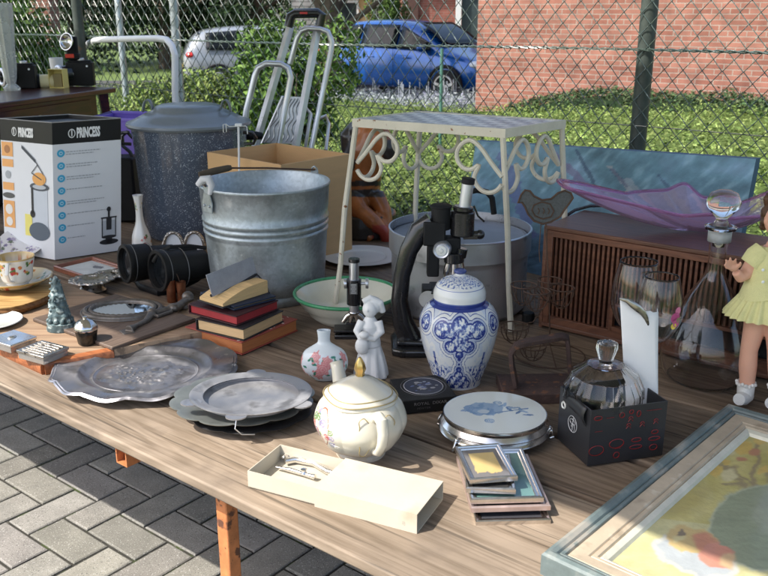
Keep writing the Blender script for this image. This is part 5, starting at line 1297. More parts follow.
# ---- enamel bowl
p = bc(352, 331, .10); s = mpp(p); zr = zat(p.y, 292)
R_ = 52.5*(p.y*cos(PIT)+(CH-zr)*sin(PIT))/F; Hb2 = zr-TZ; p.x = atY(346.5, 292, p.y).x
t = thing('enamel_bowl', 'cream enamel bowl with a green rim behind the small microscope', 'bowl', p, 0)
g = G(); g.lathe([(0, .006), (R_*.52, .004), (R_*.55, 0), (R_*.60, .004), (R_*.74, Hb2*.28), (R_*.80, Hb2*.5), (R_*.86, Hb2*.56), (R_*.955, Hb2*.93), (R_*.985, Hb2*.985), (R_*.93, Hb2*.93), (R_*.80, Hb2*.56), (R_*.70, Hb2*.3), (R_*.56, .012), (0, .010)], 96); g.build('body', M_ENAMW, t)
g = G(); g.tube([(R_*.985*cos(2*pi*q/96), R_*.985*sin(2*pi*q/96), Hb2*.985) for q in range(96)], .0050, 10, closed=True); g.build('rim', M_ENAMG, t)
# floral plate behind
p = bc(362, 271, .13); s = mpp(p); zr2 = zat(p.y, 255); R_ = 39*s
def fpl(a, z, r):
    k = r/R_
    if k > .6 and z > .02: return spray(a, k, .66, .94, 70, 31, .05, [(.18, .30, .20), (.30, .40, .30), (.35, .22, .22), (.25, .35, .25)], (1, 1, .98), r=.8)
    return (1, 1, .98)
g = G(); hz = zr2-TZ; g.lathe([(0, 0), (R_*.5, 0), (R_*.6, hz*.3), (R_*.97, hz*.93)], 80); g.lathe(dense([(R_*.97, hz*.93), (R_, hz), (R_*.9, hz*.93), (R_*.66, hz*.8), (R_*.58, hz*.6), (R_*.3, hz*.55), (.002, hz*.55)], 60), 200, col=fpl)
o = g.build('floral_plate', M_PORC, loc=p); tag(o, 'white plate with a green floral border behind the enamel bowl', 'plate')

# ---- carved brown figure behind: a seated dog-like carving
Yd = 3.2; dq = lambda x, y, dy=0: atY(x, y, Yd+dy)
o0 = Vector((dq(362, 200).x, Yd, TZ)); 
t = thing('carved_dog', 'large varnished orange brown and black carved dog sitting behind the plant stand', 'carving', o0, 0)
BR = (.40, .13, .035); BK = (.035, .028, .025)
s = (Yd*cos(PIT)+.5*sin(PIT))/F
def dogcol_apply(g): 
    n = []
    for v in g.v:
        z = v[2]; x = v[0]
        pz = TZ+z; 
        c = BR
        f = fbm(v[0]*14, v[1]*14, v[2]*14)
        py = proj(Vector((v[0]+o0.x, v[1]+o0.y, v[2]+o0.z)))[1]; px = proj(Vector((v[0]+o0.x, v[1]+o0.y, v[2]+o0.z)))[0]
        if (181 < py < 186 or 189 < py < 197) : c = BK
        elif px < 354+5*f and py < 170: c = BK
        elif v[1] > .07: c = BK
        elif px > 383 and 140 < py < 165: c = BK
        elif py > 225 and px > 372: c = (.35, .05, .03)
        else: c = tuple(k*(1+.5*f) for k in BR)
        n.append(c)
    g.c = n
def dogmesh():
    g = G(); r = lambda P: Vector(P)-o0
    # body from rump to chest, neck, head turned down to the right
    g.tube([r(dq(358, 240, .06)), r(dq(355, 215, .05)), r(dq(357, 190, .03)), r(dq(362, 165, 0)), r(dq(366, 148, -.02)), r(dq(374, 137, -.03))], [26*s, 25*s, 24*s, 21*s, 18*s, 15*s], 20)
    g.tube([r(dq(368, 135, -.02)), r(dq(380, 138, -.04)), r(dq(388, 150, -.05)), r(dq(392, 158, -.05))], [15*s, 13*s, 10*s, 7*s], 16)
    g.ball(r(dq(366, 130, 0)), (17*s, 15*s, 12*s), 20)
    g.tube([r(dq(357, 126, .02)), r(dq(348, 138, .01)), r(dq(345, 152, .01))], [8*s, 9*s, 4*s], 12)
    # folded fore legs
    g.tube([r(dq(352, 200, -.03)), r(dq(362, 212, -.08)), r(dq(374, 222, -.10)), r(dq(384, 232, -.10)), r(dq(388, 244, -.09))], [14*s, 9*s, 8*s, 6*s, 6*s], 16)
    g.tube([r(dq(375, 195, -.02)), r(dq(384, 212, -.05)), r(dq(387, 228, -.06)), r(dq(386, 246, -.05))], [10*s, 8*s, 6.5*s, 7*s], 16)
    g.tube([r(dq(345, 210, -.03)), r(dq(358, 222, -.07)), r(dq(372, 240, -.09))], [10*s, 7*s, 6*s], 14)
    return g
h = remeshed(dogmesh(), .006); dogcol_apply(h); h.build('body', M_CARVE, t, smooth=180)
g = G(BK); g.cyl((0, .02, 0), (0, .02, .09), .13, 24); g.build('plinth', M_CARVE, t, bevel=.01)
# ================================================================== RIGHT HALF OF THE TABLE
# ---- small microscope
p = bc(352, 340, .03); o0 = p.copy(); s = mpp(p); Ym = p.y
mq = lambda x, y, dy=0: atY(x, y, Ym+dy)-o0
t = thing('small_microscope', 'small black and silver toy microscope in front of the enamel bowl', 'microscope', o0, 0)
g = G(); g.box((0, .0, .006), (34*s, .055, .012)); g.build('foot', M_BLACKP, t, bevel=.003)
g = G(); g.tube([mq(366, 334, .02), mq(369, 322, .025), mq(366, 308, .02), mq(360, 300, .008)], [.008, .007, .007, .008], 8); g.build('arm', M_BLACKP, t)
g = G(); g.box(mq(350, 328.5, 0), (32*s, .05, .005)); g.box(mq(352, 323.5), (12*s, .012, .004)); g.build('stage', M_BLACKP, t, bevel=.001)
g = G(); g.cyl(mq(354, 304), mq(354, 279), 7.2*s, 28); g.cyl(mq(354, 312), mq(354, 303), 5.2*s, 24); g.build('body_tube', M_BLACKP, t, bevel=.001)
g = G(); g.cyl(mq(354, 279), mq(354, 262), 4.7*s, 28); g.build('draw_tube', M_ALU, t); g = G(); g.cyl(mq(354, 311), mq(354, 302), 5.6*s, 24); g.build('nose_tube', M_ALU, t)
g = G(); g.cyl(mq(354, 262), mq(354, 258.5), 5.6*s, 28); g.build('eyepiece', M_BLACKP, t, bevel=.001)
g = G()
for x in (345.5, 367): g.cyl(mq(x-1.5, 283.5), mq(x+1.5, 283.5), 5.0*s, 20)
g.cyl(mq(345, 283.5), mq(368, 283.5), 1.5*s, 12); g.build('focus_knob', M_ALU, t, bevel=.001)
g = G(); g.box(mq(353.5, 289, -7.6*s), (7.5*s, .001, 11*s), col=(.12, .12, .12)); 
for k in range(5): g.box(mq(353.5, 285+2*k, -7.9*s), ((5-k % 2)*s, .001, .6*s), col=(.6, .6, .6))
g.build('name_plate', M_PRINT, t, smooth=0)
g = G()
for a in (-.75, -.25, .25, .75): g.tube([mq(354, 312), mq(354+9*a, 316), mq(354+15*a, 322)], [3.0*s, 2.8*s, 2.1*s], 14)
g.ball(mq(354, 312), (6*s, 6*s, 3*s), 18); g.build('objective', M_SILVER, t)
g = G(); g.lathe([(0, 0), (5*s, 0), (5*s, .002), (0, .002)], 24, mq(346, 336, -.01), M=Matrix.Rotation(radians(40), 3, 'X')); g.build('mirror', M_SILVER, t)

# ---- white figurine of a girl
p = bc(371, 381, .03); o0 = p.copy(); s = mpp(p); Yw = p.y
fq = lambda x, y, dy=0: atY(x, y, Yw+dy)-o0
t = thing('porcelain_figurine', 'plain white porcelain figurine of a girl in a bonnet behind the teapot', 'figurine', o0, 0)
g = G(); 
g.lathe([(0, 0), (17*s, 0), (17*s, .004), (16*s, .02), (13*s, .05), (10*s, .075), (7.5*s, .09), (0, .09)], 40, rf=lambda a, r, z: 1+.07*sin(9*a)*(1 if z < .07 else 0), sy=.8)
g.tube([fq(372, 345), fq(371, 335), fq(370, 325), fq(370, 317)], [9*s, 8.5*s, 9*s, 5*s], 20)
g.ball(fq(370, 309, -.003), (7.5*s, 7.5*s, 8.5*s), 20); g.ball(fq(373, 305, .006), (9.5*s, 8*s, 9*s), 20); g.tube([fq(363, 302, -.005), fq(370, 298, 0), fq(380, 303, .0), fq(383, 312, .004)], [3*s, 3.5*s, 4*s, 3*s], 10)
g.ball(fq(367.5, 310.5, -.020), (1.3*s, 1.3*s, 1.5*s), 8)
g.tube([fq(378, 321, -.005), fq(381, 332, -.012), fq(374, 339, -.025), fq(365, 337, -.03)], [4.5*s, 4*s, 3.2*s, 2.4*s], 14)
g.tube([fq(362, 321, -.005), fq(357, 331, -.014), fq(361, 339, -.026), fq(367, 337, -.03)], [4.5*s, 4*s, 3.2*s, 2.4*s], 14)
g.ball(fq(364, 335, -.032), (5*s, 4*s, 4*s), 14); g.ball(fq(362, 346, -.025), (7*s, 5*s, 9*s), 16)
h = remeshed(g, .0015); h.build('figure', M_BISQ, t, smooth=180)

# ---- cream teapot
p = bc(366, 463, .045); o0 = p.copy(); s = mpp(p); Yt = p.y
Ht = zat(Yt, 372)-TZ      # shoulder under the lid
R_ = 45.0*(Yt*cos(PIT)+(CH-TZ-.08)*sin(PIT))/F; o0.x = atY(360.5, 420, Yt).x
Hb3 = zat(Yt+R_*.1, 396)-TZ
t = thing('teapot', 'round cream panelled teapot with gold lines and a gold finial, nearest the white box', 'teapot', o0, 0)
def oct_(a, r, z): 
    k = min(1, max(0, (r/R_-.3)/.5)); return 1+k*(.035*abs(cos(4*a))-.02)
def tcol(a, z, r):
    # flower spray on the left panel
    da = ((a-radians(212)+pi) % (2*pi)-pi)
    if abs(da) < .62 and Hb3*.25 < z < Hb3*.98:
        rr = random.Random(5); best = None
        for i in range(26):
            ca = rr.uniform(-.42, .42); cz = Hb3*rr.uniform(.36, .9); q = rr.uniform(.004, .011); c = [(.80, .25, .32), (.35, .42, .75), (.25, .42, .22), (.85, .45, .5), (.5, .45, .8)][rr.randrange(5)]
            d = hypot((da-ca)*R_, z-cz)
            if d < q and (d/q*2) % 1 < .7: best = c
        if best: return best
        if abs(hypot(da*R_/.9, (z-Hb3*.66)*.8)-R_*.33) < .0012: return (.45, .18, .12)
    return (1, 1, 1)
g = G(); prof = dense([(R_*.52, .010), (R_*.50, .016), (R_*.78, Hb3*.22), (R_*.98, Hb3*.48), (R_*1.02, Hb3*.66), (R_*.92, Hb3*.90), (R_*.78, Hb3*1.02)], 110)
g.lathe([(0, .004), (R_*.5, .004), (R_*.56, 0), (R_*.56, .006)]+prof+[(R_*.70, Hb3*1.04), (R_*.6, Hb3*.98), (0, Hb3*.95)], 240, rf=oct_, col=tcol); g.build('body', M_PORCC, t)
zl = Hb3*1.03
sq_ = lambda a, r, z: (1/(abs(cos(a-.4))**2.6+abs(sin(a-.4))**2.6)**(1/2.6))*.98 if r > .01 else 1
g = G(); Rl = R_*.80
g.lathe([(Rl*.97, zl-.004), (Rl, zl), (Rl*.98, zl+.005), (Rl*.90, zl+.010), (Rl*.62, zl+.024), (Rl*.35, zl+.036), (Rl*.14, zl+.041), (Rl*.08, zl+.044), (0, zl+.045)], 120, rf=sq_); ld = g.build('lid', M_PORCC, t)
for k_ in (.995, .86):
    g = G(); n = 120; g.tube([(Rl*k_*sq_(2*pi*q/n, 1, 0)*cos(2*pi*q/n), Rl*k_*sq_(2*pi*q/n, 1, 0)*sin(2*pi*q/n), (zl+.0065 if k_ > .9 else zl+.0125)) for q in range(n)], .0011, 6, closed=True); g.build('gold_line', mat('dull gold line', (.42, .33, .16), .4, metal=.4), ld)
g = G(); g.lathe([(0, zl+.042), (.0085, zl+.043), (.0075, zl+.048), (.0105, zl+.056), (.0085, zl+.066), (.003, zl+.078), (0, zl+.081)], 24, rf=lambda a, r, z: 1+.08*cos(6*a)); g.build('finial', M_GOLD, ld)
hd = Vector((.40, -.92, 0)).normalized()
def hp(r, z): return hd*r+Vector((0, 0, z))
g = G(); g.tube([hp(R_*.84, Hb3*.90), hp(R_*1.02, Hb3*1.0), hp(R_*1.20, Hb3*.97), hp(R_*1.28, Hb3*.80), hp(R_*1.22, Hb3*.58), hp(R_*1.06, Hb3*.38), hp(R_*.90, Hb3*.34)], [.0095, .0095, .0095, .009, .0085, .008, .009], 14, flat=1.15); g.build('handle', M_PORCC, t)
tn = Vector((-hd.y, hd.x, 0))
g = G(); 
for (aa, zc2) in ((.30, .82), (-.28, .80), (.30, .45)):
    c = hp(R_*.985, Hb3*zc2)+tn*R_*aa*-1; n = 20
    g.tube([c+tn*(.010*cos(2*pi*q/n)*(1+.25*cos(6*pi*q/n)))+Vector((0, 0, .017*sin(2*pi*q/n)))-hd*(.0025+.010*abs(aa)*1.2) for q in range(n)], .0009, 5, closed=True)
g.build('gold_scroll', mat('dull gold line', (.42, .33, .16), .4), t)
g = G(); sd_ = -hd; sp = lambda r, z: sd_*r+Vector((0, 0, z))
g.tube([sp(R_*.75, Hb3*.42), sp(R_*1.05, Hb3*.55), sp(R_*1.22, Hb3*.85), sp(R_*1.42, Hb3*1.12), sp(R_*1.50, Hb3*1.22)], [.026, .020, .0145, .0115, .0125], 18, cap=False); g.build('spout', M_PORCC, t, solid=.002)

# ---- black presentation box
A, rz, W, H = rectpx((403, 401.5), (457, 396), (391, 379), TZ+.030)
t = thing('black_gift_box', 'flat black box with an oval picture on its lid, between teapot and Delft jar', 'box', (A.x, A.y, TZ), rz)
g = G(); g.box((W/2, H/2, .015), (W, H, .030)); g.build('box', M_BLACKR, t, bevel=.0012)
g = G(); n = 40; el_ = lambda r, q, z: (W*.53+W*.36*r*cos(2*pi*q/n), H*.55+H*.36*r*sin(2*pi*q/n), z)
g.tube([el_(1, q, .0303) for q in range(n)], .0011, 5, closed=True, col=(.3, .3, .33)); g.tube([el_(1.16, q, .0303) for q in range(n)], .0004, 4, closed=True, col=(.2, .2, .22))
rr = random.Random(6)
g.add([el_(.98, q, .0304) for q in range(n)], [tuple(range(n))], (.03, .035, .06))
for k in range(36):
    a = rr.uniform(0, 6.28); q = rr.uniform(.1, .8)*n/n; c = (W*.53+W*.33*q*cos(a), H*.55+H*.33*q*sin(a)); r = rr.uniform(.002, .007); b = rr.choice([(.12, .15, .3), (.25, .28, .35), (.05, .06, .12), (.3, .3, .32)])
    g.add([(c[0]+r*cos(x), c[1]+r*.7*sin(x), .0305+k*.00002) for x in (0, 1, 2, 3, 4, 5)], [(0, 1, 2, 3, 4, 5)], b)
vs, fs = text('ROYAL  DIXAR', .012, .0001, .0001); g.add([(W*.20+v.x*.9, -.0008, .0175+v.y*.8) for v in vs], fs, (.30, .28, .27))
vs, fs = text('PEWTER', .008, .0001, 0); g.add([(W*.26+v.x, -.0008, .008+v.y*.8) for v in vs], fs, (.16, .15, .15))
g.build('printing', M_PRINT, t, smooth=0)

# ---- large microscope
p = bc(408, 357, .055); o0 = p.copy(); s = mpp(p); Ym = p.y; s = (Ym*cos(PIT)+.6*sin(PIT))/F
mq = lambda x, y, dy=0: atY(x, y, Ym+dy)-o0
t = thing('large_microscope', 'large black laboratory microscope standing behind the Delft jar', 'microscope', o0, 0)
g = G(); g.prism([(-17*s, -.05), (-8*s, -.065), (30*s, -.065), (40*s, -.03), (40*s, .09), (-12*s, .09), (-18*s, .05)], 0, .020); g.prism([(-12*s, -.035), (26*s, -.045), (30*s, -.02), (30*s, .07), (-10*s, .07)], .020, .034); g.build('foot', M_BLACKP, t, bevel=.006, seg=3)
g = G(); g.tube([mq(413, 345, .0), mq(403, 322, .0), mq(399.5, 300, .0), mq(402, 275, .0), mq(409, 250, .0), mq(420, 230, .0), mq(432, 222, .0)], [.026, .021, .017, .0165, .018, .021, .021], 14, flat=1.25); g.build('arm', M_BLACKP, t)
g = G(); g.box(mq(434, 232), (22*s, .05, 24*s)); g.box(mq(433, 254, .0), (12*s, .035, 44*s)); g.box(mq(451, 247), (18*s, .035, 22*s)); g.build('slide_housing', M_BLACKM, t, bevel=.004)
g = G(); g.cyl(mq(441, 229), mq(441, 205), 9.5*s, 32); g.lathe([(0, 0), (11*s, 0), (11.5*s, .003), (9*s, .006), (0, .006)], 32, mq(441, 207)); g.build('prism_turret', M_BLACKM, t, bevel=.002)
g = G(); g.cyl(mq(462, 235), mq(463, 211), 11.8*s, 36); g.cyl(mq(463, 211), mq(463.5, 206), 10*s, 32); g.build('head', M_BLACKP, t, bevel=.003)
g = G(); g.cyl(mq(464.5, 207), mq(468, 183), 5.9*s, 32); g.build('eyepiece_tube', M_ALU, t)
g = G(); g.cyl(mq(467.8, 184), mq(468.6, 178), 6.5*s, 32); g.build('eyepiece', M_BLACKM, t, bevel=.002)
g = G(); g.cyl(mq(464, 235.5), mq(480, 234.5), 4.2*s, 20); g.ball(mq(480, 234.5), 4.8*s, 16); g.box(mq(470, 236), (14*s, .02, 5*s)); g.tube([mq(474, 206, .02), mq(478, 216, .02), mq(484, 221.5, .0)], .0025, 8); g.build('head_lever', M_BLACKP, t)
dk = Vector((-.25, -1, .05)).normalized()
c = mq(442, 250, -.035)
g = G(); M = Vector((0, 0, 1)).rotation_difference(dk).to_matrix(); g.lathe([(0, -.02), (8.3*s, -.018), (8.5*s, .006), (7.4*s, .010), (5.8*s, .008), (5*s, .0105), (2.2*s, .0105), (1.8*s, .013), (0, .013)], 36, c, M=M, rf=lambda a, r, z: 1+(.02*cos(30*a) if r > 8*s else 0)); g.build('focus_knob', M_ALU, t)
g = G(); g.cyl(mq(454, 262, -.01), mq(454, 252, -.01), 10*s, 32); g.cyl(mq(460, 257, -.01), mq(462, 248, -.01), 6*s, 20); g.build('nosepiece', M_BLACKP, t, bevel=.002)
for a, l in ((-6, 20), (1.5, 24), (8, 18)):
    g = G(); g.tube([mq(454+a*.7, 261, -.012), mq(453+a, 261+l*.5, -.012), mq(452.5+a, 261+l*.5, -.012), mq(452+a*1.05, 261+l, -.012)], [4.0*s, 3.8*s, 3.2*s, 2.7*s], 20); g.build('objective', M_SILVER, t)
g = G(); g.box(mq(452, 288, .0), (44*s, .09, .006)); g.box(mq(427, 292, 0), (10*s, .05, .03)); g.build('stage', M_BLACKM, t, bevel=.002)
g = G(); g.lathe([(0, 0), (9*s, 0), (9*s, .003), (0, .003)], 28, mq(428, 300, -.05), M=Matrix.Rotation(radians(55), 3, 'X')); g.build('mirror', M_ALU, t)

# ---- Delft jar with lid
p = bc(453, 389, .045); o0 = p.copy(); Yj = p.y
dj = lambda z: (Yj*cos(PIT)+(CH-z)*sin(PIT))/F
Hs = zat(Yj, 301)-TZ; Rj = 39.5*dj(TZ+.15); o0.x = atY(458, 350, Yj).x; Hlid = zat(Yj, 268.5)-TZ
BL = (.035, .06, .30); BM = (.14, .20, .48); BS = (.42, .50, .72)
WJ = (.86, .88, .90)
def lobe(x, y, cs):
    """signed distance to a union of discs"""
    return min(hypot(x-cx, y-cy)-r for cx, cy, r in cs)
UP = [(0, .76, .13), (-.22, .79, .115), (.22, .79, .115), (-.12, .79, .10), (.12, .79, .10), (-.11, .60, .085), (.11, .60, .085), (0, .64, .12), (0, .50, .06), (0, .44, .03), (0, .84, .12)]
LO = [(0, .10, .12), (-.15, .07, .085), (.15, .07, .085), (0, .21, .08), (0, .30, .05), (-.08, .13, .09), (.08, .13, .09), (0, .37, .025)]
SD = [(0, .82, .10)]
def jcol(a, z, r):
    zn = z/Hs
    aa = (a+radians(93)+pi/3) % (2*pi/3)-pi/3      # three repeats round the jar, one facing the camera
    if True: x = aa*1.15*Rj/Rj*.98
    x = aa*Rj/Hs*1.0
    x *= 1.0
    u = x*1.05
    d = min(lobe(u, zn, UP), lobe(u, zn, LO))
    if abs(aa) > .75:
        d = min(d, lobe((abs(aa)-pi/3)*Rj/Hs*1.05, zn, SD))
    n1 = fbm(a*9, z*60); 
    if zn > .975: return BL
    if zn < .025: return (.7, .75, .85)
    if d < -.028:
        q = sin(u*42+3*n1)*sin(zn*40+3*n1)+.8*fbm(a*22, z*150)
        return BL if q > .45 else (BM if q > .05 else (BS if q > -.35 else WJ))
    if d < -.008: return BL
    if d < .012: return (.55, .62, .80)
    if d < .020: return BL
    if d < .05: return WJ
    if d < .058: return BM
    # landscape in the open panels
    ax = abs(abs(aa)-.52); sgn = 1 if aa > 0 else -1
    lum = fbm(a*5+3, zn*6, 1.3)
    if zn < .42 and zn > .08:
        w_ = fbm(a*16, zn*26, 4)
        if w_ > .12 and zn < .30: return BL if w_ > .3 else BM
        if w_ > .0 and zn < .34: return BS
        # a slender figure
        if abs(abs(aa)-.74) < .045+.02*sin(zn*60) and .16 < zn < .52: return BL if w_ > -.1 else BM
    elif abs(abs(aa)-.74) < .035 and zn < .50: return BM
    if lum > .22 and zn > .45: return (.72, .78, .90)
    if lum < -.25: return (.74, .80, .90)
    return WJ
t = thing('delft_jar', 'blue and white Delft ginger jar with a lid, in the middle of the table', 'jar', o0, 0)
prof = dense([(Rj*.60, 0), (Rj*.615, .010), (Rj*.70, Hs*.16), (Rj*.90, Hs*.45), (Rj*1.0, Hs*.70), (Rj*.985, Hs*.82), (Rj*.86, Hs*.93), (Rj*.66, Hs)], 230)
g = G(); g.lathe([(0, .002)]+prof+[(0, Hs)], 420, col=jcol); g.build('body', M_PORC, t, smooth=180)
def lcol(a, z, r):
    zz_ = (z-Hs)/(Hlid-Hs)
    if zz_ < .10: return BL
    if zz_ < .13 or .48 < zz_ < .50: return BM
    if zz_ > .56 and zz_ < .80: 
        q = fbm(a*10, r*260); return BM if q > .18 else (BS if q > 0 else WJ)
    if zz_ > .86: return (.06, .09, .30)
    return WJ
g = G(); h_ = Hlid-Hs; g.lathe([(0, Hs)]+dense([(Rj*.655, Hs+.0005), (Rj*.66, Hs+h_*.10), (Rj*.66, Hs+h_*.12), (Rj*.655, Hs+h_*.30), (Rj*.60, Hs+h_*.48), (Rj*.55, Hs+h_*.56), (Rj*.42, Hs+h_*.68), (Rj*.20, Hs+h_*.78), (Rj*.12, Hs+h_*.84), (Rj*.155, Hs+h_*.90), (Rj*.14, Hs+h_*.97), (.001, Hs+h_)], 130), 200, col=lcol); g.build('lid', M_PORC, t)

# ---- aluminium pot
p = bc(458, 326, .19); Yp = p.y; zr = zat(Yp, 226); R_ = 71*(Yp*cos(PIT)+(CH-zr)*sin(PIT))/F; p.x = atY(460, 226, Yp).x; Hp = zr-TZ
t = thing('aluminium_pot', 'big dull aluminium cooking pot with a recessed lid behind the microscope', 'pot', p, 0)
g = G(); g.lathe([(0, .004), (R_*.90, 0), (R_*.955, .012), (R_*.965, Hp*.66), (R_*.97, Hp*.70), (R_*1.0, Hp*.74), (R_*1.0, Hp*.98), (R_*1.012, Hp*.99), (R_*1.005, Hp), (R_*.985, Hp), (R_*.98, Hp*.8), (0, Hp*.8)], 96); g.build('body', M_ALUP, t, smooth=30)
g = G(); g.lathe([(R_*.97, Hp*.84), (R_*.96, Hp*.90), (R_*.90, Hp*.91), (R_*.86, Hp*.885), (R_*.4, Hp*.90), (0, Hp*.90)], 80); ld = g.build('lid', mat('dull lid aluminium', (.26, .265, .28), .5, metal=.5, var=.25, ns=9, bump=.1, spots=[((.22, .22, .23), 14, .58, .1)]), t)
hq_ = lambda x, y, dy=.02: atY(x, y, Yp+dy)-p
g = G(); g.tube([hq_(462, 216), hq_(463, 200), hq_(467, 192.5), hq_(477, 190), hq_(487, 192), hq_(492, 198), hq_(494, 214)], .0085, 10); g.build('handle', M_BLACKR, ld)
g = G(); g.cyl(hq_(415, 231, -.08), hq_(415, 227, -.08), .01, 10); g.build('rivet', M_ALU, ld)

# ---- metal plant stand table
zt2 = 1.287
Fc = at(505.5, 129, zt2); Lc = at(352, 118.5, zt2); Rc = at(577, 121, zt2); d1 = Lc-Fc; d2 = Rc-Fc
# make it a true rectangle: keep the long side, square the short one
l1 = d1.length; n1 = d1.normalized(); n2 = Vector((n1.y, -n1.x, 0)); n2 = n2 if n2.dot(d2) > 0 else -n2; l2 = d2.length
n2 = (n2*.35+d2.normalized()*.65).normalized()
t = thing('plant_stand', 'old cream painted metal side table with heart scrolls and a chequered mosaic top', 'side table', (Fc.x, Fc.y, TZ), 0)
Hh = zt2-TZ; thk = .022
cor = [Vector((0, 0, 0)), n1*l1, n1*l1+n2*l2, n2*l2]
cen = (cor[0]+cor[2])/2
def loc4(s_, t_, z): return n1*l1*s_+n2*l2*t_+Vector((0, 0, z))
g = G()
for i in range(4):
    P, Q = cor[i], cor[(i+1) % 4]; n = (cen-(P+Q)/2).normalized(); d = (Q-P).normalized()
    vs = [P, Q, Q+n*.012-d*.012, P+n*.012+d*.012]; g.add([v+Vector((0, 0, Hh-thk)) for v in vs]+[v+Vector((0, 0, Hh)) for v in vs], [(3, 2, 1, 0), (4, 5, 6, 7), (0, 1, 5, 4), (2, 3, 7, 6)])
g.build('rim', M_OLDWHITE, t, smooth=0)
g = G(); nx, ny = 12, 8
for i in range(nx):
    for j in range(ny):
        a0 = .022+.956*i/nx; a1 = .022+.956*(i+.96)/nx; b0 = .035+.93*j/ny; b1 = .035+.93*(j+.96)/ny
        c = (.86, .85, .83) if (i+j) % 2 else (.42, .42, .46)
        g.add([loc4(a0, b0, Hh-.002), loc4(a1, b0, Hh-.002), loc4(a1, b1, Hh-.002), loc4(a0, b1, Hh-.002)], [(0, 1, 2, 3)], c)
g.build('mosaic_tiles', mat('glazed tile', (1, 1, 1), .3, var=.12, ns=80), t, smooth=0)
g = G((.6, .58, .5)); g.add([loc4(.01, .01, Hh-.004), loc4(.99, .01, Hh-.004), loc4(.99, .99, Hh-.004), loc4(.01, .99, Hh-.004)]+[loc4(.01, .01, Hh-.008), loc4(.99, .01, Hh-.008), loc4(.99, .99, Hh-.008), loc4(.01, .99, Hh-.008)], [(0, 1, 2, 3), (7, 6, 5, 4)]); g.build('tile_bed', M_OLDWHITE, t, smooth=0)
feet = [(511, 326), (338, 300), None, None]
ft = [at(512, 324)-Fc, None, None, None]
for i in range(4):
    o_ = (cor[i]-cen).normalized()
    foot = cor[i]+o_*(.03 if i != 1 else .055); foot.z = .004
    if i == 0: foot = at(511, 332)-Fc; foot.z = .004
    top = cor[i]-o_*.010; top.z = Hh-thk+.002
    mid = top.lerp(foot, .45)+o_*.004; mid2 = top.lerp(foot, .75)-o_*.002
    g = G(); g.tube([top, mid, mid2, foot], [.0075, .0078, .0072, .0085], 8); g.build('leg', M_OLDWHITE, t)
SC = [(.003, .115), (.015, .130), (.035, .138), (.056, .134), (.072, .120), (.078, .10), (.066, .071), (.085, .083), (.107, .082), (.124, .066), (.128, .045), (.118, .025), (.100, .012), (.082, .013), (.060, .030), (.035, .060), (.003, .095)]
SC = dense([(a, b) for a, b in SC], 64)
for i in range(4):
    for j in (1, -1):
        P = cor[i]; Q = cor[(i+j) % 4]; d = (Q-P).normalized(); L_ = (Q-P).length; inw = (cen-(P+Q)/2).normalized()*.008
        k = 1.0 if L_ > .38 else .86
        o_ = (cor[i]-cen).normalized()
        g = G(); g.tube([P+inw+d*(a*k+.006)+Vector((0, 0, Hh-thk-.002-b*1.0)) for a, b in SC], .0060, 8); g.build('scroll', M_OLDWHITE, t)

# ---- wire egg stand with a chicken
Yw = 1.92
wq0 = at(566, 372); o0 = Vector((wq0.x, wq0.y, TZ)); Yw = o0.y+.1
wq = lambda x, y, dy=0: atY(x, y, Yw+dy)-o0
t = thing('wire_egg_stand', 'rusty wire egg stand topped with a flat metal hen, left of the radio', 'egg stand', o0, 0)
# hen: flat sheet with wire outline, real sheet metal
hen = [(518, 203), (521, 195), (525, 190), (530, 191), (534, 196), (542, 200), (551, 199), (558, 193), (565, 190.5), (571, 193), (573, 198), (569, 204), (565, 209), (560, 217), (551, 222), (543, 224), (534, 221), (528, 214), (525, 207), (522, 202.5)]
g = G(); P = [wq(x, y, .0) for x, y in hen]; n = len(P)
g.tube(P, .0024, 6, closed=True); g.tube([wq(*v) for v in ((532, 210), (534, 205), (542, 202), (550, 204), (554, 211), (551, 217), (543, 219), (535, 216))], .0018, 6, closed=True)
for x in (538, 543, 548): g.tube([wq(x, 208, -.002), wq(x+1.5, 211, -.002), wq(x, 214, -.002)], .0012, 5)
g.build('hen_outline', M_RUSTW, t)
g = G(); g.add([v+Vector((0, .001, 0)) for v in P]+[v+Vector((0, .0025, 0)) for v in P], [tuple(range(n)), tuple(range(2*n-1, n-1, -1))]); g.build('hen_sheet', mat('wire gauze', (.11, .115, .12), .5, metal=.4, var=.3, ns=200), t, smooth=0)
g = G(); g.tube([wq(546, 224), wq(547, 255), wq(549, 290), wq(550, 345)], .0018, 6); g.tube([wq(541, 223), wq(539, 250), wq(540, 262)], .0012, 5); g.build('stem', M_RUSTW, t)
def basket(cx, cy, rx, dpt, dy):
    c = wq(cx, cy, dy); s = dep(c+o0)/F; R = rx*s; g = G(); n = 28
    g.tube([c+Vector((R*cos(2*pi*q/n), R*sin(2*pi*q/n), 0)) for q in range(n)], .0016, 6, closed=True)
    g.tube([c+Vector((R*.35*cos(2*pi*q/n), R*.35*sin(2*pi*q/n), -dpt*s)) for q in range(n)], .0013, 6, closed=True)
    for q in range(8):
        a = 2*pi*q/8; g.tube([c+Vector((R*k*cos(a), R*k*sin(a), -z*s)) for k, z in ((1, 0), (.95, dpt*.4), (.7, dpt*.8), (.35, dpt))], .0012, 5)
    g.build('egg_cup', M_RUSTW, t)
basket(524, 285, 13, 20, .0); basket(550, 280, 12, 16, .08); basket(537, 291, 13, 20, -.04); basket(562, 288, 12.5, 20, .03); basket(515, 326, 14, 17, -.03); basket(533, 346, 13, 14, -.07)
g = G(); g.tube([wq(537, 291, -.04), wq(545, 300, -.02), wq(549, 302, 0), wq(562, 300, .02), wq(573, 290, .02)], .0014, 5); g.tube([wq(524, 285, 0), wq(536, 298, 0), wq(549, 302, 0), wq(550, 281, .08)], .0014, 5)
zb_ = -o0.z+TZ+.003
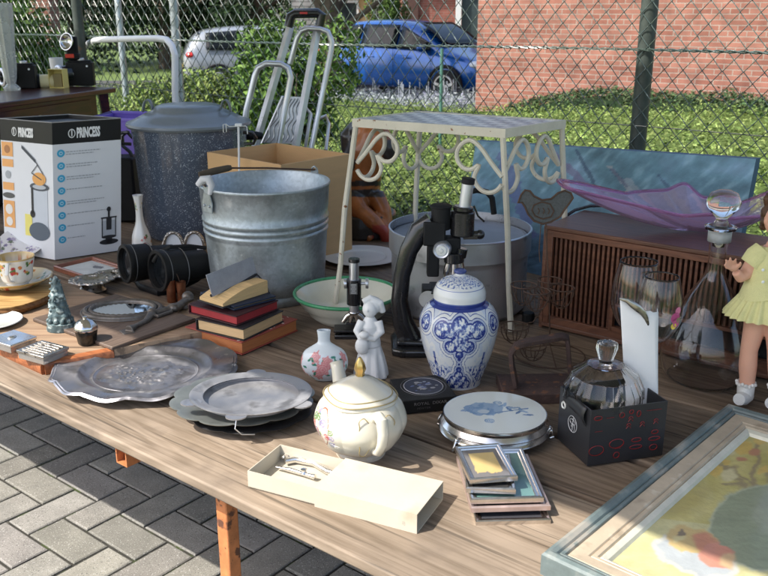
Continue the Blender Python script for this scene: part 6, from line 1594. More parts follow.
ring_ = [Vector((wq(550, 350).x+.085*cos(q*pi/14), .1+.085*sin(q*pi/14), .003)) for q in range(28)]
g.tube(ring_, .0018, 6, closed=True); g.tube([wq(550, 345), ring_[3]], .0016, 5); g.tube([wq(550, 345), ring_[12]], .0016, 5); g.tube([wq(550, 345), ring_[21]], .0016, 5)
g.tube([wq(549, 300), wq(533, 322, -.03), wq(515, 326, -.03)], .0014, 5)
g.build('base_wire', M_RUSTW, t)
o = G().cyl((0, 0, 0), (0, 0, .028), .017, 20).build('castor', M_BLACKR, loc=at(528, 322), bevel=.004); tag(o, 'small black knob lying on the table beside the plant stand leg', 'knob')

# ---- radio cabinet (parallel to the planks)
F0 = at(538, 327); zr = zat(F0.y, 225); Hr = zr-TZ; Lr = .86; Dr = .235
t = thing('old_radio', 'old brown wooden radio cabinet with vertical slats', 'radio', (F0.x, F0.y, TZ), RU)
g = G(); th = .012
g.box((Lr/2, Dr/2, Hr-th/2), (Lr, Dr, th)); g.box((th/2, Dr/2, Hr/2), (th, Dr, Hr-.001)); g.box((Lr-th/2, Dr/2, Hr/2), (th, Dr, Hr-.001)); g.box((Lr/2, Dr/2, th), (Lr, Dr, th)); g.box((Lr/2, Dr-.004, Hr/2), (Lr-.01, .006, Hr-.01))
g.build('cabinet', M_VENEER, t, bevel=.003)
MV2 = woodmat('radio front wood', (.20, .08, .042), (.11, .042, .025), sc=2, rough=.45)
g = G(); fw = .020
g.box((Lr/2, .008, .022), (Lr-.024, .010, .030)); g.box((Lr/2, .006, Hr-.020), (Lr-.024, .010, .016)); g.box((.020, .006, Hr/2), (.016, .012, Hr-.03)); g.box((Lr-.020, .006, Hr/2), (.016, .012, Hr-.03)); g.build('front_frame', MV2, t, bevel=.0015)
g = G(); g.box((Lr/2, .032, Hr/2), (Lr-.03, .004, Hr-.03)); g.build('backing', mat('radio cloth', (.022, .012, .009), .9, var=.4, ns=300), t, smooth=0)
g = G(); n = 62; dx0 = .205; dx1 = .335
for k in range(n):
    x = .034+(Lr-.068)*k/(n-1); z0 = .036; z1 = Hr-.028
    if dx0 < x < .60: z0 = .105 if x < dx1+.02 else .105
    g.box((x, .018, (z0+z1)/2), (.0062, .014, z1-z0))
sl_ = g.build('slat', MV2, t, smooth=0); sl_['kind'] = 'stuff'; sl_.name = 'slats'
g = G(); 
for c, d in (((.40, .010, .103), (.40, .016, .009)), ((.40, .010, .041), (.40, .016, .012)), ((dx0-.004, .010, .07), (.010, .016, .072)), ((.60, .010, .07), (.010, .016, .072)), ((.27, .010, .07), (.006, .014, .06))): g.box(c, d)
g.build('dial_frame', MV2, t, bevel=.001)
g = G(); g.box((.40, .020, .07), (.39, .004, .055)); g.build('dial_glass', M_CARGL, t, smooth=0)
# cable on top
g = G(); g.tube([atY(566, 216, F0.y+.16), atY(575, 210, F0.y+.17), atY(590, 206, F0.y+.18), atY(612, 205.5, F0.y+.16), atY(635, 209, F0.y+.12), atY(650, 214, F0.y+.1)], .0045, 8); o = g.build('power_cable', M_BLACKP); tag(o, 'black cable lying along the top of the radio behind the purple bowl', 'cable')

# ---- blue abstract canvas leaning behind
bl = atY(528, 335, 2.62); tl = atY(524, 158, 2.80); tl = atY(505, 148, 2.80)
t0 = atY(478, 140, 2.95); t1 = atY(757, 158, 2.28); b0_ = atY(530, 330, 2.80); 
W = (t1-t0); W.z = 0; Wl = W.length; wd = W.normalized(); nb = Vector((wd.y, -wd.x, 0))
t = thing('abstract_canvas', 'large blue abstract canvas with lilac streaks leaning behind the radio', 'painting', (t0.x, t0.y, TZ), atan2(wd.y, wd.x))
Ha = t0.z-TZ; dz = (t1.z-t0.z)
def acol(a, b):
    n_ = fbm(a*5+b*3, b*4-a*2); m_ = fbm(a*16-b*22, b*5+a*9, 3); st_ = fbm(a*8+b*5, a*30-b*12, 6); base = Vector((.17, .33, .44))*(1+.45*n_+.25*st_)+Vector((.10, .12, .12))*max(0, st_-.15)*1.5+Vector((.05, .0, .06))*max(0, n_)
    if b < .32: base = Vector((.10, .20, .34))*(1+.8*m_)
    # dark and lilac diagonal strokes running down to the right
    for (x0, y0, x1, y1, w_, c) in ((.42, .98, .56, .60, .008, (.03, .05, .12)), (.33, .95, .55, .62, .020, (.20, .14, .30)), (.55, .88, .72, .58, .010, (.38, .38, .42)), (.56, .86, .62, .76, .012, (.04, .06, .14)), (.72, .85, .80, .70, .006, (.05, .08, .16)), (.84, .74, .92, .55, .012, (.45, .48, .50)), (.76, .74, .88, .52, .03, (.22, .34, .32)), (.12, .9, .30, .3, .03, (.10, .10, .30)), (.3, .55, .5, .1, .03, (.20, .30, .40)), (.62, .80, .78, .45, .018, (.30, .34, .40))):
        dx = x1-x0; dy = y1-y0; tt = max(0, min(1, ((a-x0)*dx+(b-y0)*dy)/(dx*dx+dy*dy))); d = hypot(a-x0-dx*tt, b-y0-dy*tt)
        if d < w_*(1+.8*m_)*(1-.6*abs(tt-.4)): base = base*.4+Vector(c)*.75
    return tuple(base)
lean = .06
P = lambda a, b, o_: (Wl*a+.005*b, -lean*(1-b)+o_, (Ha+dz*a)*b)
g = G(); g.grid(220, 110, lambda a, b: P(a, b, -.018), acol); g.build('picture', M_CANV, t, smooth=180)
g = G((.05, .12, .2)); 
for (A_, B_) in (((0, 1), (1, 1)), ((1, 1), (1, 0)), ((1, 0), (0, 0)), ((0, 0), (0, 1))):
    g.add([P(A_[0], A_[1], -.018), P(B_[0], B_[1], -.018), P(B_[0], B_[1], .012), P(A_[0], A_[1], .012)], [(0, 1, 2, 3)])
g.add([P(0, 0, .012), P(1, 0, .012), P(1, 1, .012), P(0, 1, .012)], [(0, 1, 2, 3)]); g.build('stretcher', M_CANV, t, smooth=0)

# ---- purple glass bowl on the radio
bcn = atY(706, 240, F0.y-.28); bcn.z = zr+.001
Ybl = at(706, 240, zr).y+.0
o0 = at(706, 236, zr); o0.y += .03; s = dep(o0)/F
t = thing('purple_glass_bowl', 'large free-form purple glass bowl with long pointed ends on top of the radio', 'bowl', o0, 0)
SP = [(0, .245, .115), (40, .13, .050), (75, .13, .060), (100, .135, .095), (120, .14, .080), (150, .20, .075), (176, .365, .118), (188, .36, .112), (205, .20, .072), (230, .135, .052), (262, .13, .058), (290, .13, .048), (320, .15, .050), (345, .23, .100)]
def rim(a):
    a = math.degrees(a) % 360; n = len(SP)
    for i in range(n):
        a0, r0, z0 = SP[i]; a1, r1, z1 = SP[(i+1) % n]; a1 = a1+360 if i == n-1 else a1
        if a0 <= a < a1:
            f = (a-a0)/(a1-a0); f = f*f*(3-2*f); return r0+(r1-r0)*f, z0+(z1-z0)*f
    return r0, z0
g = G(); na, ns = 144, 22
def gb(a_, s_):
    a = a_*2*pi; R, Z = rim(a); k = s_
    r = R*(k**1.0*.86+.14*k**3) ; f = (.10+.02*cos(7*a))*sin(pi*k)
    rr_ = .045+(R-.045)*k if k > 0 else .045
    z = Z*(k**1.25)
    return ((.030+(R-.030)*k)*cos(a), (.030+(R-.030)*k)*sin(a)*.75, .008+z-.012*sin(pi*k)*(1 if R > .2 else .2))
vs = []; th = .0045
rings = []
for j in range(ns+1): rings.append([Vector(gb(i/na, j/ns))+Vector((0, 0, 0)) for i in range(na)])
inner = [[v+Vector((0, 0, th*(1.6-.9*j/ns))) for v in rg] for j, rg in enumerate(rings)]
allr = [[Vector((0, 0, .004))]*1]; g.v = []; 
seq = rings+inner[::-1]
for rg in seq: g.v += [tuple(v) for v in rg]; g.c += [(1, 1, 1)]*na
for j in range(len(seq)-1):
    for i in range(na): g.f.append((j*na+i, j*na+(i+1) % na, (j+1)*na+(i+1) % na, (j+1)*na+i))
g.f.append(tuple(range(na-1, -1, -1))); g.f.append(tuple((len(seq)-1)*na+i for i in range(na)))
g.build('bowl', M_PGLASS, t, smooth=180)
g = G()
edge = [gb(i/na, 1) for i in range(na)]
g.tube([Vector(v)+Vector((0, 0, .003)) for v in edge], .0045, 8, closed=True); g.build('thick_rim', M_PGLASS2, t)

# ---- rusty iron stand with an arch handle
A, rz, W, H = rectpx((507, 404), (580, 400), (500, 389), TZ+.014)
A, rz, W, H = rectpx((508, 398), (572, 397), (505, 377), TZ+.016)
t = thing('iron_press', 'rusty iron slab with a flat arched handle in front of the egg stand', 'iron', (A.x, A.y, TZ), rz)
g = G(); g.box((W*.62, H/2, .012), (W*1.35, H, .024)); g.build('slab', M_RUST, t, bevel=.002)
Yi = A.y+H*.45; iq = lambda x, y, dy=0: atY(x, y, Yi+dy)
org = Vector((A.x, A.y, TZ)); R3 = Matrix.Rotation(-rz, 3, 'Z')
pts = [R3 @ (iq(x, y, dy)-org) for x, y, dy in ((516, 386, -.01), (512, 365, -.01), (511, 352, -.01), (515, 346, -.01), (523, 343, 0), (545, 339, .02), (562, 336.5, .04), (567, 338, .05), (568, 345, .05), (570, 372, .05))]
g = G()
# flat bar: rectangular section swept
vs = []; wb = .034; tb_ = .0045; n = len(pts)
for i, p_ in enumerate(pts):
    tg = (pts[min(i+1, n-1)]-pts[max(i-1, 0)]).normalized(); y_ = Vector((.25, 1, 0)).normalized(); nn = tg.cross(y_).normalized()
    vs += [p_+y_*wb*.5+nn*tb_, p_-y_*wb*.5+nn*tb_, p_-y_*wb*.5-nn*tb_, p_+y_*wb*.5-nn*tb_]
g.add(vs, [(i*4+k, i*4+(k+1) % 4, i*4+4+(k+1) % 4, i*4+4+k) for i in range(n-1) for k in range(4)]+[(3, 2, 1, 0), (n*4-4, n*4-3, n*4-2, n*4-1)]); g.build('handle', M_RUST, t, bevel=.001)

# ---- round tile trivet on claw feet
zt3 = TZ+.050
q0 = at(495, 391.5, zt3); q1 = at(495, 434, zt3); c = (q0+q1)/2; s = dep(c)/F; R_ = 51.5*s; Ry = (q0-q1).length/2; c.x = at(495, 412, zt3).x
t = thing('tile_trivet', 'round blue and white tile in a silver stand on claw feet', 'trivet', (c.x, c.y, TZ), 0)
hz = .050; ky = Ry/R_
BT = [(.22, .36, .58), (.34, .48, .68), (.14, .24, .45)]
def tilecol(a, b):
    x = (a-.5)*2; y = (b-.5)*2
    if hypot(x, y) > .9: return (.80, .86, .88)
    best = (.82, .88, .88)
    n_ = fbm(x*5, y*5)
    if hypot((x+.22)*.9, (y-.12)*1.2) < .36+.12*n_: best = BT[1] if n_ > -.1 else BT[0]
    if hypot((x+.20), (y+.0)*1.3) < .12+.05*n_: best = (.60, .70, .80)
    for (px_, py_, r) in ((-.15, -.42, .11), (-.48, .18, .12), (.1, .42, .10)):
        d = hypot(x-px_, y-py_)
        if d < r and (d/r*3) % 1 < .6: best = BT[0]
    for k in range(9):
        ax = .18+.055*k; ay = .30-.045*k+.1*sin(k*2.2); an = .6+k*.7; dx = x-ax; dy = y-ay
        u_ = dx*cos(an)+dy*sin(an); v_ = -dx*sin(an)+dy*cos(an)
        if (u_/.11)**2+(v_/.035)**2 < 1: best = BT[k % 3]
    if abs(y-(-.05+.3*x)) < .018 and 0 < x < .68: best = BT[2]
    return best
g = G(); nr_, na_ = 60, 160; vs = []; cs = []
for j in range(nr_+1):
    for i in range(na_):
        r = R_*.985*j/nr_; a = 2*pi*i/na_; vs.append((r*cos(a), r*sin(a)*ky, hz)); cs.append(tilecol(.5+.5*r/R_*cos(a), .5+.5*r/R_*sin(a)))
g.add(vs, [(j*na_+i, (j+1)*na_+i, (j+1)*na_+(i+1) % na_, j*na_+(i+1) % na_) for j in range(nr_) for i in range(na_)], cs); g.build('tile', M_PORC, t, smooth=180)
g = G(); g.lathe([(R_*.985, hz-.0005), (R_*1.0, hz), (R_*1.01, hz-.004), (R_*.99, hz-.010), (R_*1.04, hz-.016), (R_*1.06, hz-.019), (R_*1.05, hz-.022), (R_*1.0, hz-.026), (R_*1.06, hz-.030), (R_*1.08, hz-.033), (R_*1.04, hz-.038), (R_*.86, hz-.040), (0, hz-.040)], 120, sy=ky); g.build('gallery', M_SILVER, t)
for a in (222, 350, 100, 160):
    a = radians(a); d = Vector((cos(a), sin(a)*ky, 0)); g = G()
    g.tube([d*R_*1.0+Vector((0, 0, .016)), d*R_*1.10+Vector((0, 0, .019)), d*R_*1.13+Vector((0, 0, .011)), d*R_*1.06+Vector((0, 0, .005)), d*R_*1.10+Vector((0, 0, .003)), d*R_*1.16+Vector((0, 0, .005))], [.005, .0055, .0045, .004, .0045, .003], 10); g.ball(d*R_*1.06+Vector((0, 0, .022)), .006, 10); g.build('claw_foot', M_SILVER, t)

# ---- pile of small glass and metal picture frames
def stackframe(label, bl, br, tl, z, mt, inner, th=.009, w_=.012):
    return flatframe('small_photo_frame', label, 'photo frame', z, bl, br, tl, 0, w_, mt, inner, th=th, group='small picture frames in a pile', imat=mat('photo under glass', (1, 1, 1), .08, var=.15, ns=8, coat=.6))
M_FRS = mat('brushed frame metal', (.74, .71, .68), .22, metal=1, var=.08, ns=60, rvar=.05)
M_FRC = mat('copper tinted frame', (.66, .50, .45), .38, metal=.8, var=.15, ns=30)
stackframe('bottom frame of the small pile, only its front edge showing', (476, 521), (551, 519), (470, 470), TZ+.009, M_FRS, (.06, .06, .07))
stackframe('copper tinted frame second from the bottom of the small pile', (471, 507.5), (551, 505), (466, 455), TZ+.024, M_FRC, (.03, .03, .04), th=.010)
stackframe('frame with a green sea picture, middle of the small pile', (471, 499), (544, 497), (464, 448.5), TZ+.035, M_FRS, lambda a, b: (.12, .23, .21) if (b < .45+.25*fbm(a*3, 1)) else (.22, .36, .33), th=.010)
stackframe('slim pewter frame, second from the top of the small pile', (466, 487.5), (516, 489), (463, 452), TZ+.046, M_FRS, (.05, .05, .05), th=.010)
def ycol(a, b):
    if .16+.05*fbm(a*6, b*6) < a < .86 and .14+.1*fbm(a*5, b*3, 2) < b < .86: return (.62, .46, .20)
    return (.18, .17, .17)
stackframe('smallest grey metal frame with a yellow card, on top of the small pile', (470, 479), (518, 475.5), (464, 445), TZ+.058, M_FRS, ycol, th=.010, w_=.010)

# ---- white sliding box with two nutcrackers
zb2 = TZ+.036
A, rz, W, H = rectpx((314, 488), (417, 514.6), (349, 457), zb2)
H = (at(449.5, 482.5, zb2)-at(417, 514.6, zb2)).length*.99
t = thing('cutlery_box', 'white card slide box half open, nearest the camera at the table edge', 'box', (A.x, A.y, TZ), rz)
hb = .036; tk = .0015
g = G()
g.box((W/2, H/2, hb-tk/2), (W, H, tk)); g.box((W/2, H/2, tk/2), (W, H, tk)); g.box((W/2, tk/2, hb/2), (W, tk, hb-2*tk)); g.box((W/2, H-tk/2, hb/2), (W, tk, hb-2*tk)); g.build('sleeve', M_CREAMBOX, t, smooth=0)
g = G((.30, .28, .25)); vs, fs = text('8', .012, .0001); g.add([(W*.86+v.x, -.0004, .010+v.y) for v in vs], fs, (.72, .68, .6)); g.build('faint_print', M_PRINT, t, smooth=0)
d = at(257, 463.5, TZ+.033)-A; W2 = -(d.x*cos(rz)+d.y*sin(rz)); hi = hb-.004
g = G(); x0 = -W2; x1 = W*.35; y0 = .003; y1 = H-.003; zb3 = .002
for c, dd in ((((x0+x1)/2, (y0+y1)/2, zb3+tk/2), (x1-x0, y1-y0, tk)), (((x0+x1)/2, y0+tk/2, zb3+hi/2), (x1-x0, tk, hi)), (((x0+x1)/2, y1-tk/2, zb3+hi/2), (x1-x0, tk, hi)), ((x0+tk/2, (y0+y1)/2, zb3+hi/2), (tk, y1-y0-2*tk, hi-.0004))): g.box(c, dd)
g.build('tray', M_CREAMBOX, t, smooth=0)
for i, (pt, lb) in enumerate(((((285, 457), (300, 456), (317, 461), (331, 468)), 'larger silver nutcracker lying open in the white slide box'), (((276, 467), (291, 470), (304, 474), (315, 477)), 'slim silver pick lying beside the nutcracker in the white slide box'))):
    pp = [at(x, y, TZ+.012) for x, y in pt]; o0 = pp[0]; tt = thing('nutcracker' if i == 0 else 'nut_pick', lb, 'nutcracker' if i == 0 else 'nut pick', o0, 0); q = rel(pp, o0)
    if i == 0:
        a_ = (q[-1]-q[0]).normalized(); n_ = Vector((-a_.y, a_.x, 0))
        for sg in (1, -1):
            g = G(); g.tube([q[0], q[0]+a_*.012+n_*sg*.012, q[1]+n_*sg*.014, q[2]+n_*sg*.010, q[3]+n_*sg*.013, q[3]+a_*.03+n_*sg*.016], [.005, .0065, .007, .0055, .006, .005], 10); g.build('arm', M_SILVER, tt)
        g = G(); g.ball(q[0]+Vector((0, 0, .001)), (.008, .008, .005), 12); g.build('hinge', M_SILVER, tt)
    else:
        g = G(); g.tube(q, [.0018, .0045, .0035, .005], 10); g.lathe([(0, 0), (.006, .002), (.004, .006), (.006, .010), (0, .012)], 16, q[2]); g.build('shaft', M_SILVER, tt)

# ---- black printed carton with the crystal dish
B0 = at(587, 467); Lf = at(557, 439); Rt = at(662, 456); Hc = zat(B0.y, 411)-TZ
e1 = Lf-B0; e2 = Rt-B0; n1 = e2.normalized(); 
t = thing('black_carton', 'black cardboard carton with red line drawings', 'carton', (B0.x, B0.y, TZ), 0)
e3 = e1+e2
g = G((.03, .03, .033)); th = .002
for P, Q in ((Z0, e1), (Z0, e2), (e1, e3), (e2, e3)):
    n = (Q-P).cross(Vector((0, 0, 1))).normalized(); mid = e3*.5
    if n.dot(mid-P) < 0: n = -n
    vs = [P, Q, Q+n*th, P+n*th]; g.add([(v.x, v.y, .002) for v in vs]+[(v.x, v.y, Hc) for v in vs], [(0, 1, 2, 3), (4, 5, 6, 7), (0, 1, 5, 4), (1, 2, 6, 5), (2, 3, 7, 6), (3, 0, 4, 7)])
g.add([(v.x, v.y, .003) for v in (Z0, e1, e3, e2)], [(0, 1, 2, 3)]); g.build('walls', mat('black card', (1, 1, 1), .35, var=.1), t, smooth=0)
# torn black inner flap hanging over the left wall
g = G((.02, .02, .022)); a_ = e1*.15; b_ = e1*.80
g.grid(6, 6, lambda s_, t_: tuple((a_*(1-s_)+b_*s_)+Vector((-.006*sin(t_*3), -.005-.003*t_, Hc-.0+.004*sin(3*s_)-.035*t_*(1-.3*s_)))), None); g.build('flap', mat('black card', (1, 1, 1), .35), t, solid=.001)
g = G(); fF = lambda s, h, k=1: e2*s+Vector((0, 0, h))+Vector((e2.y, -e2.x, 0)).normalized()*.0012*k; fS = lambda s, h, k=1: e1*s+Vector((0, 0, h))+Vector((e1.y, -e1.x, 0)).normalized()*(-.0012)*k
RD = (.24, .015, .015)
def ringp(f, W_, s0, h0, rx, ry, col, w_=.0007, n=22, a0=0, a1=6.283):
    wl = W_.length; g.tube([f(s0+rx*cos(a0+(a1-a0)*q/n)/wl, h0+ry*sin(a0+(a1-a0)*q/n)) for q in range(n+1)], w_, 4, col)
for (s0, h0, rx, ry) in ((.09, .86, .008, .004), (.40, .86, .005, .005), (.52, .90, .004, .004), (.62, .85, .004, .006), (.10, .28, .015, .010), (.36, .36, .015, .009), (.37, .15, .006, .006), (.62, .38, .010, .004), (.62, .25, .013, .004), (.86, .48, .007, .004), (.86, .36, .012, .004), (.86, .20, .008, .006)):
    ringp(fF, e2, s0, h0*Hc, rx, ry, RD)
for (s0, h0) in ((.50, .66), (.68, .66), (.86, .68), (.52, .78)):
    ringp(fF, e2, s0, h0*Hc, .004, .004, RD, a1=3.3); wl = e2.length; g.tube([fF(s0-.005/wl, h0*Hc-.006), fF(s0, h0*Hc), fF(s0+.005/wl, h0*Hc-.006)], .0006, 4, RD)
for (s0, s1, h0) in ((.20, .30, .84), (.06, .16, .62), (.72, .92, .88), (.34, .42, .27)): g.tube([fF(s0, h0*Hc), fF(s1, h0*Hc)], .0005, 4, (.2, .02, .02))
g.build('red_drawings', M_PRINT, t)
g = G(); ringp(fS, e1, .52, Hc*.52, .016, .016, (.55, .55, .55)); ringp(fS, e1, .84, Hc*.72, .006, .006, (.7, .7, .65), w_=.002)
ringp(fS, e1, .52, Hc*.56, .010, .005, (.5, .5, .5)); g.tube([fS(.52, Hc*.40), fS(.50, Hc*.64)], .0009, 4, (.5, .5, .5)); ringp(fS, e1, .50, Hc*.46, .006, .008, (.5, .5, .5), a1=4); g.build('white_drawings', M_PRINT, t)
cenb = e3*.5
# crystal dish
cp = at(604, 411, TZ+Hc); o0 = Vector((B0.x+cenb.x-.006, B0.y+cenb.y+.012, TZ+.045)); s = dep(o0)/F
o0.x = atY(603.5, 390, o0.y).x
zq = lambda y: zat(o0.y, y)-o0.z
Rd = 40*(o0.y*cos(PIT)+(CH-zat(o0.y, 392))*sin(PIT))/F
t = thing('crystal_dish', 'faceted crystal bonbon dish with a lid sitting in the black carton', 'dish', o0, 0)
fac = lambda a, r, z: 1+.055*(abs(cos(4*a))-.5)+.012*cos(32*a)
zs_ = zq(396)
g = G(); g.lathe([(0, 0), (Rd*.5, 0), (Rd*.80, zs_*.6), (Rd*.97, zs_), (Rd*.935, zs_), (Rd*.765, zs_*.6), (Rd*.47, .005), (0, .004)], 96, rf=fac); g.build('bowl', M_CRYSTAL, t, smooth=22)
g = G(); zt4 = zq(362); z0_ = zs_+.001
g.lathe([(Rd*.98, z0_), (Rd*.96, z0_+(zt4-z0_)*.30), (Rd*.80, z0_+(zt4-z0_)*.66), (Rd*.45, z0_+(zt4-z0_)*.95), (Rd*.16, zt4), (Rd*.16, zt4+.003), (Rd*.26, zq(348)), (Rd*.25, zq(343)), (Rd*.12, zq(341)), (0, zq(341))], 96, rf=fac)
g.lathe([(Rd*.955, z0_), (Rd*.935, z0_+(zt4-z0_)*.29), (Rd*.775, z0_+(zt4-z0_)*.63), (Rd*.43, z0_+(zt4-z0_)*.91), (0, z0_+(zt4-z0_)*.95)][::-1], 96, rf=fac); g.build('lid', M_CRYSTAL, t, smooth=22)
# tall white card with a curled silver spoon
Yc2 = B0.y+e3.y*.72; cq = lambda x, y, dy=0: atY(x, y, Yc2+dy)
o0 = cq(642, 410); o0.z = TZ+.004
t = thing('white_card', 'tall folded white card standing in the black carton', 'card', o0, 0)
def cardp(a, b):
    bl_, br_, tl_, tr_ = cq(628, 425, 0), cq(663, 402, -.02), cq(620.5, 298, .0), cq(656, 309, .0)
    br_.z = TZ+.02; bl_.z = TZ+.02
    P = (bl_*(1-a)+br_*a)*(1-b)+(tl_*(1-a)+tr_*a)*b
    P.z += .012*sin(a*pi*.9)*b*-1 + (.0 if a < .9 else -.004)*b; P.y += .02*(a-.5)**2
    P.x += .0065*(b**2)*(1 if a > .97 else 0)
    return P-o0
g = G(); g.grid(16, 12, cardp); g.build('sheet', M_PAPER, t, solid=.0012)
g = G(); g.grid(4, 6, lambda a, b: cardp(1, b*.97)+Vector((.012*a, .045*a, 0))); g.build('folded_side', M_PAPER, t, solid=.0012)
P_ = [cq(x, y, dy) for x, y, dy in ((619.5, 298.5, -.006), (627, 300.5, -.007), (633, 305, -.008), (638, 308.5, -.006), (643, 313, -.004), (646.5, 319, -.002), (648, 324, .0))]
o0 = P_[0]; t = thing('silver_spoon', 'curved silver spoon hooked over the top of the tall white card', 'spoon', o0, 0)
g = G(); g.tube(rel(P_, o0), [.0025, .0045, .0065, .0072, .006, .004, .0025], 12, flat=.5); g.build('bowl', M_SILVERD, t)
g = G(); g.tube(rel([P_[6], cq(647, 330, .01), cq(645, 345, .02)], o0), [.0025, .002, .002], 8); g.build('handle', M_SILVERD, t)
# glass foot plate seen right of the carton
p = bc(657, 421, .03); g = G(); g.lathe([(0, 0), (.04, 0), (.042, .002), (.006, .006), (.004, .10), (0, .10)], 40); 

# ---- wine glasses
def goblet(label, cx, base_py, w_, ytop, ybot, yrim, loc=None, r=.035):
    p = bc(cx, base_py, r); Y = p.y; p.x = atY(cx, (ytop+ybot)/2, Y).x
    t = thing('wine_glass', label, 'wine glass', p, 0, 'large balloon wine glasses')
    zt_ = zat(Y, ytop)-TZ; zb_ = zat(Y, ybot)-TZ; R = w_*(Y*cos(PIT)+(CH-TZ-.2)*sin(PIT))/F; h_ = zt_-zb_
    o_ = dense([(.004, zb_), (R*.55, zb_+h_*.10), (R*.93, zb_+h_*.32), (R, zb_+h_*.5), (R*.93, zb_+h_*.75), (R*.74, zb_+h_)], 30); i_ = [(max(0, r_-.0016), z+(.003 if k_ < 3 else 0)) for k_, (r_, z) in enumerate(o_)][::-1]
    g = G(); g.lathe(o_+i_+[(0, zb_+.004)], 64); g.build('bowl', M_GLASS, t, smooth=180)
    g = G(); g.lathe([(0, 0), (R*.72, 0), (R*.74, .0015), (R*.3, .004), (.006, .010), (.0038, .03), (.0038, zb_-.01), (.006, zb_+.001), (0, zb_+.001)], 48); g.build('foot', M_GLASS, t, smooth=180)
    return t, R, zb_, h_, Y
goblet('balloon wine glass at the back left, in front of the radio dial', 636, 395, 24.5, 261, 333, 0)
t, R, zb_, h_, Yg = goblet('balloon wine glass in front, with a pink flower painted on its bowl', 659, 412, 22.5, 276, 343, 0)
g = G(); 
for (dx, dz_, r, c) in ((.45, .48, .012, (.55, .10, .25)), (.55, .58, .008, (.8, .25, .4)), (.40, .36, .007, (.85, .65, .1)), (.62, .44, .006, (.2, .35, .12)), (.52, .40, .009, (.65, .15, .3))):
    n = 12; a = -math.acos(dx)*1.0; z0_ = zb_+h_*dz_
    rr_ = lambda z: R*(1-.55*((z-zb_)/h_-.5)**2)+.0008
    g.add([(rr_(z0_+r*sin(2*pi*q/n))*cos(a+r*cos(2*pi*q/n)/R), rr_(z0_)*sin(a+r*cos(2*pi*q/n)/R), z0_+r*sin(2*pi*q/n)) for q in range(n)], [tuple(range(n))], c)
g.build('painted_flower', M_PAINT, t, smooth=0)

# ---- decanter
p = bc(701, 392, .075); Y = p.y; p.x = atY(707, 340, Y).x; zd = lambda y: zat(Y, y)-TZ
wd_ = lambda n_, y: n_*(Y*cos(PIT)+(CH-zat(Y, y))*sin(PIT))/F
t = thing('glass_decanter', 'tall clear glass ship decanter with a ball stopper', 'decanter', p, 0)
o_ = dense([(wd_(26, 380), .001), (wd_(38, 372), zd(374)), (wd_(44, 345), zd(350)), (wd_(38, 325), zd(325)), (wd_(26, 300), zd(300)), (wd_(12, 278), zd(278)), (wd_(8.5, 262), zd(262)), (wd_(9.5, 240), zd(240)), (wd_(11, 226), zd(227))], 60)
i_ = [(max(.001, r_-.0028), z+.004*(k_ < 6)) for k_, (r_, z) in enumerate(o_)][::-1]
g = G(); g.lathe([(0, .001)]+o_+[(wd_(15, 226), zd(229)), (wd_(15.5, 226), zd(226)), (wd_(11, 226), zd(225))]+i_+[(0, .006)], 72); g.build('bottle', M_GLASS, t, smooth=60)
g = G(); g.lathe([(0, zd(246)), (wd_(6, 240), zd(246)), (wd_(7.5, 240), zd(228)), (wd_(7, 220), zd(222)), (wd_(5, 220), zd(219)), (wd_(8, 216), zd(216)), (wd_(15.5, 205), zd(207)), (wd_(17, 205), zd(202)), (wd_(13, 194), zd(193)), (wd_(6, 190), zd(190)), (0, zd(189.5))], 48); g.build('stopper', M_GLASS, t, smooth=180)
g = G(); M = Matrix.Rotation(0, 3, 'X'); g.lathe([(wd_(11.3, 228), zd(241)), (wd_(11.3, 228), zd(229))], 48); g.build('ground_neck', mat('frosted glass', (.85, .87, .86), .4, trans=.7, var=0), t, solid=.0005)

# ---- doll
rdx = 792
p = at(752, 399); Yl = at(745, 404).y; zz4 = lambda y: zat(Yl, y)
org = Vector((atY(768, 330, Yl).x, Yl, TZ)); lq = lambda x, y, dy=0: atY(x, y, Yl+dy)-org
s = (Yl*cos(PIT)+.6*sin(PIT))/F
t = thing('doll', 'old vinyl doll in a yellow knitted dress and white socks at the right edge', 'doll', org, 0)
def limb(g, pts, rs, seg=18): g.tube(pts, rs, seg)
g = G()
# legs, trunk, neck, head, arms as overlapping tapered shapes merged into one skin
limb(g, [lq(745, 398), lq(747, 385), lq(748, 365), lq(749, 350), lq(754, 330), lq(758, 305)], [7.5*s, 7.2*s, 9*s, 8.5*s, 10.5*s, 12*s])
limb(g, [lq(778, 403, -.03), lq(777, 388, -.03), lq(777, 368, -.03), lq(776, 350, -.02), lq(776, 330, -.02), lq(773, 305, -.01)], [7.5*s, 7.2*s, 9*s, 8.5*s, 10.5*s, 12*s])
limb(g, [lq(766, 305), lq(768, 285), lq(770, 262), lq(771, 246)], [17*s, 17*s, 16*s, 9*s])
limb(g, [lq(772, 250), lq(779, 236)], [8*s, 6.5*s])
g.ball(lq(783, 219), (17*s, 17*s, 20*s), 28)
g.ball(lq(782, 221, -16.5*s), (2.4*s, 2.6*s, 2.4*s), 10)
g.ball(lq(775, 226, -11*s), (5*s, 4*s, 4*s), 12); g.ball(lq(790, 227, -11*s), (5*s, 4*s, 4*s), 12); g.ball(lq(782, 228, -14*s), (4*s, 2.4*s, 1.6*s), 10)
g.ball(lq(766.5, 221), (2.5*s, 3*s, 4*s), 10); g.ball(lq(799.5, 221), (2.5*s, 3*s, 4*s), 10)
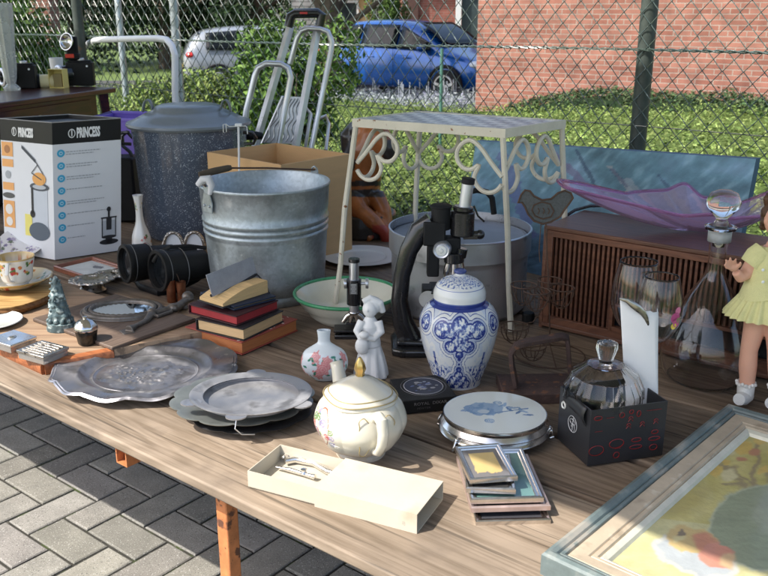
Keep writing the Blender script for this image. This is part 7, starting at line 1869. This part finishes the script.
# right arm raised towards the decanter, hand spread
limb(g, [lq(762, 252), lq(754, 262), lq(747, 273), lq(740, 277, -.01), lq(736, 272, -.015)], [8*s, 8*s, 7.2*s, 5.8*s, 4.3*s])
g.ball(lq(733.5, 267, -.018), (5.2*s, 3.2*s, 4.8*s), 14)
for (x0, y0, x1, y1, x2, y2, r) in ((731, 269, 726.5, 267.5, 724.5, 264.5, 1.5), (731.5, 266, 727, 262.5, 726, 259.5, 1.5), (733, 264, 730.5, 260.5, 730.3, 257.5, 1.5), (735.5, 264, 735.2, 261, 736, 258.5, 1.4), (736.8, 268, 740, 265, 740.5, 262.0, 1.7)):
    g.tube([lq(x0, y0, -.020), lq(x1, y1, -.026), lq(x2, y2, -.030)], [r*s*1.05, r*s, r*s*.75], 8)
limb(g, [lq(781, 252), lq(789, 264), lq(793, 278, -.02), lq(790, 288, -.05)], [8*s, 8*s, 7*s, 4.3*s]); g.ball(lq(789, 292, -.055), (4.5*s, 3.2*s, 5*s), 12)
for k in range(4): g.tube([lq(787+1.6*k, 295, -.056), lq(786.5+1.7*k, 299, -.060), lq(787+1.6*k, 302, -.066)], [1.5*s, 1.4*s, 1.0*s], 8)
g.tube([lq(785, 291, -.058), lq(782.5, 294, -.064), lq(782, 297, -.068)], [1.6*s, 1.5*s, 1.1*s], 8)
h = remeshed(g, .0020); h.build('body', M_SKIN, t, smooth=180)
g = G(); 
for x in (775.5, 789): g.ball(lq(x, 217, -15.6*s), (2.6*s, 1.6*s, 2.6*s), 12, col=(.9, .9, .9)); g.ball(lq(x, 217, -16.9*s), (1.5*s, .9*s, 1.6*s), 10, col=(.06, .12, .25))
g.ball(lq(782, 228, -16.2*s), (3*s, 1.2*s, 1.1*s), 10, col=(.6, .08, .08)); g.build('face', M_PAINT, t)
g = G(); g.ball(lq(784, 213, 5*s), (19*s, 18*s, 19*s), 32)
rr = random.Random(2)
for k in range(60):
    a = rr.uniform(0, 2*pi); c = lq(784, 213, 5*s)+Vector((cos(a)*17*s, abs(sin(a))*16*s, rr.uniform(-16, 14)*s)); g.ball(c, rr.uniform(3, 5)*s, 8)
remeshed(g, .003).build('hair', M_HAIR, t, smooth=180)
# dress: flared pleated skirt, bodice jacket, puffed sleeve
g = G(); cS = lq(766, 290); n = 120; zt5 = lq(766, 285).z; zb5 = lq(766, 313).z
pf = [(13*s, lq(768, 262).z), (16*s, lq(766, 282).z), (24*s, lq(766, 296).z), (36*s, lq(766, 312).z), (37*s, zb5-.004), (34*s, zb5-.001), (14*s, lq(768, 285).z)]
g.lathe([(r, z) for r, z in pf], 240, (cS.x, cS.y, 0), rf=lambda a, r, z: 1+(.055*sin(24*a) if r > 20*s else 0), sy=.85); g.build('skirt', M_DRESS, t, smooth=60)
g = G(); cB = lq(768, 270); g.lathe([(9*s, lq(770, 246).z), (15*s, lq(770, 250).z), (19*s, lq(770, 262).z), (21*s, lq(768, 280).z), (25*s, lq(768, 293).z), (23*s, lq(768, 293).z), (16*s, lq(768, 270).z)], 72, (cB.x, cB.y, 0), sy=.85, zf=lambda a, r, z: (.012*cos(a) if r > 20*s else 0)); g.tube([lq(764, 251), lq(757, 257), lq(750, 265)], [11*s, 12*s, 10.5*s], 20); g.tube([lq(780, 251), lq(787, 260), lq(792, 268)], [11*s, 12*s, 10.5*s], 20); g.build('jacket', M_DRESS, t)
g = G((.9, .9, .85)); g.ball(lq(763, 282, -20*s), (1.6*s, .8*s, 1.6*s), 10); g.ball(lq(763, 270, -17*s), (1.6*s, .8*s, 1.6*s), 10); g.build('button', M_PAINT, t)
for (x, y, dy) in ((745, 398, 0), (777, 402, -.03)):
    g = G(); g.tube([lq(x+1, y-16, dy), lq(x+1, y-11, dy), lq(x+.5, y-6, dy), lq(x, y, dy)], [9*s, 8.6*s, 8.4*s, 8*s], 20)
    g.tube([lq(x+1, y-3, dy+.01), lq(x-2, y, dy-.01), lq(x-6, y+1.5, dy-.03)], [8*s, 7.6*s, 6*s], 16)
    for q in range(16):
        a = 2*pi*q/16; g.ball(lq(x+1, y-15, dy)+Vector((8.8*s*cos(a), 8.8*s*sin(a), .002*sin(q*2))), 2*s, 8)
    g.build('sock', M_SOCK, t)

# ---- oil painting in a wide frame, lower right
zp = TZ+.040
A = at(541.5, 551, zp); T_ = at(728, 402, zp); d = T_-A; Hp_ = d.length; up = d.normalized(); rt = Vector((up.y, -up.x, 0)); Wp = .62
E_ = at(640, 577, zp)-A
ang = atan2(rt.y, rt.x)
t = thing('framed_painting', 'framed still life painting of fruit and a vase lying flat at the lower right', 'painting', (A.x, A.y, TZ), ang)
M_FTEAL = mat('teal washed frame', (.145, .185, .185), .42, var=.35, ns=14, bump=.3, bs=60, spots=[((.33, .31, .27), 14, .50, .16), ((.10, .15, .15), 26, .62, .08)]); M_FBEI = mat('beige frame', (.46, .38, .28), .5, var=.22, ns=16, bump=.3, bs=60, spots=[((.30, .24, .17), 22, .60, .12), ((.56, .50, .40), 30, .62, .1)]); M_FPALE = mat('pale frame slip', (.62, .60, .50), .4, metal=.1, var=.2, ns=20, bump=.3)
def mould(name, sec, m):
    g = G()
    for (x0, y0, x1, y1, nx, ny) in ((0, 0, Wp, 0, 0, 1), (Wp, 0, Wp, Hp_, -1, 0), (Wp, Hp_, 0, Hp_, 0, -1), (0, Hp_, 0, 0, 1, 0)):
        dx = (x1-x0); dy = (y1-y0); L_ = hypot(dx, dy); dx /= L_; dy /= L_
        vs = [(x0+nx*o_+dx*o_, y0+ny*o_+dy*o_, z) for o_, z in sec]+[(x1+nx*o_-dx*o_, y1+ny*o_-dy*o_, z) for o_, z in sec]; n = len(sec)
        g.add(vs, [(i, n+i, n+i+1, i+1) for i in range(n-1)])
    g.build(name, m, t, smooth=30)
mould('outer_frame', [(0, 0), (0, .034), (.003, .038), (.009, .040), (.016, .037), (.018, .033), (.021, .035), (.025, .034), (.027, .029)], M_FTEAL)
mould('flat_band', [(.027, .030), (.029, .0325), (.050, .030), (.052, .027), (.054, .029), (.060, .028), (.062, .024)], M_FBEI)
mould('inner_slip', [(.062, .024), (.064, .026), (.072, .022), (.075, .016)], M_FPALE)
def inpx(wx, wy): return proj(Vector((A.x, A.y, 0))+up*wy+rt*wx+Vector((0, 0, TZ+.016)))
def pcol(a, b):
    x, y = inpx(.074+(Wp-.148)*a, .074+(Hp_-.148)*b)
    n_ = fbm(x*.02, y*.03); m_ = fbm(x*.06, y*.09, 2)
    c = Vector((.56, .50, .19))+Vector((.10, .09, .07))*n_+Vector((.05, .05, .04))*m_
    # sunlit part of the picture painted in: paler below a diagonal
    if y > 512+.12*(x-606): c = Vector((.62, .58, .30))+Vector((.06, .05, .03))*m_
    def e(cx, cy, rx, ry, rot=0):
        dx, dy = x-cx, y-cy; u_ = dx*cos(rot)+dy*sin(rot); v_ = -dx*sin(rot)+dy*cos(rot); return (u_/rx)**2+(v_/ry)**2
    def bl(c, k, w_, soft=.25):
        """blend colour k in where w_ > 0"""
        f = max(0, min(1, w_/soft)); f = f*f*(3-2*f); return c*(1-f)+k*f
    x += 5*m_; y += 4*fbm(x*.05+7, y*.07)
    st = fbm(x*.02+y*.05, y*.3, 5)       # strokes of the brush
    c = c*(1+.10*st)
    c = bl(c, Vector((.60, .55, .34)), .8*(1-e(640, 470, 60, 22, -.4)), .8)
    c = bl(c, Vector((.48, .40, .13)), .6*(1-e(690, 500, 50, 18, -.5)), .8)
    for (x0, y0, x1, y1) in ((768, 497, 735, 470), (740, 480, 712, 455), (750, 490, 760, 440), (768, 480, 790, 440), (735, 470, 700, 462), (745, 485, 722, 482)):
        dx = x1-x0; dy = y1-y0; tt = max(0, min(1, ((x-x0)*dx+(y-y0)*dy)/(dx*dx+dy*dy))); d_ = hypot(x-x0-dx*tt, y-y0-dy*tt)
        c = bl(c, Vector((.33, .27, .15)), 1-d_/(4.5*(1-.5*tt)), .9)
    for (cx, cy, r, k) in ((745, 447, 12, 0), (728, 450, 9, 1), (762, 440, 10, 0), (716, 470, 9, 0), (730, 474, 10, 1), (765, 470, 8, 0), (700, 456, 7, 1), (755, 452, 7, 2), (780, 455, 14, 0), (742, 460, 7, 2), (708, 448, 8, 1), (737, 438, 9, 1), (724, 462, 6, 0)):
        c = bl(c, [Vector((.66, .48, .14)), Vector((.62, .56, .32)), Vector((.52, .26, .15))][k]*(1+.15*st), 1-e(cx, cy, r, r*.6), .7)
    q = e(765, 528, 56, 42)
    c = bl(c, Vector((.44, .47, .34)), 1.15-q, .2)
    c = bl(c, Vector((.29, .33, .22))*(1+.12*st), 1-q, .12)
    c = bl(c, Vector((.36, .39, .29)), .5-e(790, 510, 60, 50), .3)
    q = e(695, 556, 46, 20, .35)
    c = bl(c, Vector((.60, .60, .54)), 1-q, .15); c = bl(c, Vector((.46, .49, .50)), .72-q, .15)
    c = bl(c, Vector((.60, .45, .20)), 1-e(690, 540, 27, 14, .15), .25); c = bl(c, Vector((.58, .26, .15)), .8-e(703, 542, 17, 12, .4), .6); c = bl(c, Vector((.66, .58, .30)), .5-e(678, 537, 12, 8), .5)
    c = bl(c, Vector((.24, .19, .13)), 1-e(682, 532, 4.5, 3), .5)
    c = bl(c, Vector((.60, .27, .19)), 1-e(716, 556, 19, 13, .1), .3); c = bl(c, Vector((.64, .44, .25)), .8-e(728, 560, 12, 10), .6)
    return tuple(c*.82)
g = G(); g.grid(240, 240, lambda a, b: (.074+(Wp-.148)*a, .074+(Hp_-.148)*b, .016), pcol); g.build('picture', mat('oil paint', (1, 1, 1), .42, var=.1, ns=30, bump=.5, bs=90, coat=.2), t, smooth=180)
g = G(); g.box((Wp/2, Hp_/2, .006), (Wp-.02, Hp_-.02, .008)); g.build('backboard', M_CARDIN, t, smooth=0)
